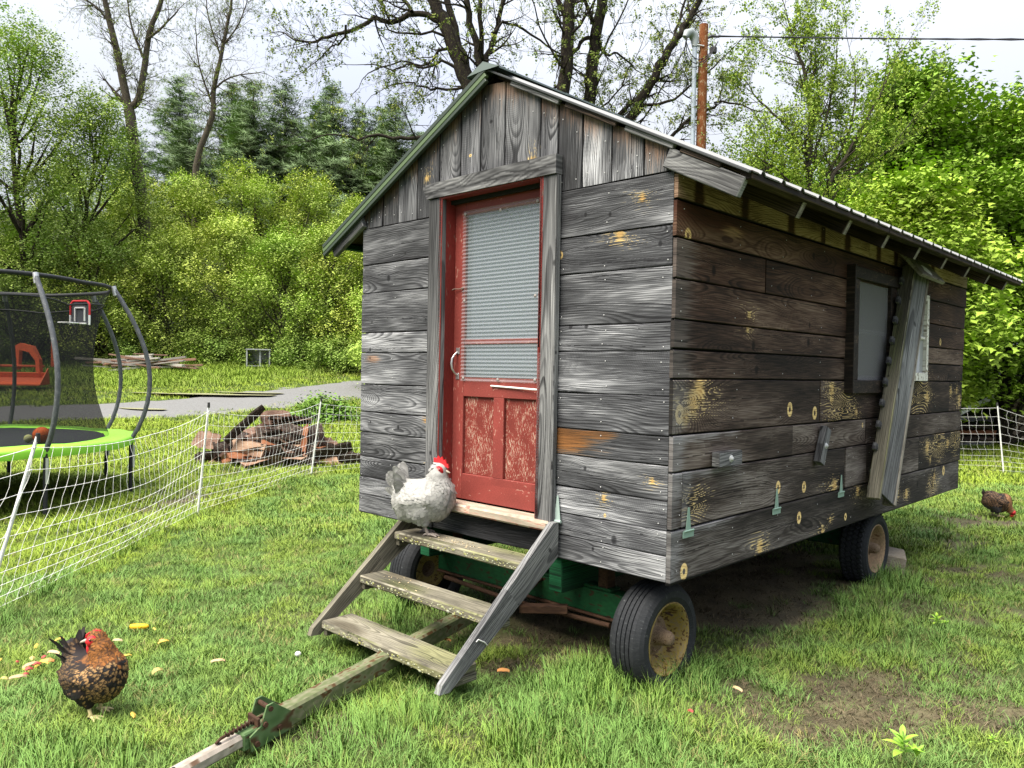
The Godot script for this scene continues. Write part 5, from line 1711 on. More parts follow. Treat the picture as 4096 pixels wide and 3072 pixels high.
func timber(parent: Node, called: String, m: Material, p: Vector3, q: Vector3, w: float, d: float, up := Vector3.UP, bev := 0.005, label := "") -> MeshInstance3D:
	var mb := MB.new()
	mb.beam(p, q, w, d, up, bev, Color.WHITE, Vector2(rng.randf(), rng.randf()))
	return put(parent, called, mb, m, label)


# ---------------------------------------------------------------- net fence
func net_span(mb: MB, a: Vector3, b: Vector3, ta: Vector3, tb: Vector3, sag: float, cell := 0.13) -> void:
	var heights := [0.02, 0.10, 0.19, 0.29, 0.41, 0.55, 0.70, 0.86, 1.02, 1.18]
	var n := maxi(3, int((b - a).length() / cell))
	var so := rng.randf() * 300.0
	var grid := []
	for j in heights.size():
		var f: float = heights[j] / 1.2
		var row := []
		for i in n + 1:
			var s := float(i) / n
			var lo := a.lerp(b, s)
			var hi := ta.lerp(tb, s)
			lo.y = ground_y(lo.x, lo.z) + 0.01
			var p := lo.lerp(hi, f)
			p.y -= sag * 4.0 * s * (1.0 - s) * f * (0.75 + 0.25 * f)
			var bulge := sin(PI * s) * 0.10 * sin(PI * f) + nz.get_noise_2d(s * 130.0 + so, f * 120.0) * 0.06
			var side := (b - a).normalized().cross(Vector3.UP)
			p += side * bulge + (b - a).normalized() * nz.get_noise_2d(s * 240.0 + so, f * 500.0) * 0.035
			row.append(p)
		grid.append(row)
	for j in heights.size():
		var rr := []
		rr.resize(n + 1)
		rr.fill(0.0030 if j == heights.size() - 1 else 0.0022)
		mb.tube(grid[j], rr, 3, Color.WHITE, false)
	for i in n + 1:
		var col := []
		var rr := []
		for j in heights.size():
			col.append(grid[j][i])
			rr.append(0.0019)
			if j < heights.size() - 1:
				var m: Vector3 = (grid[j][i] + grid[j + 1][i]) * 0.5
				col.append(m + (b - a).normalized() * (0.012 if j % 2 else -0.012) * (1.0 + 0.6 * sin(i * 1.7)))
				rr.append(0.0018)
		mb.tube(col, rr, 3, Color.WHITE, false)
		for j in heights.size():  # knots
			if i % 1 == 0 and -a.z < 12.0:
				mb.box(grid[j][i], Vector3.ONE * 0.009, 0.002)


func net_fence(label: String, feet: Array, tops: Array, sags: Array, posts: Array) -> void:
	var f := thing("net_fence", label, "fence")
	var white := mat(0.66, 0.66, 0.64, 0.45, 0.4)
	white.backlight_enabled = true
	white.backlight = Color(0.2, 0.2, 0.2)
	var black := mat(0.03, 0.03, 0.03, 0.6)
	for i in feet.size():
		if not posts[i]:
			continue
		var mb := MB.new()
		var t: Vector3 = tops[i] + (tops[i] - feet[i]).normalized() * 0.07
		mb.tube([feet[i] - (tops[i] - feet[i]).normalized() * 0.08, t], [0.0135, 0.0125], 8)
		var p := put(f, "post", mb, white)
		mb = MB.new()
		mb.tube([t - Vector3(0, 0.05, 0), t + Vector3(0, 0.012, 0)], [0.017, 0.015], 8)
		put(p, "cap", mb, black)
	for i in feet.size() - 1:
		var mb := MB.new()
		net_span(mb, feet[i], feet[i + 1], tops[i], tops[i + 1], sags[i])
		put(f, "netting", mb, white)


func build_fences() -> void:
	net_fence("white electric net fence sagging between slim posts left of the coop", [Vector3(-4.3, 0, -3.6), Vector3(-3.60, 0, -5.33), Vector3(-3.72, 0, -9.30), Vector3(-3.29, 0, -12.9), Vector3(-1.2, 0, -15.6), Vector3(1.8, 0.01, -17.5)],
		[Vector3(-4.2, 1.15, -3.6), Vector3(-3.37, 1.19, -5.53), Vector3(-3.61, 1.25, -9.30), Vector3(-3.15, 1.19, -12.9), Vector3(-1.1, 1.2, -15.6), Vector3(1.9, 1.2, -17.5)], [0.1, 0.13, 0.12, 0.12, 0.12], [true, true, true, true, true, true])
	net_fence("white electric net fence in the right background before the pallets", [Vector3(4.6, 0, -17.0), Vector3(8.0, 0, -15.4), Vector3(9.43, 0, -14.93), Vector3(11.2, 0, -13.9), Vector3(13.2, 0, -13.4)],
		[Vector3(4.6, 1.2, -17.0), Vector3(7.95, 1.22, -15.4), Vector3(9.28, 1.25, -14.93), Vector3(11.2, 1.15, -13.9), Vector3(13.2, 1.2, -13.4)], [0.1, 0.02, 0.22, 0.12], [true, false, true, true, true])


# ---------------------------------------------------------------- trampoline
func build_trampoline() -> void:
	var c := Vector3(-7.28, 0, -10.15)
	var R := 2.10
	var t := thing("trampoline", "round trampoline with a black safety net, curved grey poles and a lime green pad", "trampoline", at(c.x, 0, c.z))
	var grey := mat(0.20, 0.205, 0.215, 0.55, 0.5)
	var foam := tex_mat(mottled(64, 256, Color(0.29, 0.30, 0.315), Color(0.35, 0.36, 0.375), Color(0.44, 0.45, 0.46), 2.4, 6.0, 33, 0.35), 0.7, 0.05)
	var black := mat(0.02, 0.021, 0.023, 0.6)
	var zinc := mat(0.5, 0.51, 0.52, 0.35, 0.5)
	zinc.metallic = 0.6
	var a0 := 0.27
	var topy := 2.80
	for k in 8:
		var a: float = a0 + TAU * k / 8.0
		var e := Vector3(cos(a), 0, -sin(a))
		var mb := MB.new()
		var pts := []
		var rr := []
		for i in 13:
			var f := i / 12.0
			var y := lerpf(0.72, topy, f)
			var b := 0.03 + 0.30 * sin(PI * pow(f, 0.85) * 0.92) - 0.30 * f * f
			pts.append(e * (R + b) + Vector3.UP * y)
			rr.append(0.030)
		mb.tube(pts, rr, 10, Color.WHITE, true, 0.6)
		put(t, "pole", mb, foam)
		mb = MB.new()
		mb.tube([e * (R + 0.04) + Vector3.UP * 1.86, e * (R + 0.04), ].map(func(p: Vector3): return Vector3(p.x, minf(p.y, 0.74), p.z)), [0.026, 0.026], 8)
		put(t, "leg", mb, black)
		mb = MB.new()
		mb.tube([e * (R + 0.075) + Vector3.UP * 0.36, e * (R + 0.075) + Vector3.UP * 0.66], [0.02, 0.02], 8)
		mb.tube([pts[12] - Vector3(0, 0.10, 0) + e * 0.03, pts[12] + Vector3(0, 0.025, 0)], [0.033, 0.033], 8)
		put(t, "bracket", mb, zinc)
	var mb := MB.new()
	var ring := []
	var rr := []
	for k in 49:
		var a := a0 + TAU * k / 48.0
		var s := absf(cos((a - a0) * 4.0))
		ring.append(Vector3(cos(a), 0, -sin(a)) * (R - 0.265 + 0.02 * s) + Vector3.UP * (topy + 0.01 - 0.015 * (1.0 - s)))
		rr.append(0.028)
	mb.tube(ring, rr, 8, Color.WHITE, false)
	put(t, "top_ring", mb, black)
	# pad: a soft ring with a drooping skirt
	mb = MB.new()
	mb.lathe([Vector2(R + 0.055, 0.66), Vector2(R + 0.075, 0.745), Vector2(R + 0.04, 0.785), Vector2(R - 0.12, 0.795), Vector2(R - 0.30, 0.775), Vector2(R - 0.33, 0.755)], 72)
	for i in mb.v.size():
		var p := mb.v[i]
		p.y += nz.get_noise_2d(p.x * 90.0, p.z * 90.0) * 0.03
		mb.v[i] = p
	put(t, "pad", mb, mat(0.27, 0.62, 0.05, 0.55, 0.4))
	mb = MB.new()
	mb.lathe([Vector2(R - 0.30, 0.77), Vector2(R - 0.5, 0.755), Vector2(0.6, 0.735), Vector2(0.0, 0.73)], 56)
	put(t, "jumping_mat", mb, mat(0.022, 0.024, 0.028, 0.7))
	mb = MB.new()
	mb.tube(range(49).map(func(k: int): return Vector3(cos(TAU * k / 48.0), 0, sin(TAU * k / 48.0)) * (R + 0.02) + Vector3.UP * 0.70), range(49).map(func(_k: int): return 0.025), 6, Color.WHITE, false)
	put(t, "frame_ring", mb, zinc)
	# net: held at the poles' heads, drawn inwards between them
	var nm := mat(0.02, 0.021, 0.022, 0.9, 0.1)
	nm.transparency = BaseMaterial3D.TRANSPARENCY_ALPHA
	nm.albedo_color = Color(0.135, 0.14, 0.145, 0.60)
	var nt := nm.duplicate()
	nt.albedo_color = Color(0.135, 0.14, 0.145, 0.36)
	for band in 2:
		mb = MB.new()
		var seg := 96
		var rows := 12
		var pts := []
		for j in rows + 1:
			var f := float(j) / rows
			var y := lerpf(0.76, 2.56, f) if band == 0 else lerpf(2.56, topy, f)
			var row := []
			for k in seg + 1:
				var a := a0 + TAU * k / seg
				var s := absf(cos((a - a0) * 4.0))
				var r := 0.0
				if band == 0:
					r = lerpf(R - 0.26, R - 0.33 - 0.10 * (1.0 - s), f) - 0.16 * sin(PI * f) - 0.05 * (1.0 - s) * f
				else:
					r = lerpf(R - 0.33 - 0.15 * (1.0 - s), R - 0.265, f)
				row.append(Vector3(cos(a) * r, y - (0.05 * (1.0 - s) if (band == 0 and j == rows) or (band == 1 and j == 0) else 0.0), -sin(a) * r))
			pts.append(row)
		for j in rows:
			for k in seg:
				mb.quad(pts[j][k], pts[j][k + 1], pts[j + 1][k + 1], pts[j + 1][k], Vector3(pts[j][k].x, 0, pts[j][k].z))
		put(t, "safety_net" if band == 0 else "upper_net", mb, nm if band == 0 else nt)
		if band == 0:
			mb = MB.new()
			mb.tube(pts[rows], range(seg + 1).map(func(_k: int): return 0.012), 5, Color.WHITE, false)
			put(t, "net_hem", mb, black)
	# hoop hung inside the net
	var ha := -0.30
	var hp := c + Vector3(cos(ha), 0, -sin(ha)) * (R - 0.62)
	hp = Vector3(-5.66, 2.42, -10.25)
	var hoop := thing("basketball_hoop", "small basketball hoop with a red edged clear backboard hung inside the trampoline net", "basketball hoop", Transform3D(Basis(Vector3.UP, -0.25), hp))
	var red := mat(0.55, 0.03, 0.04, 0.5)
	var wht := mat(0.75, 0.75, 0.75, 0.5)
	mb = MB.new()
	mb.slab(PackedVector2Array([Vector2(-0.15, -0.15), Vector2(0.15, -0.15), Vector2(0.15, 0.12), Vector2(0.11, 0.165), Vector2(-0.11, 0.165), Vector2(-0.15, 0.12)]), 0.01)
	var bm := mat(0.3, 0.3, 0.32, 0.5)
	bm.transparency = BaseMaterial3D.TRANSPARENCY_ALPHA
	bm.albedo_color = Color(0.36, 0.37, 0.40, 0.75)
	put(hoop, "backboard", mb, bm)
	mb = MB.new()
	var oc := [Vector3(-0.15, -0.02, 0.012), Vector3(-0.15, 0.12, 0.012), Vector3(-0.11, 0.165, 0.012), Vector3(0.11, 0.165, 0.012), Vector3(0.15, 0.12, 0.012), Vector3(0.15, -0.02, 0.012)]
	for i in 5:
		mb.beam(oc[i], oc[i + 1], 0.02, 0.022, Vector3.BACK)
	put(hoop, "red_edge", mb, red)
	mb = MB.new()
	for i in [[-0.15, -0.15, -0.15, -0.02], [0.15, -0.15, 0.15, -0.02], [-0.075, -0.10, -0.075, 0.075], [0.075, -0.10, 0.075, 0.075], [-0.075, 0.075, 0.075, 0.075], [-0.10, -0.13, 0.10, -0.13]]:
		mb.beam(Vector3(i[0], i[1], 0.014), Vector3(i[2], i[3], 0.014), 0.02, 0.022, Vector3.BACK)
	put(hoop, "target_square", mb, wht)
	mb = MB.new()
	mb.tube(range(25).map(func(k: int): return Vector3(-0.06 + cos(TAU * k / 24.0) * 0.115, -0.13, 0.14 + sin(TAU * k / 24.0) * 0.115)), range(25).map(func(_k: int): return 0.009), 6, Color.WHITE, false)
	put(hoop, "rim", mb, wht)
	mb = MB.new()
	for k in 12:
		for s: float in [-1.0, 1.0]:
			var pts := []
			for j in 5:
				var a := TAU * (k + s * j * 0.5) / 12.0
				var r := lerpf(0.115, 0.065, j / 4.0)
				pts.append(Vector3(-0.06 + cos(a) * r, -0.13 - j * 0.055, 0.14 + sin(a) * r))
			mb.tube(pts, [0.003, 0.003, 0.003, 0.003, 0.003], 3, Color.WHITE, false)
	put(hoop, "net", mb, black)
	# balls on the mat
	var ball := SphereMesh.new()
	ball.radius = 0.105
	ball.height = 0.21
	ball.radial_segments = 32
	ball.rings = 16
	ball.material = tex_mat(mottled(128, 64, Color(0.66, 0.29, 0.11), Color(0.76, 0.36, 0.15), Color(0.60, 0.25, 0.09), 3.0, 6.0, 2, 0.5), 0.7, 0.02)
	var b := thing("basketball", "orange basketball on the trampoline mat by the net", "basketball", at(-5.92, 0.855, -9.85))
	put_mesh(b, "ball", ball)
	mb = MB.new()
	for q in [Basis(), Basis(Vector3.RIGHT, PI / 2), Basis(Vector3.BACK, PI / 2), Basis(Vector3.RIGHT, PI / 2).rotated(Vector3.UP, 0.8)]:
		mb.tube(range(33).map(func(k: int): return (q as Basis) * Vector3(cos(TAU * k / 32.0), 0, sin(TAU * k / 32.0)) * 0.1045), range(33).map(func(_k: int): return 0.0022), 4, Color.WHITE, false)
	put(b, "seams", mb, black)
	ball = SphereMesh.new()
	ball.radius = 0.052
	ball.height = 0.104
	ball.radial_segments = 24
	ball.rings = 12
	ball.material = mat(0.30, 0.32, 0.14, 0.9)
	b = thing("small_ball", "small faded yellow-green ball left of the basketball on the trampoline mat", "ball", at(-6.15, 0.80, -9.95))
	put_mesh(b, "ball", ball)
	mb = MB.new()
	mb.tube(range(33).map(func(k: int): return Vector3(cos(TAU * k / 32.0), 0.35 * sin(TAU * k / 16.0), sin(TAU * k / 32.0)).normalized() * 0.0515), range(33).map(func(_k: int): return 0.0018), 4, Color.WHITE, false)
	put(b, "seam", mb, mat(0.5, 0.5, 0.45, 0.9))


# ---------------------------------------------------------------- piles and odds and ends
func bark_slab(l: float, w: float, th: float, sd: int) -> Array:  # [wood, bark]
	var r := RandomNumberGenerator.new()
	r.seed = sd
	var wd := MB.new()
	var bk := MB.new()
	var n := 7
	var seg := 5
	var rows := []
	for i in n + 1:
		var s := float(i) / n
		var ww := w * (0.55 + 0.5 * sin(PI * lerpf(0.18, 0.86, s))) * r.randf_range(0.85, 1.12)
		var hh := th * r.randf_range(0.75, 1.2)
		var x := (s - 0.5) * l + (r.randf_range(-0.05, 0.05) if i == 0 or i == n else 0.0)
		var row := []
		for k in seg + 1:
			var a := PI * k / seg
			row.append(Vector3(x, sin(a) * hh + 0.05 * th * r.randf_range(-1, 1), -cos(a) * ww * 0.5))
		rows.append(row)
	for i in n:
		for k in seg:
			bk.quad(rows[i][k], rows[i + 1][k], rows[i + 1][k + 1], rows[i][k + 1], Vector3.UP + Vector3(0, 0, (k - 2) * 0.5), Vector2(k * 0.2, i * 0.3), Vector2(k * 0.2, i * 0.3 + 0.3), Vector2(k * 0.2 + 0.2, i * 0.3 + 0.3), Vector2(k * 0.2 + 0.2, i * 0.3))
		wd.quad(rows[i][0], rows[i + 1][0], rows[i + 1][seg], rows[i][seg], Vector3.DOWN, Vector2(i * 0.2, 0), Vector2(i * 0.2 + 0.2, 0), Vector2(i * 0.2 + 0.2, 0.4), Vector2(i * 0.2, 0.4))
	for i in [0, n]:
		for k in range(1, seg - 1):
			wd.flat(rows[i][0], rows[i][k], rows[i][k + 1], Vector3.LEFT if i == 0 else Vector3.RIGHT)
		wd.flat(rows[i][0], rows[i][seg - 1], rows[i][seg], Vector3.LEFT if i == 0 else Vector3.RIGHT)
	return [wd, bk]


func build_piles() -> void:
	var jobs := []
	for i in 3:
		jobs.append([256, 96, {"seed": 960 + i, "lx": 1.2, "ly": 0.4, "dark": [Color(0.34, 0.20, 0.13), Color(0.28, 0.20, 0.16), Color(0.38, 0.28, 0.22)][i], "mid": [Color(0.48, 0.31, 0.21), Color(0.41, 0.32, 0.27), Color(0.51, 0.41, 0.34)][i], "light": [Color(0.60, 0.43, 0.30), Color(0.53, 0.44, 0.38), Color(0.62, 0.53, 0.45)][i]}])
	var im := wood_all(jobs)
	var woods := im.map(func(i: Image): return tex_mat(i, 0.8, 0.15))
	M.fresh_wood = woods[2]
	M.orange_wood = woods[0]
	var bark := tex_mat(mottled(128, 128, Color(0.14, 0.115, 0.10), Color(0.26, 0.215, 0.19), Color(0.38, 0.35, 0.32), 1.7, 6.0, 7, 0.35), 0.95, 0.8)
	var protos := []
	for i in 9:
		protos.append(bark_slab([0.8, 0.62, 0.9, 0.5, 0.7, 0.85, 0.4, 0.6, 0.45][i], [0.26, 0.33, 0.22, 0.26, 0.2, 0.3, 0.24, 0.34, 0.2][i], [0.045, 0.06, 0.04, 0.05, 0.03, 0.07, 0.05, 0.05, 0.03][i], 31 + i))
	var meshes := []
	for i in 9:
		meshes.append([protos[i][0].mesh(woods[i % 3]), protos[i][1].mesh(bark)])
	var c := Vector3(-4.35, 0, -14.6)
	var logs := [[-4.05, 0.36, -14.45, 0.30, 1.1, 0.25, "thick dark log end rising from the right of the bark heap"], [-5.0, 0.22, -14.35, 0.22, 0.9, 0.5, "dark log at the front left of the bark heap"], [-4.5, 0.25, -14.2, 0.17, 0.8, -0.3, "thin log under the middle of the bark heap"]]
	for l in logs:
		var mb := MB.new()
		var pts := []
		var rr := []
		for i in 7:
			var f := i / 6.0
			pts.append(Vector3(lerpf(-0.5, 0.5, f) * l[4], nz.get_noise_2d(f * 80.0, l[3] * 900.0) * 0.08 + 0.14 * f, nz.get_noise_2d(f * 80.0 + 90.0, l[3] * 900.0) * 0.1))
			rr.append(l[3] * (0.82 + 0.3 * nz.get_noise_2d(f * 200.0, l[3] * 700.0)))
		mb.tube(pts, rr, 14, Color.WHITE, true, 1.0)
		tag(put(self, "log", mb, bark), l[6], "log")
		get_node("log" if names["log"] == 1 else "log_%03d" % (names["log"] - 1)).transform = at(l[0], l[1], l[2], l[5])
	for i in 118:
		var k := rng.randi() % 9
		var u := rng.randf_range(-1.0, 1.0)
		var w := rng.randf_range(-1.0, 1.0)
		var rad := sqrt(u * u + w * w)
		if rad > 1.0:
			continue
		var top := 0.78 * (1.0 - pow(rad, 1.6)) * (0.8 if u > 0.25 else 1.0)
		var x := c.x + u * 1.25
		var z := c.z + w * 0.85
		var y := lerpf(0.05, top, rng.randf_range(0.35, 1.0)) + 0.05
		var turn := rng.randf_range(-0.9, 0.9) + (PI if rng.randf() < 0.5 else 0.0)
		var bs := Basis(Vector3.UP, turn) * Basis(Vector3.BACK, rng.randf_range(-0.35, 0.35) - 0.4 * u * cos(turn)) * Basis(Vector3.RIGHT, rng.randf_range(-0.7, 0.7) + (PI if rng.randf() < 0.84 else 0.0) + 0.5)
		var t := thing("bark_slab", "bark-edged slab of brown wood in the heap behind the white net fence", "wood slab", Transform3D(bs, Vector3(x, y, z)), "bark slabs heaped behind the net fence")
		put_mesh(t, "wood", meshes[k][0])
		put_mesh(t, "bark", meshes[k][1])
	for s in [[-4.85, 0.72, -14.2, 0.5, 0.75, "pale slab sticking up at the top left of the bark heap", 2], [-3.75, 0.42, -14.1, 1.7, 0.9, "black curl of bark standing on the right of the heap", 0], [-3.2, 0.28, -14.0, 0.3, 0.25, "orange slab splayed out at the right foot of the heap", 0], [-2.85, 0.12, -14.1, -0.4, 0.05, "flat brown slab lying rightmost beside the bark heap", 1], [-5.55, 0.42, -14.2, 2.7, 0.1, "tan slab jutting out of the left of the bark heap", 1]]:
		var t := thing("bark_slab", s[5], "wood slab", Transform3D(Basis(Vector3.UP, s[3]) * Basis(Vector3.BACK, s[4]) * Basis(Vector3.RIGHT, 2.2), Vector3(s[0], s[1], s[2])), "bark slabs heaped behind the net fence")
		put_mesh(t, "wood", meshes[s[6]][0])
		put_mesh(t, "bark", meshes[s[6]][1])
	# lumber pile at the edge of the wood
	var tones := [mat(0.22, 0.20, 0.18), mat(0.17, 0.10, 0.075), mat(0.34, 0.32, 0.29), mat(0.26, 0.15, 0.10)]
	for i in 34:
		var tone := rng.randi() % 4
		var mb := MB.new()
		var l := rng.randf_range(1.3, 2.9)
		mb.box(Vector3.ZERO, Vector3(l, rng.randf_range(0.05, 0.11), rng.randf_range(0.1, 0.2)), 0.006)
		var x := rng.randf_range(-18.6, -14.9)
		var f := 1.0 - absf(x + 16.8) / 2.4
		var o := put(self, "old_board", mb, tones[tone])
		var z := -34.8 + rng.randf_range(-0.5, 0.4)
		o.transform = Transform3D(Basis(Vector3.UP, rng.randf_range(-0.5, 0.5)) * Basis(Vector3.BACK, rng.randf_range(-0.16, 0.16)), Vector3(x, ground_y(x, z) + 0.22 + rng.randf() * 0.65 * f, z))
		tag(o, ["weathered grey", "dark brown", "pale grey", "reddish brown"][tone] + " old board in the lumber pile at the edge of the wood", "board", "boards in the lumber pile")
	# grey crate at the wood's edge
	var gm := mat(0.30, 0.31, 0.32, 0.7)
	var crate := thing("crate", "open grey crate standing in the grass at the edge of the wood", "crate", at(-11.9, ground_y(-11.9, -36.6), -36.6, 0.35))
	for w in [["side_board", Vector3(-0.5, 0.42, 0), Vector3(0.05, 0.84, 0.7)], ["side_board", Vector3(0.5, 0.42, 0), Vector3(0.05, 0.84, 0.7)], ["top_board", Vector3(0, 0.865, 0), Vector3(1.1, 0.05, 0.75)], ["back_board", Vector3(0, 0.42, -0.35), Vector3(0.95, 0.8, 0.04)], ["shelf", Vector3(0, 0.1, 0), Vector3(0.95, 0.05, 0.66)], ["middle_post", Vector3(0.08, 0.47, 0.2), Vector3(0.08, 0.72, 0.08)]]:
		var mb := MB.new()
		mb.box(w[1], w[2], 0.006)
		put(crate, w[0], mb, gm)
	# orange loader seen through the trampoline's net
	var orange := mat(0.58, 0.11, 0.04, 0.6, 0.3)
	var ld := thing("tractor_loader", "orange tractor loader bucket and arms parked beyond the trampoline", "tractor loader", Transform3D(Basis(Vector3.UP, 0.15).scaled(Vector3.ONE * 1.15), Vector3(-18.7, ground_y(-18.7, -29.5) + 0.12, -29.5)))
	var mb2 := MB.new()
	var prof := PackedVector2Array([Vector2(0.0, 0.02), Vector2(0.75, 0.0), Vector2(0.75, 0.04), Vector2(0.15, 0.10), Vector2(0.05, 0.25), Vector2(0.08, 0.40), Vector2(0.04, 0.42), Vector2(-0.03, 0.25)])
	mb2.slab(prof, 2.0, Transform3D(Basis(Vector3(0, 0, 1), Vector3.UP, Vector3(-1, 0, 0)), Vector3.ZERO))
	for s: float in [-1.0, 1.0]:
		mb2.slab(PackedVector2Array([Vector2(-0.02, 0.05), Vector2(0.72, 0.03), Vector2(0.10, 0.56)]), 0.03, Transform3D(Basis(Vector3(0, 0, 1), Vector3.UP, Vector3(-1, 0, 0)), Vector3(s * 1.0, 0, 0)))
	put(ld, "bucket", mb2, orange)
	for s in [-0.72, 0.72]:
		var mb := MB.new()
		mb.slab(PackedVector2Array([Vector2(-0.10, 0.35), Vector2(0.06, 0.30), Vector2(0.02, 0.85), Vector2(-0.25, 1.28), Vector2(-0.75, 1.38), Vector2(-0.95, 1.30), Vector2(-1.0, 0.5), Vector2(-0.82, 0.5), Vector2(-0.78, 1.15), Vector2(-0.40, 1.08), Vector2(-0.14, 0.80)]), 0.13, Transform3D(Basis(Vector3(0.92, 0, 0.39), Vector3.UP, Vector3(-0.39, 0, 0.92)), Vector3(s, 0, 0)))
		put(ld, "arm", mb, orange)
	var tw := MB.new()
	tw.box(Vector3(0.95, 1.05, -0.5), Vector3(0.16, 0.9, 0.16), 0.02)
	tw.box(Vector3(0, 0.62, -0.25), Vector3(1.5, 0.08, 0.08), 0.02)
	put(ld, "frame", tw, orange)
	# the leaning ramp against the side wall
	var foot := COOP * Vector3(0.175, 0.82, -2.83)
	var head := COOP * Vector3(0.135, 2.70, -3.66)
	var out := COOP.basis * Vector3(1, 0, 0)
	var ax := (head - foot).normalized()
	var sd := ax.cross(out).normalized()
	var rb := Basis(ax, out, sd)
	if rb.determinant() < 0:
		rb = Basis(ax, out, -sd)
	rb = rb.orthonormalized()
	var L := (head - foot).length()
	var ramp := thing("chicken_ramp", "grey plank chicken ramp leaning upright against the coop's dark side wall", "ramp", Transform3D(rb, foot))
	var a := MB.new()
	a.box(Vector3(L * 0.5, 0.0, 0.0), Vector3(L, 0.03, 0.315), 0.004, Basis(), Color.WHITE, Vector2(0.1, 0.2), Vector2(0.6, 1.2))
	put(ramp, "deck", a, M.grey_wood)
	var near_s := 1.0 if (rb * Vector3(0, 0, 1)).dot(COOP.basis * Vector3(0, 0, 1)) > 0 else -1.0
	for s: float in [-1.0, 1.0]:
		a = MB.new()
		a.box(Vector3(L * 0.5 - (0.06 if s == near_s else 0.0), -0.028, s * 0.180), Vector3(L, 0.10, 0.036), 0.005, Basis(), Color.WHITE, Vector2(0.5, 0.6 * s))
		put(ramp, "side_rail", a, M.step_wood if s == near_s else M.ramp_wood)
	for k in 9:
		a = MB.new()
		a.box(Vector3(0.35 + k * 0.185, -0.060, near_s * 0.215), Vector3(0.055, 0.03, 0.06), 0.003)
		put(ramp, "cleat", a, M.grey_wood)
	var cc := [Vector3(0.08, 2.805, -3.47), Vector3(0.08, 2.785, -4.10), Vector3(0.22, 2.628, -3.92), Vector3(0.22, 2.640, -3.18)].map(func(p: Vector3): return COOP * p)
	var px: Vector3 = (cc[1] - cc[0] + cc[2] - cc[3]).normalized()
	var pz: Vector3 = px.cross(cc[3] - cc[0] + cc[2] - cc[1]).normalized()
	var pb := Basis(px, pz.cross(px), pz)
	var mid: Vector3 = (cc[0] + cc[1] + cc[2] + cc[3]) * 0.25
	a = MB.new()
	a.box(Vector3.ZERO, Vector3(0.62, 0.27, 0.032), 0.005)
	var cap := put(ramp, "cap_board", a, M.ramp_wood, "cap board with a white stain")
	cap.transform = Transform3D(rb, foot).affine_inverse() * Transform3D(pb, mid)
	a = MB.new()
	for s: float in [-1.0, 1.0]:
		for k in 9:
			var g := TAU * k / 9.0
			var g2 := TAU * ((k + 1) % 9) / 9.0
			a.flat(Vector3(-0.04, 0.05, s * 0.0185), Vector3(-0.04 + cos(g) * (0.09 + 0.03 * sin(g * 5.0)), 0.05 + sin(g) * 0.06, s * 0.0185), Vector3(-0.04 + cos(g2) * (0.09 + 0.03 * sin(g2 * 5.0)), 0.05 + sin(g2) * 0.06, s * 0.0185), Vector3(0, 0, s))
	put(cap, "white_stain", a, mat(0.72, 0.72, 0.70, 0.9))
	# concrete block behind the rear wheel
	var bp := COOP * Vector3(-0.16, 0.075, -4.06)
	a = MB.new()
	a.box(Vector3.ZERO, Vector3(0.20, 0.17, 0.42), 0.010)
	var blk := put(self, "concrete_block", a, tex_mat(mottled(96, 96, Color(0.42, 0.39, 0.34), Color(0.55, 0.52, 0.47), Color(0.36, 0.33, 0.28), 2.5, 6.0, 12, 0.4), 0.95, 0.1))
	blk.transform = Transform3D(COOP.basis * Basis(Vector3.UP, 0.35) * Basis(Vector3.BACK, -0.12), bp)
	tag(blk, "concrete block wedged behind the coop's rear right wheel", "concrete block")


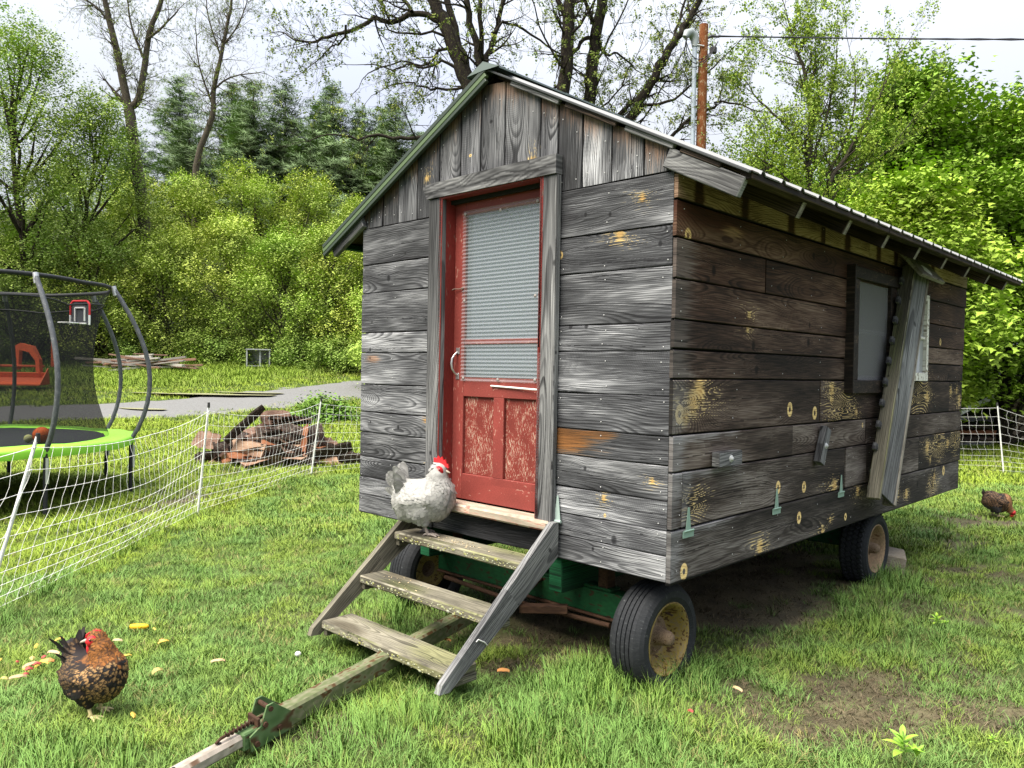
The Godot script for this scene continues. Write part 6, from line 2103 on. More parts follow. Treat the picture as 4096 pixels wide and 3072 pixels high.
func build_right_background() -> void:
	var old: Material = M.grey_wood
	var steel := mat(0.42, 0.44, 0.42, 0.4, 0.5)
	steel.metallic = 0.5
	# stack of pallets
	var tones := [M.grey_wood, M.dark_wood, M.orange_wood, M.dark_wood, M.grey_wood]
	var labs := ["grey pallet at the bottom of the stack in the right background", "dark pallet second from the bottom of the pallet stack", "reddish wooden pallet in the middle of the pallet stack", "dark pallet second from the top of the pallet stack", "weathered grey pallet on top of the pallet stack"]
	for i in 5:
		var p := thing("pallet", labs[i], "pallet", at(11.75 + [0.0, 0.05, 0.06, -0.02, 0.0][i], 0.02 + i * 0.158 + (0.03 if i == 4 else 0.0), -20.6, [0.12, 0.18, 0.15, 0.05, 0.10][i]))
		for k in 3:
			timber(p, "stringer", tones[i], Vector3(-0.6, 0.06, (k - 1) * 0.56), Vector3(0.6, 0.06, (k - 1) * 0.56), 0.04, 0.085)
		for k in 7:
			var x := -0.55 + k * 1.1 / 6.0
			timber(p, "deck_board", tones[i], Vector3(x, 0.112, -0.60), Vector3(x, 0.112, 0.60), 0.11, 0.018)
		for k in 3:
			var x := -0.52 + k * 0.52
			timber(p, "bottom_board", tones[i], Vector3(x, 0.009, -0.60), Vector3(x, 0.009, 0.60), 0.11, 0.016)
	# rack
	var r := thing("storage_rack", "improvised pallet-topped storage rack under the maples at the right edge", "rack", at(12.9, 0.0, -21.6))
	var dk: Material = M.dark_wood
	for x in [-1.9, 0.05, 0.22, 1.9]:
		for z in [-0.5, 0.5]:
			timber(r, "post", M.grey_wood if x > 0 else dk, Vector3(x + (0.12 if x == 0.22 else 0.0), 0, z), Vector3(x - (0.05 if x == 0.22 else 0.0), 1.70, z), 0.075, 0.075)
	var mb := MB.new()
	mb.tube([Vector3(-2.1, 1.73, 0.58), Vector3(2.2, 1.72, 0.58)], [0.035, 0.035], 10)
	put(r, "front_pipe", mb, steel)
	for x in [-1.55, -0.75, 0.3, 1.1, 1.8]:
		timber(r, "block", dk, Vector3(x - 0.2, 1.82, 0.5), Vector3(x + 0.2, 1.82, 0.5), 0.12, 0.10)
	for z in [-0.45, -0.15, 0.15, 0.48]:
		timber(r, "top_board", M.grey_wood, Vector3(-2.1, 1.882, z), Vector3(2.2, 1.882, z), 0.20, 0.022)
	timber(r, "top_edge", M.dark_wood, Vector3(-2.1, 1.765, 0.0), Vector3(2.2, 1.765, 0.0), 0.9, 0.02)
	# tyres lying on it
	var rub := tex_mat(mottled(128, 64, Color(0.045, 0.048, 0.055), Color(0.075, 0.08, 0.09), Color(0.13, 0.13, 0.13), 2.2, 6.0, 92, 0.6), 0.7, 0.1)
	for s in [[11.75, "black tyre lying flat on the rack beside the coop's far corner"], [14.15, "second black tyre on the rack, cut by the photo's right edge"]]:
		var t := thing("tyre", s[1], "tyre", at(s[0], 2.01, -21.6))
		mb = MB.new()
		mb.lathe([Vector2(0.24, -0.095), Vector2(0.33, -0.11), Vector2(0.40, -0.10), Vector2(0.43, -0.075), Vector2(0.435, -0.03), Vector2(0.425, -0.028), Vector2(0.425, -0.018), Vector2(0.437, -0.016), Vector2(0.437, 0.016), Vector2(0.425, 0.018), Vector2(0.425, 0.028), Vector2(0.435, 0.03), Vector2(0.43, 0.075), Vector2(0.40, 0.10), Vector2(0.33, 0.11), Vector2(0.24, 0.095), Vector2(0.26, 0.0), Vector2(0.24, -0.095)], 48, Transform3D(), Color.WHITE, false, Vector2(5, 1))
		put(t, "carcass", mb, rub)
		mb = MB.new()
		for k in 40:
			var a := TAU * k / 40.0
			mb.box(Vector3(cos(a) * 0.433, 0.055, sin(a) * 0.433), Vector3(0.02, 0.035, 0.045), 0.003, Basis(Vector3.UP, -a))
			mb.box(Vector3(cos(a) * 0.433, -0.055, sin(a) * 0.433), Vector3(0.02, 0.035, 0.045), 0.003, Basis(Vector3.UP, -a))
		put(t, "tread", mb, rub)
	mb = MB.new()
	mb.box(Vector3.ZERO, Vector3(1.5, 0.14, 0.5), 0.02)
	mb.box(Vector3(0, 0.08, 0), Vector3(1.56, 0.03, 0.56), 0.006)
	var wb := put(self, "white_box", mb, mat(0.78, 0.79, 0.80, 0.6))
	wb.position = Vector3(13.2, 1.965, -21.75)
	tag(wb, "flat white box on the rack between the two tyres", "box")
	mb = MB.new()
	mb.beam(Vector3(11.35, 0.86, -19.95), Vector3(12.78, 1.34, -20.65), 0.035, 0.13, Vector3.UP, 0.004)
	tag(put(self, "white_board", mb, mat(0.74, 0.75, 0.76, 0.6)), "white board leaning aslant on the pallet stack", "board")
	# split firewood stacked under the rack
	var ends := [mat(0.30, 0.23, 0.17), mat(0.22, 0.17, 0.13), mat(0.36, 0.29, 0.22)]
	var bark := mat(0.10, 0.08, 0.07)
	var lm := []
	for i in 6:
		var rr := RandomNumberGenerator.new()
		rr.seed = 77 + i
		var pl := PackedVector2Array()
		var n := 6
		for k in n:
			var a := TAU * k / n
			pl.append(Vector2(cos(a), sin(a)) * rr.randf_range(0.05, 0.082))
		var m1 := MB.new()
		m1.slab(pl, 0.42)
		lm.append(m1.mesh(ends[i % 3]))
	for j in 9:
		for i in 10:
			var o := put_mesh(self, "firewood", lm[rng.randi() % 6])
			o.transform = Transform3D(Basis(Vector3.UP, rng.randf_range(-0.08, 0.08)) * Basis(Vector3.BACK, rng.randf() * TAU), Vector3(13.32 + i * 0.135 + (0.06 if j % 2 else 0.0), 0.20 + j * 0.128, -21.4 + rng.randf_range(-0.04, 0.04)))
			tag(o, "split log end in the firewood stacked under the storage rack", "firewood", "firewood stacked under the rack")
	mb = MB.new()
	mb.box(Vector3(13.95, 0.06, -21.4), Vector3(1.5, 0.10, 0.5), 0.01)
	tag(put(self, "timber_sleeper", mb, dk), "dark timber base under the stacked firewood", "timber")


func build_pole() -> void:
	var pm := tex_mat(mottled(96, 256, Color(0.40, 0.22, 0.115), Color(0.47, 0.31, 0.18), Color(0.56, 0.47, 0.37), 1.4, 5.0, 55, 0.28), 0.85, 0.15)
	pm.uv1_scale = Vector3(1, 0.35, 1)
	var p := thing("utility_pole", "brown wooden utility pole with a grey conduit behind the coop's roof", "utility pole", at(3.52, 0, -15.0))
	var mb := MB.new()
	mb.tube([Vector3.ZERO, Vector3(0, 4, 0), Vector3(0.01, 8.42, 0)], [0.125, 0.105, 0.083], 18, Color.WHITE, true, 1.0)
	put(p, "post", mb, pm)
	var pvc := mat(0.33, 0.38, 0.44, 0.45, 0.5)
	mb = MB.new()
	mb.tube([Vector3(-0.17, 0, 0.06), Vector3(-0.165, 5.0, 0.05), Vector3(-0.165, 8.02, 0.05)], [0.042, 0.042, 0.042], 14)
	mb.tube([Vector3(-0.165, 5.75, 0.05), Vector3(-0.165, 5.95, 0.05)], [0.05, 0.05], 14)
	put(p, "conduit", mb, pvc)
	mb = MB.new()
	mb.tube([Vector3(-0.165, 7.98, 0.05), Vector3(-0.165, 8.10, 0.05), Vector3(-0.19, 8.18, 0.06), Vector3(-0.26, 8.23, 0.09), Vector3(-0.33, 8.20, 0.12), Vector3(-0.37, 8.12, 0.14)], [0.055, 0.075, 0.088, 0.090, 0.080, 0.05], 14)
	put(p, "weatherhead", mb, mat(0.24, 0.27, 0.27, 0.5, 0.5))
	mb = MB.new()
	for y in [5.2, 8.0]:
		mb.tube([Vector3(-0.22, y, 0.09), Vector3(-0.10, y, 0.09), Vector3(0.0, y - 0.02, 0.10)], [0.012, 0.012, 0.012], 6)
		mb.box(Vector3(-0.09, y - 0.04, 0.06), Vector3(0.03, 0.12, 0.04), 0.004)
	put(p, "strap", mb, mat(0.45, 0.46, 0.46, 0.4))
	var wire := mat(0.02, 0.02, 0.025, 0.6)
	for k in 3:
		var pts := []
		var rr := []
		for i in 13:
			var f := i / 12.0
			pts.append(Vector3(-0.36, 8.10, 0.14).lerp(Vector3(0.24, 8.04, 0.05), f) + Vector3(-0.22 * sin(PI * f) * (1.0 - f) * (k + 1) * 0.5, -sin(PI * f) * (0.34 + 0.10 * k), 0.06 * k))
			rr.append(0.009)
		mb = MB.new()
		mb.tube(pts, rr, 5)
		put(p, "drip_loop", mb, wire)
	mb = MB.new()
	mb.tube([Vector3(0.08, 8.16, 0.02), Vector3(0.16, 8.20, 0.02), Vector3(0.30, 8.19, 0.02)], [0.02, 0.03, 0.02], 8)
	mb.box(Vector3(0.19, 7.93, 0.03), Vector3(0.13, 0.12, 0.08), 0.015)
	mb.tube([Vector3(0.19, 8.0, 0.03), Vector3(0.14, 8.05, 0.02), Vector3(0.08, 8.02, 0.02)], [0.012, 0.015, 0.012], 6)
	put(p, "connector", mb, mat(0.035, 0.035, 0.04, 0.6))
	mb = MB.new()
	for k in 2:
		var pts := []
		var rr := []
		for i in 33:
			var f := i / 32.0
			var q := Vector3(3.80, 8.20, -14.98).lerp(Vector3(24.0, 9.0, -15.6), f)
			q.y -= 0.55 * f * (1.0 - f)
			q += Vector3(0, 0.014 * sin(i * 3.0 + k * PI), 0.014 * cos(i * 3.0 + k * PI))
			pts.append(q)
			rr.append(0.014)
		mb.tube(pts, rr, 5)
	tag(put(self, "overhead_cable", mb, wire), "twisted black overhead cable running right from the utility pole", "cable")


# ---------------------------------------------------------------- hens
# tapered capsules [a, b, ra, rb] joined smoothly and meshed as surface nets
func field(p: Vector3, caps: Array, k: float) -> float:
	var s := 0.0
	var best := 9.0
	for c in caps:
		var a: Vector3 = c[0]
		var ba: Vector3 = c[1]
		var pa := p - a
		var h := clampf(pa.dot(ba) * float(c[4]), 0.0, 1.0)
		var d := (pa - ba * h).length() - lerpf(c[2], c[3], h)
		if d < 0.12:
			s += exp(-d / k)
		best = minf(best, d)
	return best if s <= 1e-9 else -k * log(s)


func surface_net(caps_in: Array, cell: float, k: float) -> Array:  # [vertices, normals, indices]
	var caps := []
	var lo := Vector3.ONE * 9.0
	var hi := -lo
	for c in caps_in:
		var ba: Vector3 = c[1] - c[0]
		caps.append([c[0], ba, c[2], c[3], 1.0 / maxf(ba.length_squared(), 1e-9)])
		for e in 2:
			lo = lo.min((c[e] as Vector3) - Vector3.ONE * (c[2 + e] + 0.02))
			hi = hi.max((c[e] as Vector3) + Vector3.ONE * (c[2 + e] + 0.02))
	var n := Vector3i(((hi - lo) / cell).ceil()) + Vector3i.ONE
	var f := PackedFloat32Array()
	f.resize(n.x * n.y * n.z)
	var sy := n.x
	var sz := n.x * n.y
	for z in n.z:
		for y in n.y:
			for x in n.x:
				f[x + y * sy + z * sz] = field(lo + Vector3(x, y, z) * cell, caps, k)
	var id := {}
	var vs := PackedVector3Array()
	var corner := [Vector3i(0, 0, 0), Vector3i(1, 0, 0), Vector3i(0, 1, 0), Vector3i(1, 1, 0), Vector3i(0, 0, 1), Vector3i(1, 0, 1), Vector3i(0, 1, 1), Vector3i(1, 1, 1)]
	var edges := [[0, 1], [2, 3], [4, 5], [6, 7], [0, 2], [1, 3], [4, 6], [5, 7], [0, 4], [1, 5], [2, 6], [3, 7]]
	for z in n.z - 1:
		for y in n.y - 1:
			for x in n.x - 1:
				var g := []
				var neg := 0
				for c: Vector3i in corner:
					var val := f[x + c.x + (y + c.y) * sy + (z + c.z) * sz]
					g.append(val)
					if val < 0.0:
						neg += 1
				if neg == 0 or neg == 8:
					continue
				var p := Vector3.ZERO
				var m := 0
				for e in edges:
					var a: float = g[e[0]]
					var b: float = g[e[1]]
					if (a < 0.0) != (b < 0.0):
						p += Vector3(corner[e[0]]).lerp(Vector3(corner[e[1]]), a / (a - b))
						m += 1
				id[x + y * sy + z * sz] = vs.size()
				vs.append(lo + (Vector3(x, y, z) + p / m) * cell)
	var ix := PackedInt32Array()
	var st: Array[int] = [1, sy, sz]
	for z in range(1, n.z - 1):
		for y in range(1, n.y - 1):
			for x in range(1, n.x - 1):
				var i0 := x + y * sy + z * sz
				for ax in 3:
					if (f[i0] < 0.0) == (f[i0 + st[ax]] < 0.0):
						continue
					var u: int = st[(ax + 1) % 3]
					var w: int = st[(ax + 2) % 3]
					var q := [id[i0], id[i0 - u], id[i0 - u - w], id[i0 - w]]
					ix.append_array([q[0], q[1], q[2], q[0], q[2], q[3]])
	var ns := PackedVector3Array()
	var e := cell * 0.5
	for p in vs:
		ns.append(Vector3(field(p + Vector3(e, 0, 0), caps, k) - field(p - Vector3(e, 0, 0), caps, k), field(p + Vector3(0, e, 0), caps, k) - field(p - Vector3(0, e, 0), caps, k), field(p + Vector3(0, 0, e), caps, k) - field(p - Vector3(0, 0, e), caps, k)).normalized())
	return [vs, ns, ix]


func feather(mb: MB, p: Vector3, d: Vector3, n: Vector3, l: float, w: float, rim: Color, mid: Color, lift := 0.25, curl := 0.0) -> void:
	var s := d.cross(n).normalized()
	var dd := (d + n * lift).normalized()
	var pr := [[0.0, 0.35], [0.35, 0.9], [0.72, 1.0], [0.93, 0.55], [1.0, 0.12]]
	var prev := []
	for i in pr.size():
		var t: float = pr[i][0]
		var c := p + dd * l * t - n * l * (0.30 * t * t * lift * 2.0) + Vector3.UP * curl * t * t * l
		var hw: float = pr[i][1] * w * 0.5
		var row := [c - s * hw - n * hw * 0.35, c, c + s * hw - n * hw * 0.35]
		if i > 0:
			var m0 := mid if i > 1 else rim.lerp(mid, 0.4)
			var m1 := mid if i < 3 else rim
			var nn := (n + d * 0.2).normalized()
			var z := Vector2.ZERO
			for k in 2:
				var cl := rim if k == 0 else m0
				var cr := m0 if k == 0 else rim
				var cl1 := rim if k == 0 else m1
				var cr1 := m1 if k == 0 else rim
				mb.tri(prev[k], prev[k + 1], row[k + 1], nn, nn, nn, z, z, z, cl, cr, cr1)
				mb.tri(prev[k], row[k + 1], row[k], nn, nn, nn, z, z, z, cl, cr1, cl1)
		prev = row


# o: neck, head (points), face (direction), pecking, colours by region, laced
func hen(called_label: String, xf: Transform3D, o: Dictionary) -> Node3D:
	var h := thing("hen", called_label, "hen", xf)
	var neck: Vector3 = o.neck
	var head: Vector3 = o.head
	var face: Vector3 = (o.face as Vector3).normalized()
	var up: Vector3 = o.get("crest", Vector3.UP)
	up = (up - face * up.dot(face)).normalized()
	var side := face.cross(up).normalized()
	var tail: Vector3 = o.tail
	var caps := [[Vector3(-0.055, 0.205, 0), Vector3(0.070, 0.215, 0), 0.100, 0.098], [Vector3(-0.03, 0.160, 0), Vector3(0.065, 0.165, 0), 0.090, 0.085], [Vector3(0.095, 0.235, 0), Vector3(0.10, 0.20, 0), 0.066, 0.068],
		[Vector3(0.085, 0.255, 0), neck, 0.078, 0.050], [neck, head, 0.046, 0.030], [head - face * 0.008, head + face * 0.010, 0.031, 0.026],
		[Vector3(-0.085, 0.20, 0), tail, 0.082, 0.034], [Vector3(-0.08, 0.155, 0), Vector3(-0.105, 0.19, 0), 0.078, 0.06]]
	for s: float in [-1.0, 1.0]:
		caps.append([Vector3(0.0, 0.135, 0.045 * s), Vector3(0.015, 0.070, 0.045 * s), 0.055, 0.024])
		caps.append([Vector3(0.055, 0.215, 0.082 * s), Vector3(-0.075, 0.205, 0.080 * s), 0.034, 0.022])
	if o.has("tilt"):
		for c in caps:
			for e in 2:
				if c[e] != neck and c[e] != head and (c[e] - head).length() > 0.04 and (c[e] as Vector3).y > 0.09:
					c[e] = Vector3(0, 0.16, 0) + (Basis(Vector3.BACK, -float(o.tilt)) * ((c[e] as Vector3) - Vector3(0, 0.16, 0)))
	var net := surface_net(caps, 0.0115, 0.012)
	var vs: PackedVector3Array = net[0]
	var ns: PackedVector3Array = net[1]
	var ix: PackedInt32Array = net[2]
	var col: Callable = o.colour
	var mb := MB.new()
	var cs := PackedColorArray()
	for p in vs:
		cs.append((col.call(p)[0] as Color))
	var z := Vector2.ZERO
	for i in range(0, ix.size(), 3):
		var a := ix[i]
		var b := ix[i + 1]
		var c := ix[i + 2]
		mb.tri(vs[a], vs[b], vs[c], ns[a], ns[b], ns[c], z, z, z, cs[a], cs[b], cs[c])
	var fm := mat(1, 1, 1, 0.75, 0.3, true)
	put(h, "body", mb, fm)
	# plumage
	mb = MB.new()
	var order := range(vs.size())
	var r := RandomNumberGenerator.new()
	r.seed = 12
	var taken := 0
	for i in order:
		var p := vs[i]
		if p.y < 0.085 and not o.has("tilt") or r.randf() > float(o.get("cover", 0.55)):
			continue
		var dh := (p - head).length()
		if dh < 0.034 or (p - head).dot(face) > -0.006 and dh < 0.062:
			continue
		var n := ns[i]
		var on_neck := clampf(1.0 - (p - neck).length() / 0.12, 0.0, 1.0)
		var flow := Vector3(-1.0, -0.55, 0).lerp(Vector3(0.086, 0.235, 0) - head, on_neck * on_neck * 1.5 if on_neck < 0.8 else 1.0)
		if o.has("tilt"):
			flow = Basis(Vector3.BACK, -float(o.tilt)) * Vector3(-1.0, -0.3, 0)
		flow += Vector3(r.randf_range(-0.3, 0.3), r.randf_range(-0.3, 0.3), r.randf_range(-0.3, 0.3))
		if p.y < 0.16 and not o.has("tilt"):
			flow.y -= 0.7
		var d := (flow - n * flow.dot(n)).normalized()
		var cc: Array = col.call(p)
		var k := r.randf_range(0.85, 1.12)
		var small: float = lerpf(1.0, 0.55, on_neck)
		var s: float = float(o.get("size", 1.0)) * small * r.randf_range(0.85, 1.15)
		feather(mb, p - n * 0.002, d, n, 0.042 * s, 0.027 * s * (0.6 if on_neck > 0.35 else 1.0), (cc[0] as Color) * k, (cc[1] as Color) * k, r.randf_range(0.10, 0.28))
		taken += 1
	# wing quills
	for s: float in [-1.0, 1.0]:
		for k in 9:
			var f := k / 8.0
			var p := Vector3(lerpf(0.03, -0.055, f), lerpf(0.170, 0.235, f), s * lerpf(0.107, 0.088, f))
			if o.has("tilt"):
				p = Vector3(0, 0.16, 0) + Basis(Vector3.BACK, -float(o.tilt)) * (p - Vector3(0, 0.16, 0))
			var d := Vector3(-1.0, lerpf(-0.42, -0.12, f), -0.12 * s)
			if o.has("tilt"):
				d = Basis(Vector3.BACK, -float(o.tilt)) * d
			var cc: Array = o.wing
			feather(mb, p, d.normalized(), Vector3(0.1, 0.25, s).normalized(), 0.105, 0.030, cc[0], cc[1], 0.04)
	# tail fan
	var tb := tail
	var td: Vector3 = (o.tail_dir as Vector3).normalized()
	for k in int(o.get("tail_n", 16)):
		var f := (k + 0.5) / float(o.get("tail_n", 16))
		var a := lerpf(-1.0, 1.0, f)
		var d := td.rotated(Vector3(0, 0, 1), 0.35 * cos(a * 5.0)).rotated(Vector3.UP, a * 0.75)
		d = (d + Vector3(0.0, r.randf_range(-0.25, 0.15), a * 0.25)).normalized()
		var n := Vector3(-0.35, -0.1, signf(a) * 1.0 + a).normalized()
		var cc: Array = o.tailc
		var b := tb.lerp(Vector3(-0.10, 0.20, 0), 0.75 * absf(sin(k * 2.4))) + Vector3(0.02 - 0.01 * absf(a), -0.015 + r.randf_range(-0.02, 0.02), a * 0.035)
		feather(mb, b, d, (n - d * n.dot(d)).normalized(), float(o.get("tail_len", 0.105)) * r.randf_range(0.75, 1.1), float(o.get("tail_w", 0.036)), (cc[0] as Color) * r.randf_range(0.8, 1.1), (cc[1] as Color) * r.randf_range(0.85, 1.1), 0.1, float(o.get("tail_curl", 0.0)))
	var pl := put(h, "plumage", mb, fm)
	pl.set_meta("kind", "stuff")
	# head: comb, wattles, face, beak, eyes
	var red := mat(0.52, 0.022, 0.028, 0.5, 0.4)
	var hb := Basis(face, up, side)
	var hx := Transform3D(hb * Basis().scaled(Vector3.ONE * float(o.get("head_size", 1.15))), head)
	mb = MB.new()
	var cp := PackedVector2Array([Vector2(0.040, 0.010), Vector2(0.034, 0.026), Vector2(0.027, 0.024), Vector2(0.020, 0.041), Vector2(0.012, 0.034), Vector2(0.004, 0.049), Vector2(-0.004, 0.038), Vector2(-0.014, 0.049), Vector2(-0.020, 0.036), Vector2(-0.032, 0.038), Vector2(-0.030, 0.022), Vector2(-0.010, 0.020), Vector2(0.015, 0.014)])
	if o.get("low_comb", false):
		cp = PackedVector2Array([Vector2(0.040, 0.008), Vector2(0.035, 0.022), Vector2(0.018, 0.031), Vector2(0.0, 0.036), Vector2(-0.018, 0.035), Vector2(-0.032, 0.028), Vector2(-0.028, 0.018), Vector2(0.0, 0.018)])
	mb.slab(cp, 0.009, hx * Transform3D(Basis().scaled(Vector3(1.2, 1.25, 1.0)), Vector3(0.0, 0.004, 0.0)) if not o.get("low_comb", false) else hx * Transform3D(Basis().scaled(Vector3(0.85, 0.85, 1.3)), Vector3(0.004, 0.004, 0.0)))
	put(h, "comb", mb, red)
	mb = MB.new()
	for s: float in [-1.0, 1.0]:
		mb.lathe([Vector2(0.0, 0.010), Vector2(0.007, 0.006), Vector2(0.012, -0.010), Vector2(0.012, -0.024), Vector2(0.007, -0.034), Vector2(0.0, -0.037)], 10, hx * Transform3D(Basis(Vector3.RIGHT, 0.25 * s).scaled(Vector3(1.35, 1.35, 0.8)), Vector3(0.020, -0.018, 0.014 * s)))
		mb.lathe([Vector2(0.0, 0.017), Vector2(0.012, 0.012), Vector2(0.018, 0.0), Vector2(0.013, -0.016), Vector2(0.0, -0.022)], 12, hx * Transform3D(Basis().scaled(Vector3(1.5, 1.35, 0.55)), Vector3(0.008, 0.0, 0.0255 * s)))
	put(h, "wattles", mb, red)
	mb = MB.new()
	mb.lathe([Vector2(0.0, 0.036), Vector2(0.004, 0.030), Vector2(0.008, 0.015), Vector2(0.010, 0.0)], 10, hx * Transform3D(Basis(Vector3.BACK, -PI / 2 - 0.15), Vector3(0.024, 0.000, 0)))
	put(h, "beak", mb, mat(0.30, 0.25, 0.20, 0.4, 0.5))
	mb = MB.new()
	for s: float in [-1.0, 1.0]:
		mb.lathe([Vector2(0.0, 0.0045), Vector2(0.004, 0.003), Vector2(0.0052, 0.0)], 10, hx * Transform3D(Basis(Vector3.RIGHT, PI / 2 * s), Vector3(0.016, 0.007, 0.0345 * s)))
	put(h, "eyes", mb, mat(0.05, 0.02, 0.008, 0.1, 0.6))
	if o.get("no_legs", false):
		return h
	var lm := mat(0.0, 0.0, 0.0)
	lm = mat((o.leg as Color).r, (o.leg as Color).g, (o.leg as Color).b, 0.7)
	for s: float in [-1.0, 1.0]:
		mb = MB.new()
		var fx: float = 0.015 + (0.02 if s > 0 else -0.015)
		var hp := Vector3(0.012, 0.085, 0.045 * s)
		var ft := Vector3(fx, 0.010, 0.045 * s)
		mb.tube([hp, hp.lerp(ft, 0.5) + Vector3(-0.004, 0, 0), ft], [0.0105, 0.0085, 0.0095], 8)
		for a: float in [-0.55, 0.0, 0.55, PI]:
			var d := Vector3(cos(a), 0, sin(a))
			var l := 0.062 if a < 3.0 else 0.028
			mb.tube([ft, ft + d * l * 0.35 + Vector3(0, 0.002, 0), ft + d * l * 0.7 + Vector3(0, -0.001, 0), ft + d * l - Vector3(0, 0.006, 0)], [0.009, 0.0068, 0.0065, 0.0025], 6)
		put(h, "leg", mb, lm)
	return h


func r3(q: Vector3) -> float:
	return fposmod(q.x * 811.0 + q.y * 577.0 + q.z * 919.0, 1.0)


func build_hens() -> void:
	# white hen on the top step
	var p := COOP * Vector3(-1.775, 0.655, 0.225)
	var wh := Color(0.36, 0.355, 0.34)
	var gr := Color(0.19, 0.187, 0.18)
	var white := func(q: Vector3) -> Array:
		var n := nf.get_noise_2d(q.x * 320.0, q.y * 320.0 + q.z * 200.0)
		var dirty := clampf(0.25 + n * 0.5 + (0.45 if q.y > 0.26 and q.x > 0.02 and q.y < 0.34 else 0.0) * 0.5, 0.0, 1.0)
		return [wh.lerp(gr, clampf(dirty + 0.25, 0.0, 1.0)), wh.lerp(gr, dirty * 0.5)]
	hen("plump white hen standing on the top step before the red door", Transform3D(Basis(Vector3.UP, -0.05).scaled(Vector3.ONE * 1.22), p), {"neck": Vector3(0.078, 0.315, 0), "head": Vector3(0.088, 0.362, 0), "face": Vector3(0.9, -0.12, 0.35), "tail": Vector3(-0.125, 0.275, 0), "tail_dir": Vector3(-0.52, 0.84, 0), "tail_len": 0.135, "tail_w": 0.050, "tail_n": 54, "colour": white, "wing": [gr * 1.1, wh], "tailc": [gr * 1.0, wh * 1.0], "leg": Color(0.20, 0.17, 0.15), "cover": 0.5, "size": 1.05})
	# gold laced hen on the grass at the left
	var black := Color(0.016, 0.014, 0.014)
	var gold := Color(0.33, 0.195, 0.085)
	var rust := Color(0.27, 0.105, 0.027)
	var laced := func(q: Vector3) -> Array:
		if q.y < 0.165 and q.x < 0.03 or q.x < -0.125:
			return [black, black * 1.6]
		if q.y > 0.285 and q.x > -0.03:
			return [black.lerp(rust, 0.2 if r3(q) < 0.5 else 0.6), rust]
		if q.x < 0.01:
			return [black, black.lerp(gold, 0.35)]
		return [black, gold if r3(q) < 0.8 else black * 2.0]
	var w := Vector3(-2.085, 0.0, -3.92)
	hen("gold and black laced hen looking back over the grass at the lower left", Transform3D(Basis(Vector3.UP, -0.30), w), {"neck": Vector3(0.055, 0.335, 0.005), "head": Vector3(0.022, 0.392, 0.012), "face": Vector3(-0.80, -0.10, 0.62), "tail": Vector3(-0.135, 0.325, 0), "tail_dir": Vector3(-0.55, 0.75, 0), "tail_len": 0.125, "tail_n": 22, "low_comb": true, "head_size": 1.2, "colour": laced, "wing": [black, black.lerp(gold, 0.45)], "tailc": [black, black * 1.5], "leg": Color(0.55, 0.46, 0.24), "cover": 0.62, "size": 0.86})
	# the dark hen pecking on the right
	var lacd := func(q: Vector3) -> Array:
		if q.y < 0.13 and q.x < 0.06:
			return [Color(0.05, 0.048, 0.05), Color(0.08, 0.075, 0.08)]
		if q.x > 0.13:
			return [Color(0.20, 0.10, 0.05), Color(0.36, 0.20, 0.10)]
		return [black, black.lerp(Color(0.36, 0.21, 0.11), 0.45)]
	var peck := {"neck": Vector3(0.155, 0.130, 0), "head": Vector3(0.215, 0.062, 0), "face": Vector3(0.75, -0.5, 0.12), "crest": Vector3(0.5, 0.8, 0), "tail": Vector3(-0.135, 0.24, 0), "tail_dir": Vector3(-0.1, 1.0, 0), "tail_len": 0.11, "tail_n": 10, "tilt": 0.42, "low_comb": true, "colour": lacd, "wing": [black, Color(0.22, 0.13, 0.08)], "tailc": [black * 1.5, Color(0.05, 0.04, 0.035)], "leg": Color(0.4, 0.33, 0.2), "cover": 0.6, "size": 0.9}
	var h3 := hen("dark laced hen pecking in the grass at the right edge, tail up", at(6.28, ground_y(6.28, -10.1), -10.1, -0.06), peck)
	# another behind the axle, of which the red head shows
	var h4 := h3.duplicate()
	h4.name = numbered("hen")
	add_child(h4)
	h4.transform = Transform3D(COOP.basis * Basis(Vector3.UP, 0.3), COOP * Vector3(-1.62, -0.02, -1.35)).scaled_local(Vector3.ONE)
	h4.set_meta("label", "dark hen with a red comb in the shade under the coop")


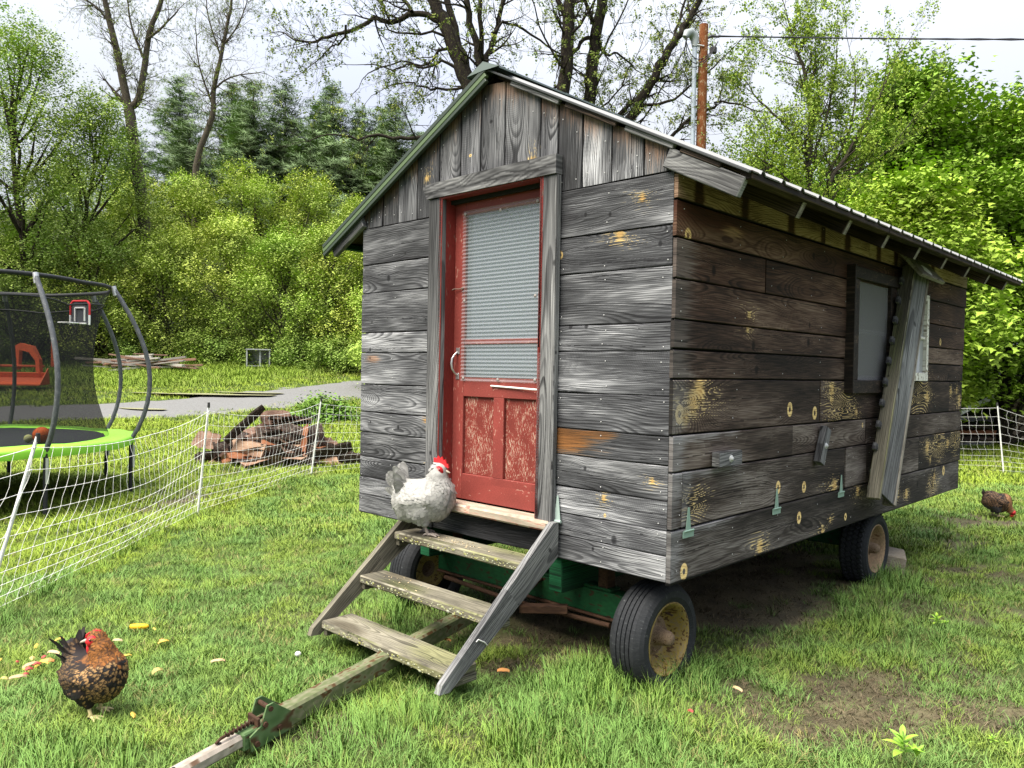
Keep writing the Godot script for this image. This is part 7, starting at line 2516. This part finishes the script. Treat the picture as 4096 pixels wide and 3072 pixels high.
# ---------------------------------------------------------------- scraps and weeds
func build_scraps() -> void:
	var kinds := []
	var cols := [Color(0.50, 0.34, 0.06), Color(0.48, 0.22, 0.07), Color(0.42, 0.31, 0.17), Color(0.34, 0.06, 0.05), Color(0.40, 0.34, 0.11)]
	for i in 5:
		var mb := MB.new()
		var r := RandomNumberGenerator.new()
		r.seed = 400 + i
		var prev := []
		for s in 6:
			var f := s / 5.0
			var w := 0.020 * sin(PI * lerpf(0.12, 0.9, f)) * r.randf_range(0.8, 1.2)
			var x: float = (f - 0.5) * [0.11, 0.08, 0.10, 0.05, 0.07][i]
			var y := 0.014 + 0.012 * sin(PI * f) + r.randf_range(-0.003, 0.003)
			var row := [Vector3(x, y - 0.004, -w), Vector3(x, y + 0.006, 0), Vector3(x, y - 0.006, w)]
			if s > 0:
				for k in 2:
					mb.quad(prev[k], row[k], row[k + 1], prev[k + 1], Vector3.UP)
					mb.quad(prev[k] - Vector3(0, 0.003, 0), row[k] - Vector3(0, 0.003, 0), row[k + 1] - Vector3(0, 0.003, 0), prev[k + 1] - Vector3(0, 0.003, 0), Vector3.DOWN)
			prev = row
		kinds.append(mb.mesh(mat(cols[i].r, cols[i].g, cols[i].b, 0.6)))
	var spots := []
	for i in 26:
		spots.append([-2.80 + rng.randfn(0, 0.17), -4.50 + rng.randfn(0, 0.13), rng.randi() % 5, rng.randf_range(0.45, 0.95)])
	for i in 9:
		spots.append([-2.30 + rng.randfn(0, 0.20), -4.85 + rng.randfn(0, 0.16), rng.randi() % 3, rng.randf_range(0.4, 0.7)])
	for s in spots:
		var o := put_mesh(self, "vegetable_peel", kinds[s[2]])
		o.transform = Transform3D(Basis(Vector3.UP, rng.randf() * TAU) * Basis(Vector3.RIGHT, rng.randf_range(-0.3, 0.3)).scaled(Vector3.ONE * s[3]), Vector3(s[0], 0.022, s[1]))
		tag(o, ["curved yellow", "short orange", "pale straw-coloured", "small red", "wilted yellow"][s[2]] + " vegetable peel scattered on the grass around the laced hen", "peel", "vegetable peelings near the laced hen")
	for s in [[-1.70, -4.57, 2, 0.8, "pale crumpled scrap on the lawn midway between the laced hen and the steps"], [-1.98, -4.40, 4, 1.0, "yellowish wilted scrap on the lawn right of the laced hen"], [-0.39, -5.0, 1, 0.8, "orange peel lying under the lowest step by the drawbar"], [-0.02, -4.50, 1, 0.9, "brown-orange peel in the grass below the right stringer"], [1.28, -4.3, 2, 0.7, "pale scrap in the grass right of the front wheel"], [0.95, -4.0, 3, 0.7, "small rusty scrap on the bare ground at the lower right"], [-1.85, -3.85, 0, 0.6, "small yellow scrap by the laced hen's foot"]]:
		var o := put_mesh(self, "vegetable_peel", kinds[s[2]])
		o.transform = Transform3D(Basis(Vector3.UP, s[0] * 9.0).scaled(Vector3.ONE * s[3]), Vector3(s[0], 0.025, s[1]))
		tag(o, s[4], "scrap")
	var mb := MB.new()
	mb.lathe([Vector2(0.0, -0.062), Vector2(0.014, -0.055), Vector2(0.0185, -0.03), Vector2(0.019, 0.03), Vector2(0.016, 0.055), Vector2(0.0, 0.062)], 14, Transform3D(Basis(Vector3.BACK, PI / 2), Vector3.ZERO))
	var cob := put(self, "corn_cob", mb, tex_mat(mottled(64, 64, Color(0.80, 0.62, 0.12), Color(0.88, 0.72, 0.22), Color(0.66, 0.50, 0.10), 5.0, 8.0, 8, 0.4), 0.5, 0.1))
	cob.transform = at(-2.44, 0.035, -5.15, 0.1)
	tag(cob, "yellow corn cob lying on the lawn behind the laced hen", "corn cob")
	# pebbles
	var st := SphereMesh.new()
	st.radius = 0.02
	st.height = 0.032
	st.radial_segments = 10
	st.rings = 6
	st.material = mat(0.5, 0.5, 0.47, 0.9)
	var peb := put_mesh(self, "pebble", st)
	peb.position = Vector3(-1.27, 0.03, -4.72)
	tag(peb, "small pale pebble in the grass left of the steps", "pebble")
	# feed crumbs on the steps
	mb = MB.new()
	for i in 90:
		var u := rng.randf()
		var q := Vector3(rng.randfn(-1.42, 0.13), 0.657, 0.23 + rng.randfn(0, 0.035)) if i < 62 else Vector3(rng.randfn(-1.65, 0.15), 0.407, 0.5 + rng.randfn(0, 0.035))
		q = COOP * q
		var a := rng.randf() * TAU
		var d := Vector3(cos(a), 0, sin(a)) * rng.randf_range(0.003, 0.008)
		var e := Vector3(-d.z, 0, d.x) * 0.5
		mb.quad(q - d, q + e + Vector3(0, 0.004, 0), q + d, q - e + Vector3(0, 0.002, 0), Vector3.UP, Vector2.ZERO, Vector2.ZERO, Vector2.ZERO, Vector2.ZERO, Color(0.52, 0.42, 0.26) * rng.randf_range(0.8, 1.2))
	var cr := put(self, "feed_crumbs", mb, mat(1, 1, 1, 0.9, 0.3, true))
	tag(cr, "straw-coloured feed crumbs sprinkled on the two upper steps", "crumbs")
	cr.set_meta("kind", "stuff")
	# broad-leaved weeds
	var lm := mat(1, 1, 1, 0.5, 0.35, true)
	lm.backlight_enabled = true
	lm.backlight = Color(0.25, 0.4, 0.05)
	for w in [[1.80, -3.52, 0.20, "bright broad-leaved weed at the bottom right corner"], [3.02, -5.48, 0.13, "small broad-leaved weed in the grass below the concrete block"], [2.35, -3.75, 0.06, "tiny weed seedling right of the bright weed"]]:
		var t := thing("weed_plant", w[3], "weed", at(w[0], 0, w[1]))
		var hh: float = w[2]
		mb = MB.new()
		mb.tube([Vector3.ZERO, Vector3(0.01, hh * 0.5, 0), Vector3(0.0, hh * 0.85, 0)], [0.005, 0.004, 0.003], 6, Color(0.2, 0.3, 0.08))
		mb.tube([Vector3(0.03, 0, 0.03), Vector3(0.05, hh * 0.35, 0.03)], [0.004, 0.003], 6, Color(0.2, 0.3, 0.08))
		put(t, "stem", mb, lm)
		for k in 17:
			var f := k / 16.0
			var base := Vector3(0.0, hh * lerpf(0.35, 0.86, f), 0) if k < 11 else Vector3(0.05, hh * 0.35, 0.03)
			var a := k * 2.4
			var el := lerpf(0.25, 1.25, f) if k < 11 else 0.4 + 0.1 * k * 0.5
			var d := Vector3(cos(a) * cos(el), sin(el), sin(a) * cos(el))
			var L := hh * lerpf(0.55, 0.34, f)
			var s := d.cross(Vector3.UP).normalized()
			var n := s.cross(d).normalized()
			mb = MB.new()
			var c := Color(0.30, 0.46, 0.05).lerp(Color(0.20, 0.38, 0.05), rng.randf())
			var prev := []
			for i in 5:
				var g := i / 4.0
				var hw := L * 0.17 * sin(PI * lerpf(0.08, 0.98, g))
				var q := base + d * L * g - Vector3.UP * L * 0.22 * g * g
				var row := [q - s * hw + n * hw * 0.4, q, q + s * hw + n * hw * 0.4]
				if i > 0:
					for m in 2:
						mb.quad(prev[m], row[m], row[m + 1], prev[m + 1], n, Vector2.ZERO, Vector2.ZERO, Vector2.ZERO, Vector2.ZERO, c)
				prev = row
			put(t, "leaf", mb, lm)


# ---------------------------------------------------------------- sky
func cloudy_sky() -> ImageTexture:
	var w := 512
	var h := 256
	var im := Image.create(w, h, false, Image.FORMAT_RGBF)
	var cn := FastNoiseLite.new()
	cn.seed = 5
	cn.frequency = 1.0
	cn.fractal_octaves = 4
	for j in h:
		var el := PI * (0.5 - (j + 0.5) / h)
		for i in w:
			var az := TAU * (i + 0.5) / w
			var d := Vector3(cos(el) * sin(az), sin(el), cos(el) * cos(az))
			var c := Color(0.10, 0.12, 0.05)
			if el > -0.02:
				var s := maxf(d.y, 0.0) + 0.35
				var n := cn.get_noise_3d(d.x / s * 1.1, d.y * 1.5 + 3.0, d.z / s * 1.1)
				var b := SKY_LOW + (SKY_HIGH - SKY_LOW) * pow(maxf(d.y, 0.0), 2.3)
				c = Color(0.905, 0.955, 1.06).lerp(Color(0.82, 0.885, 1.06), smoothstep(-0.15, 0.45, n)) * b
			im.set_pixel(i, j, c)
	return ImageTexture.create_from_image(im)
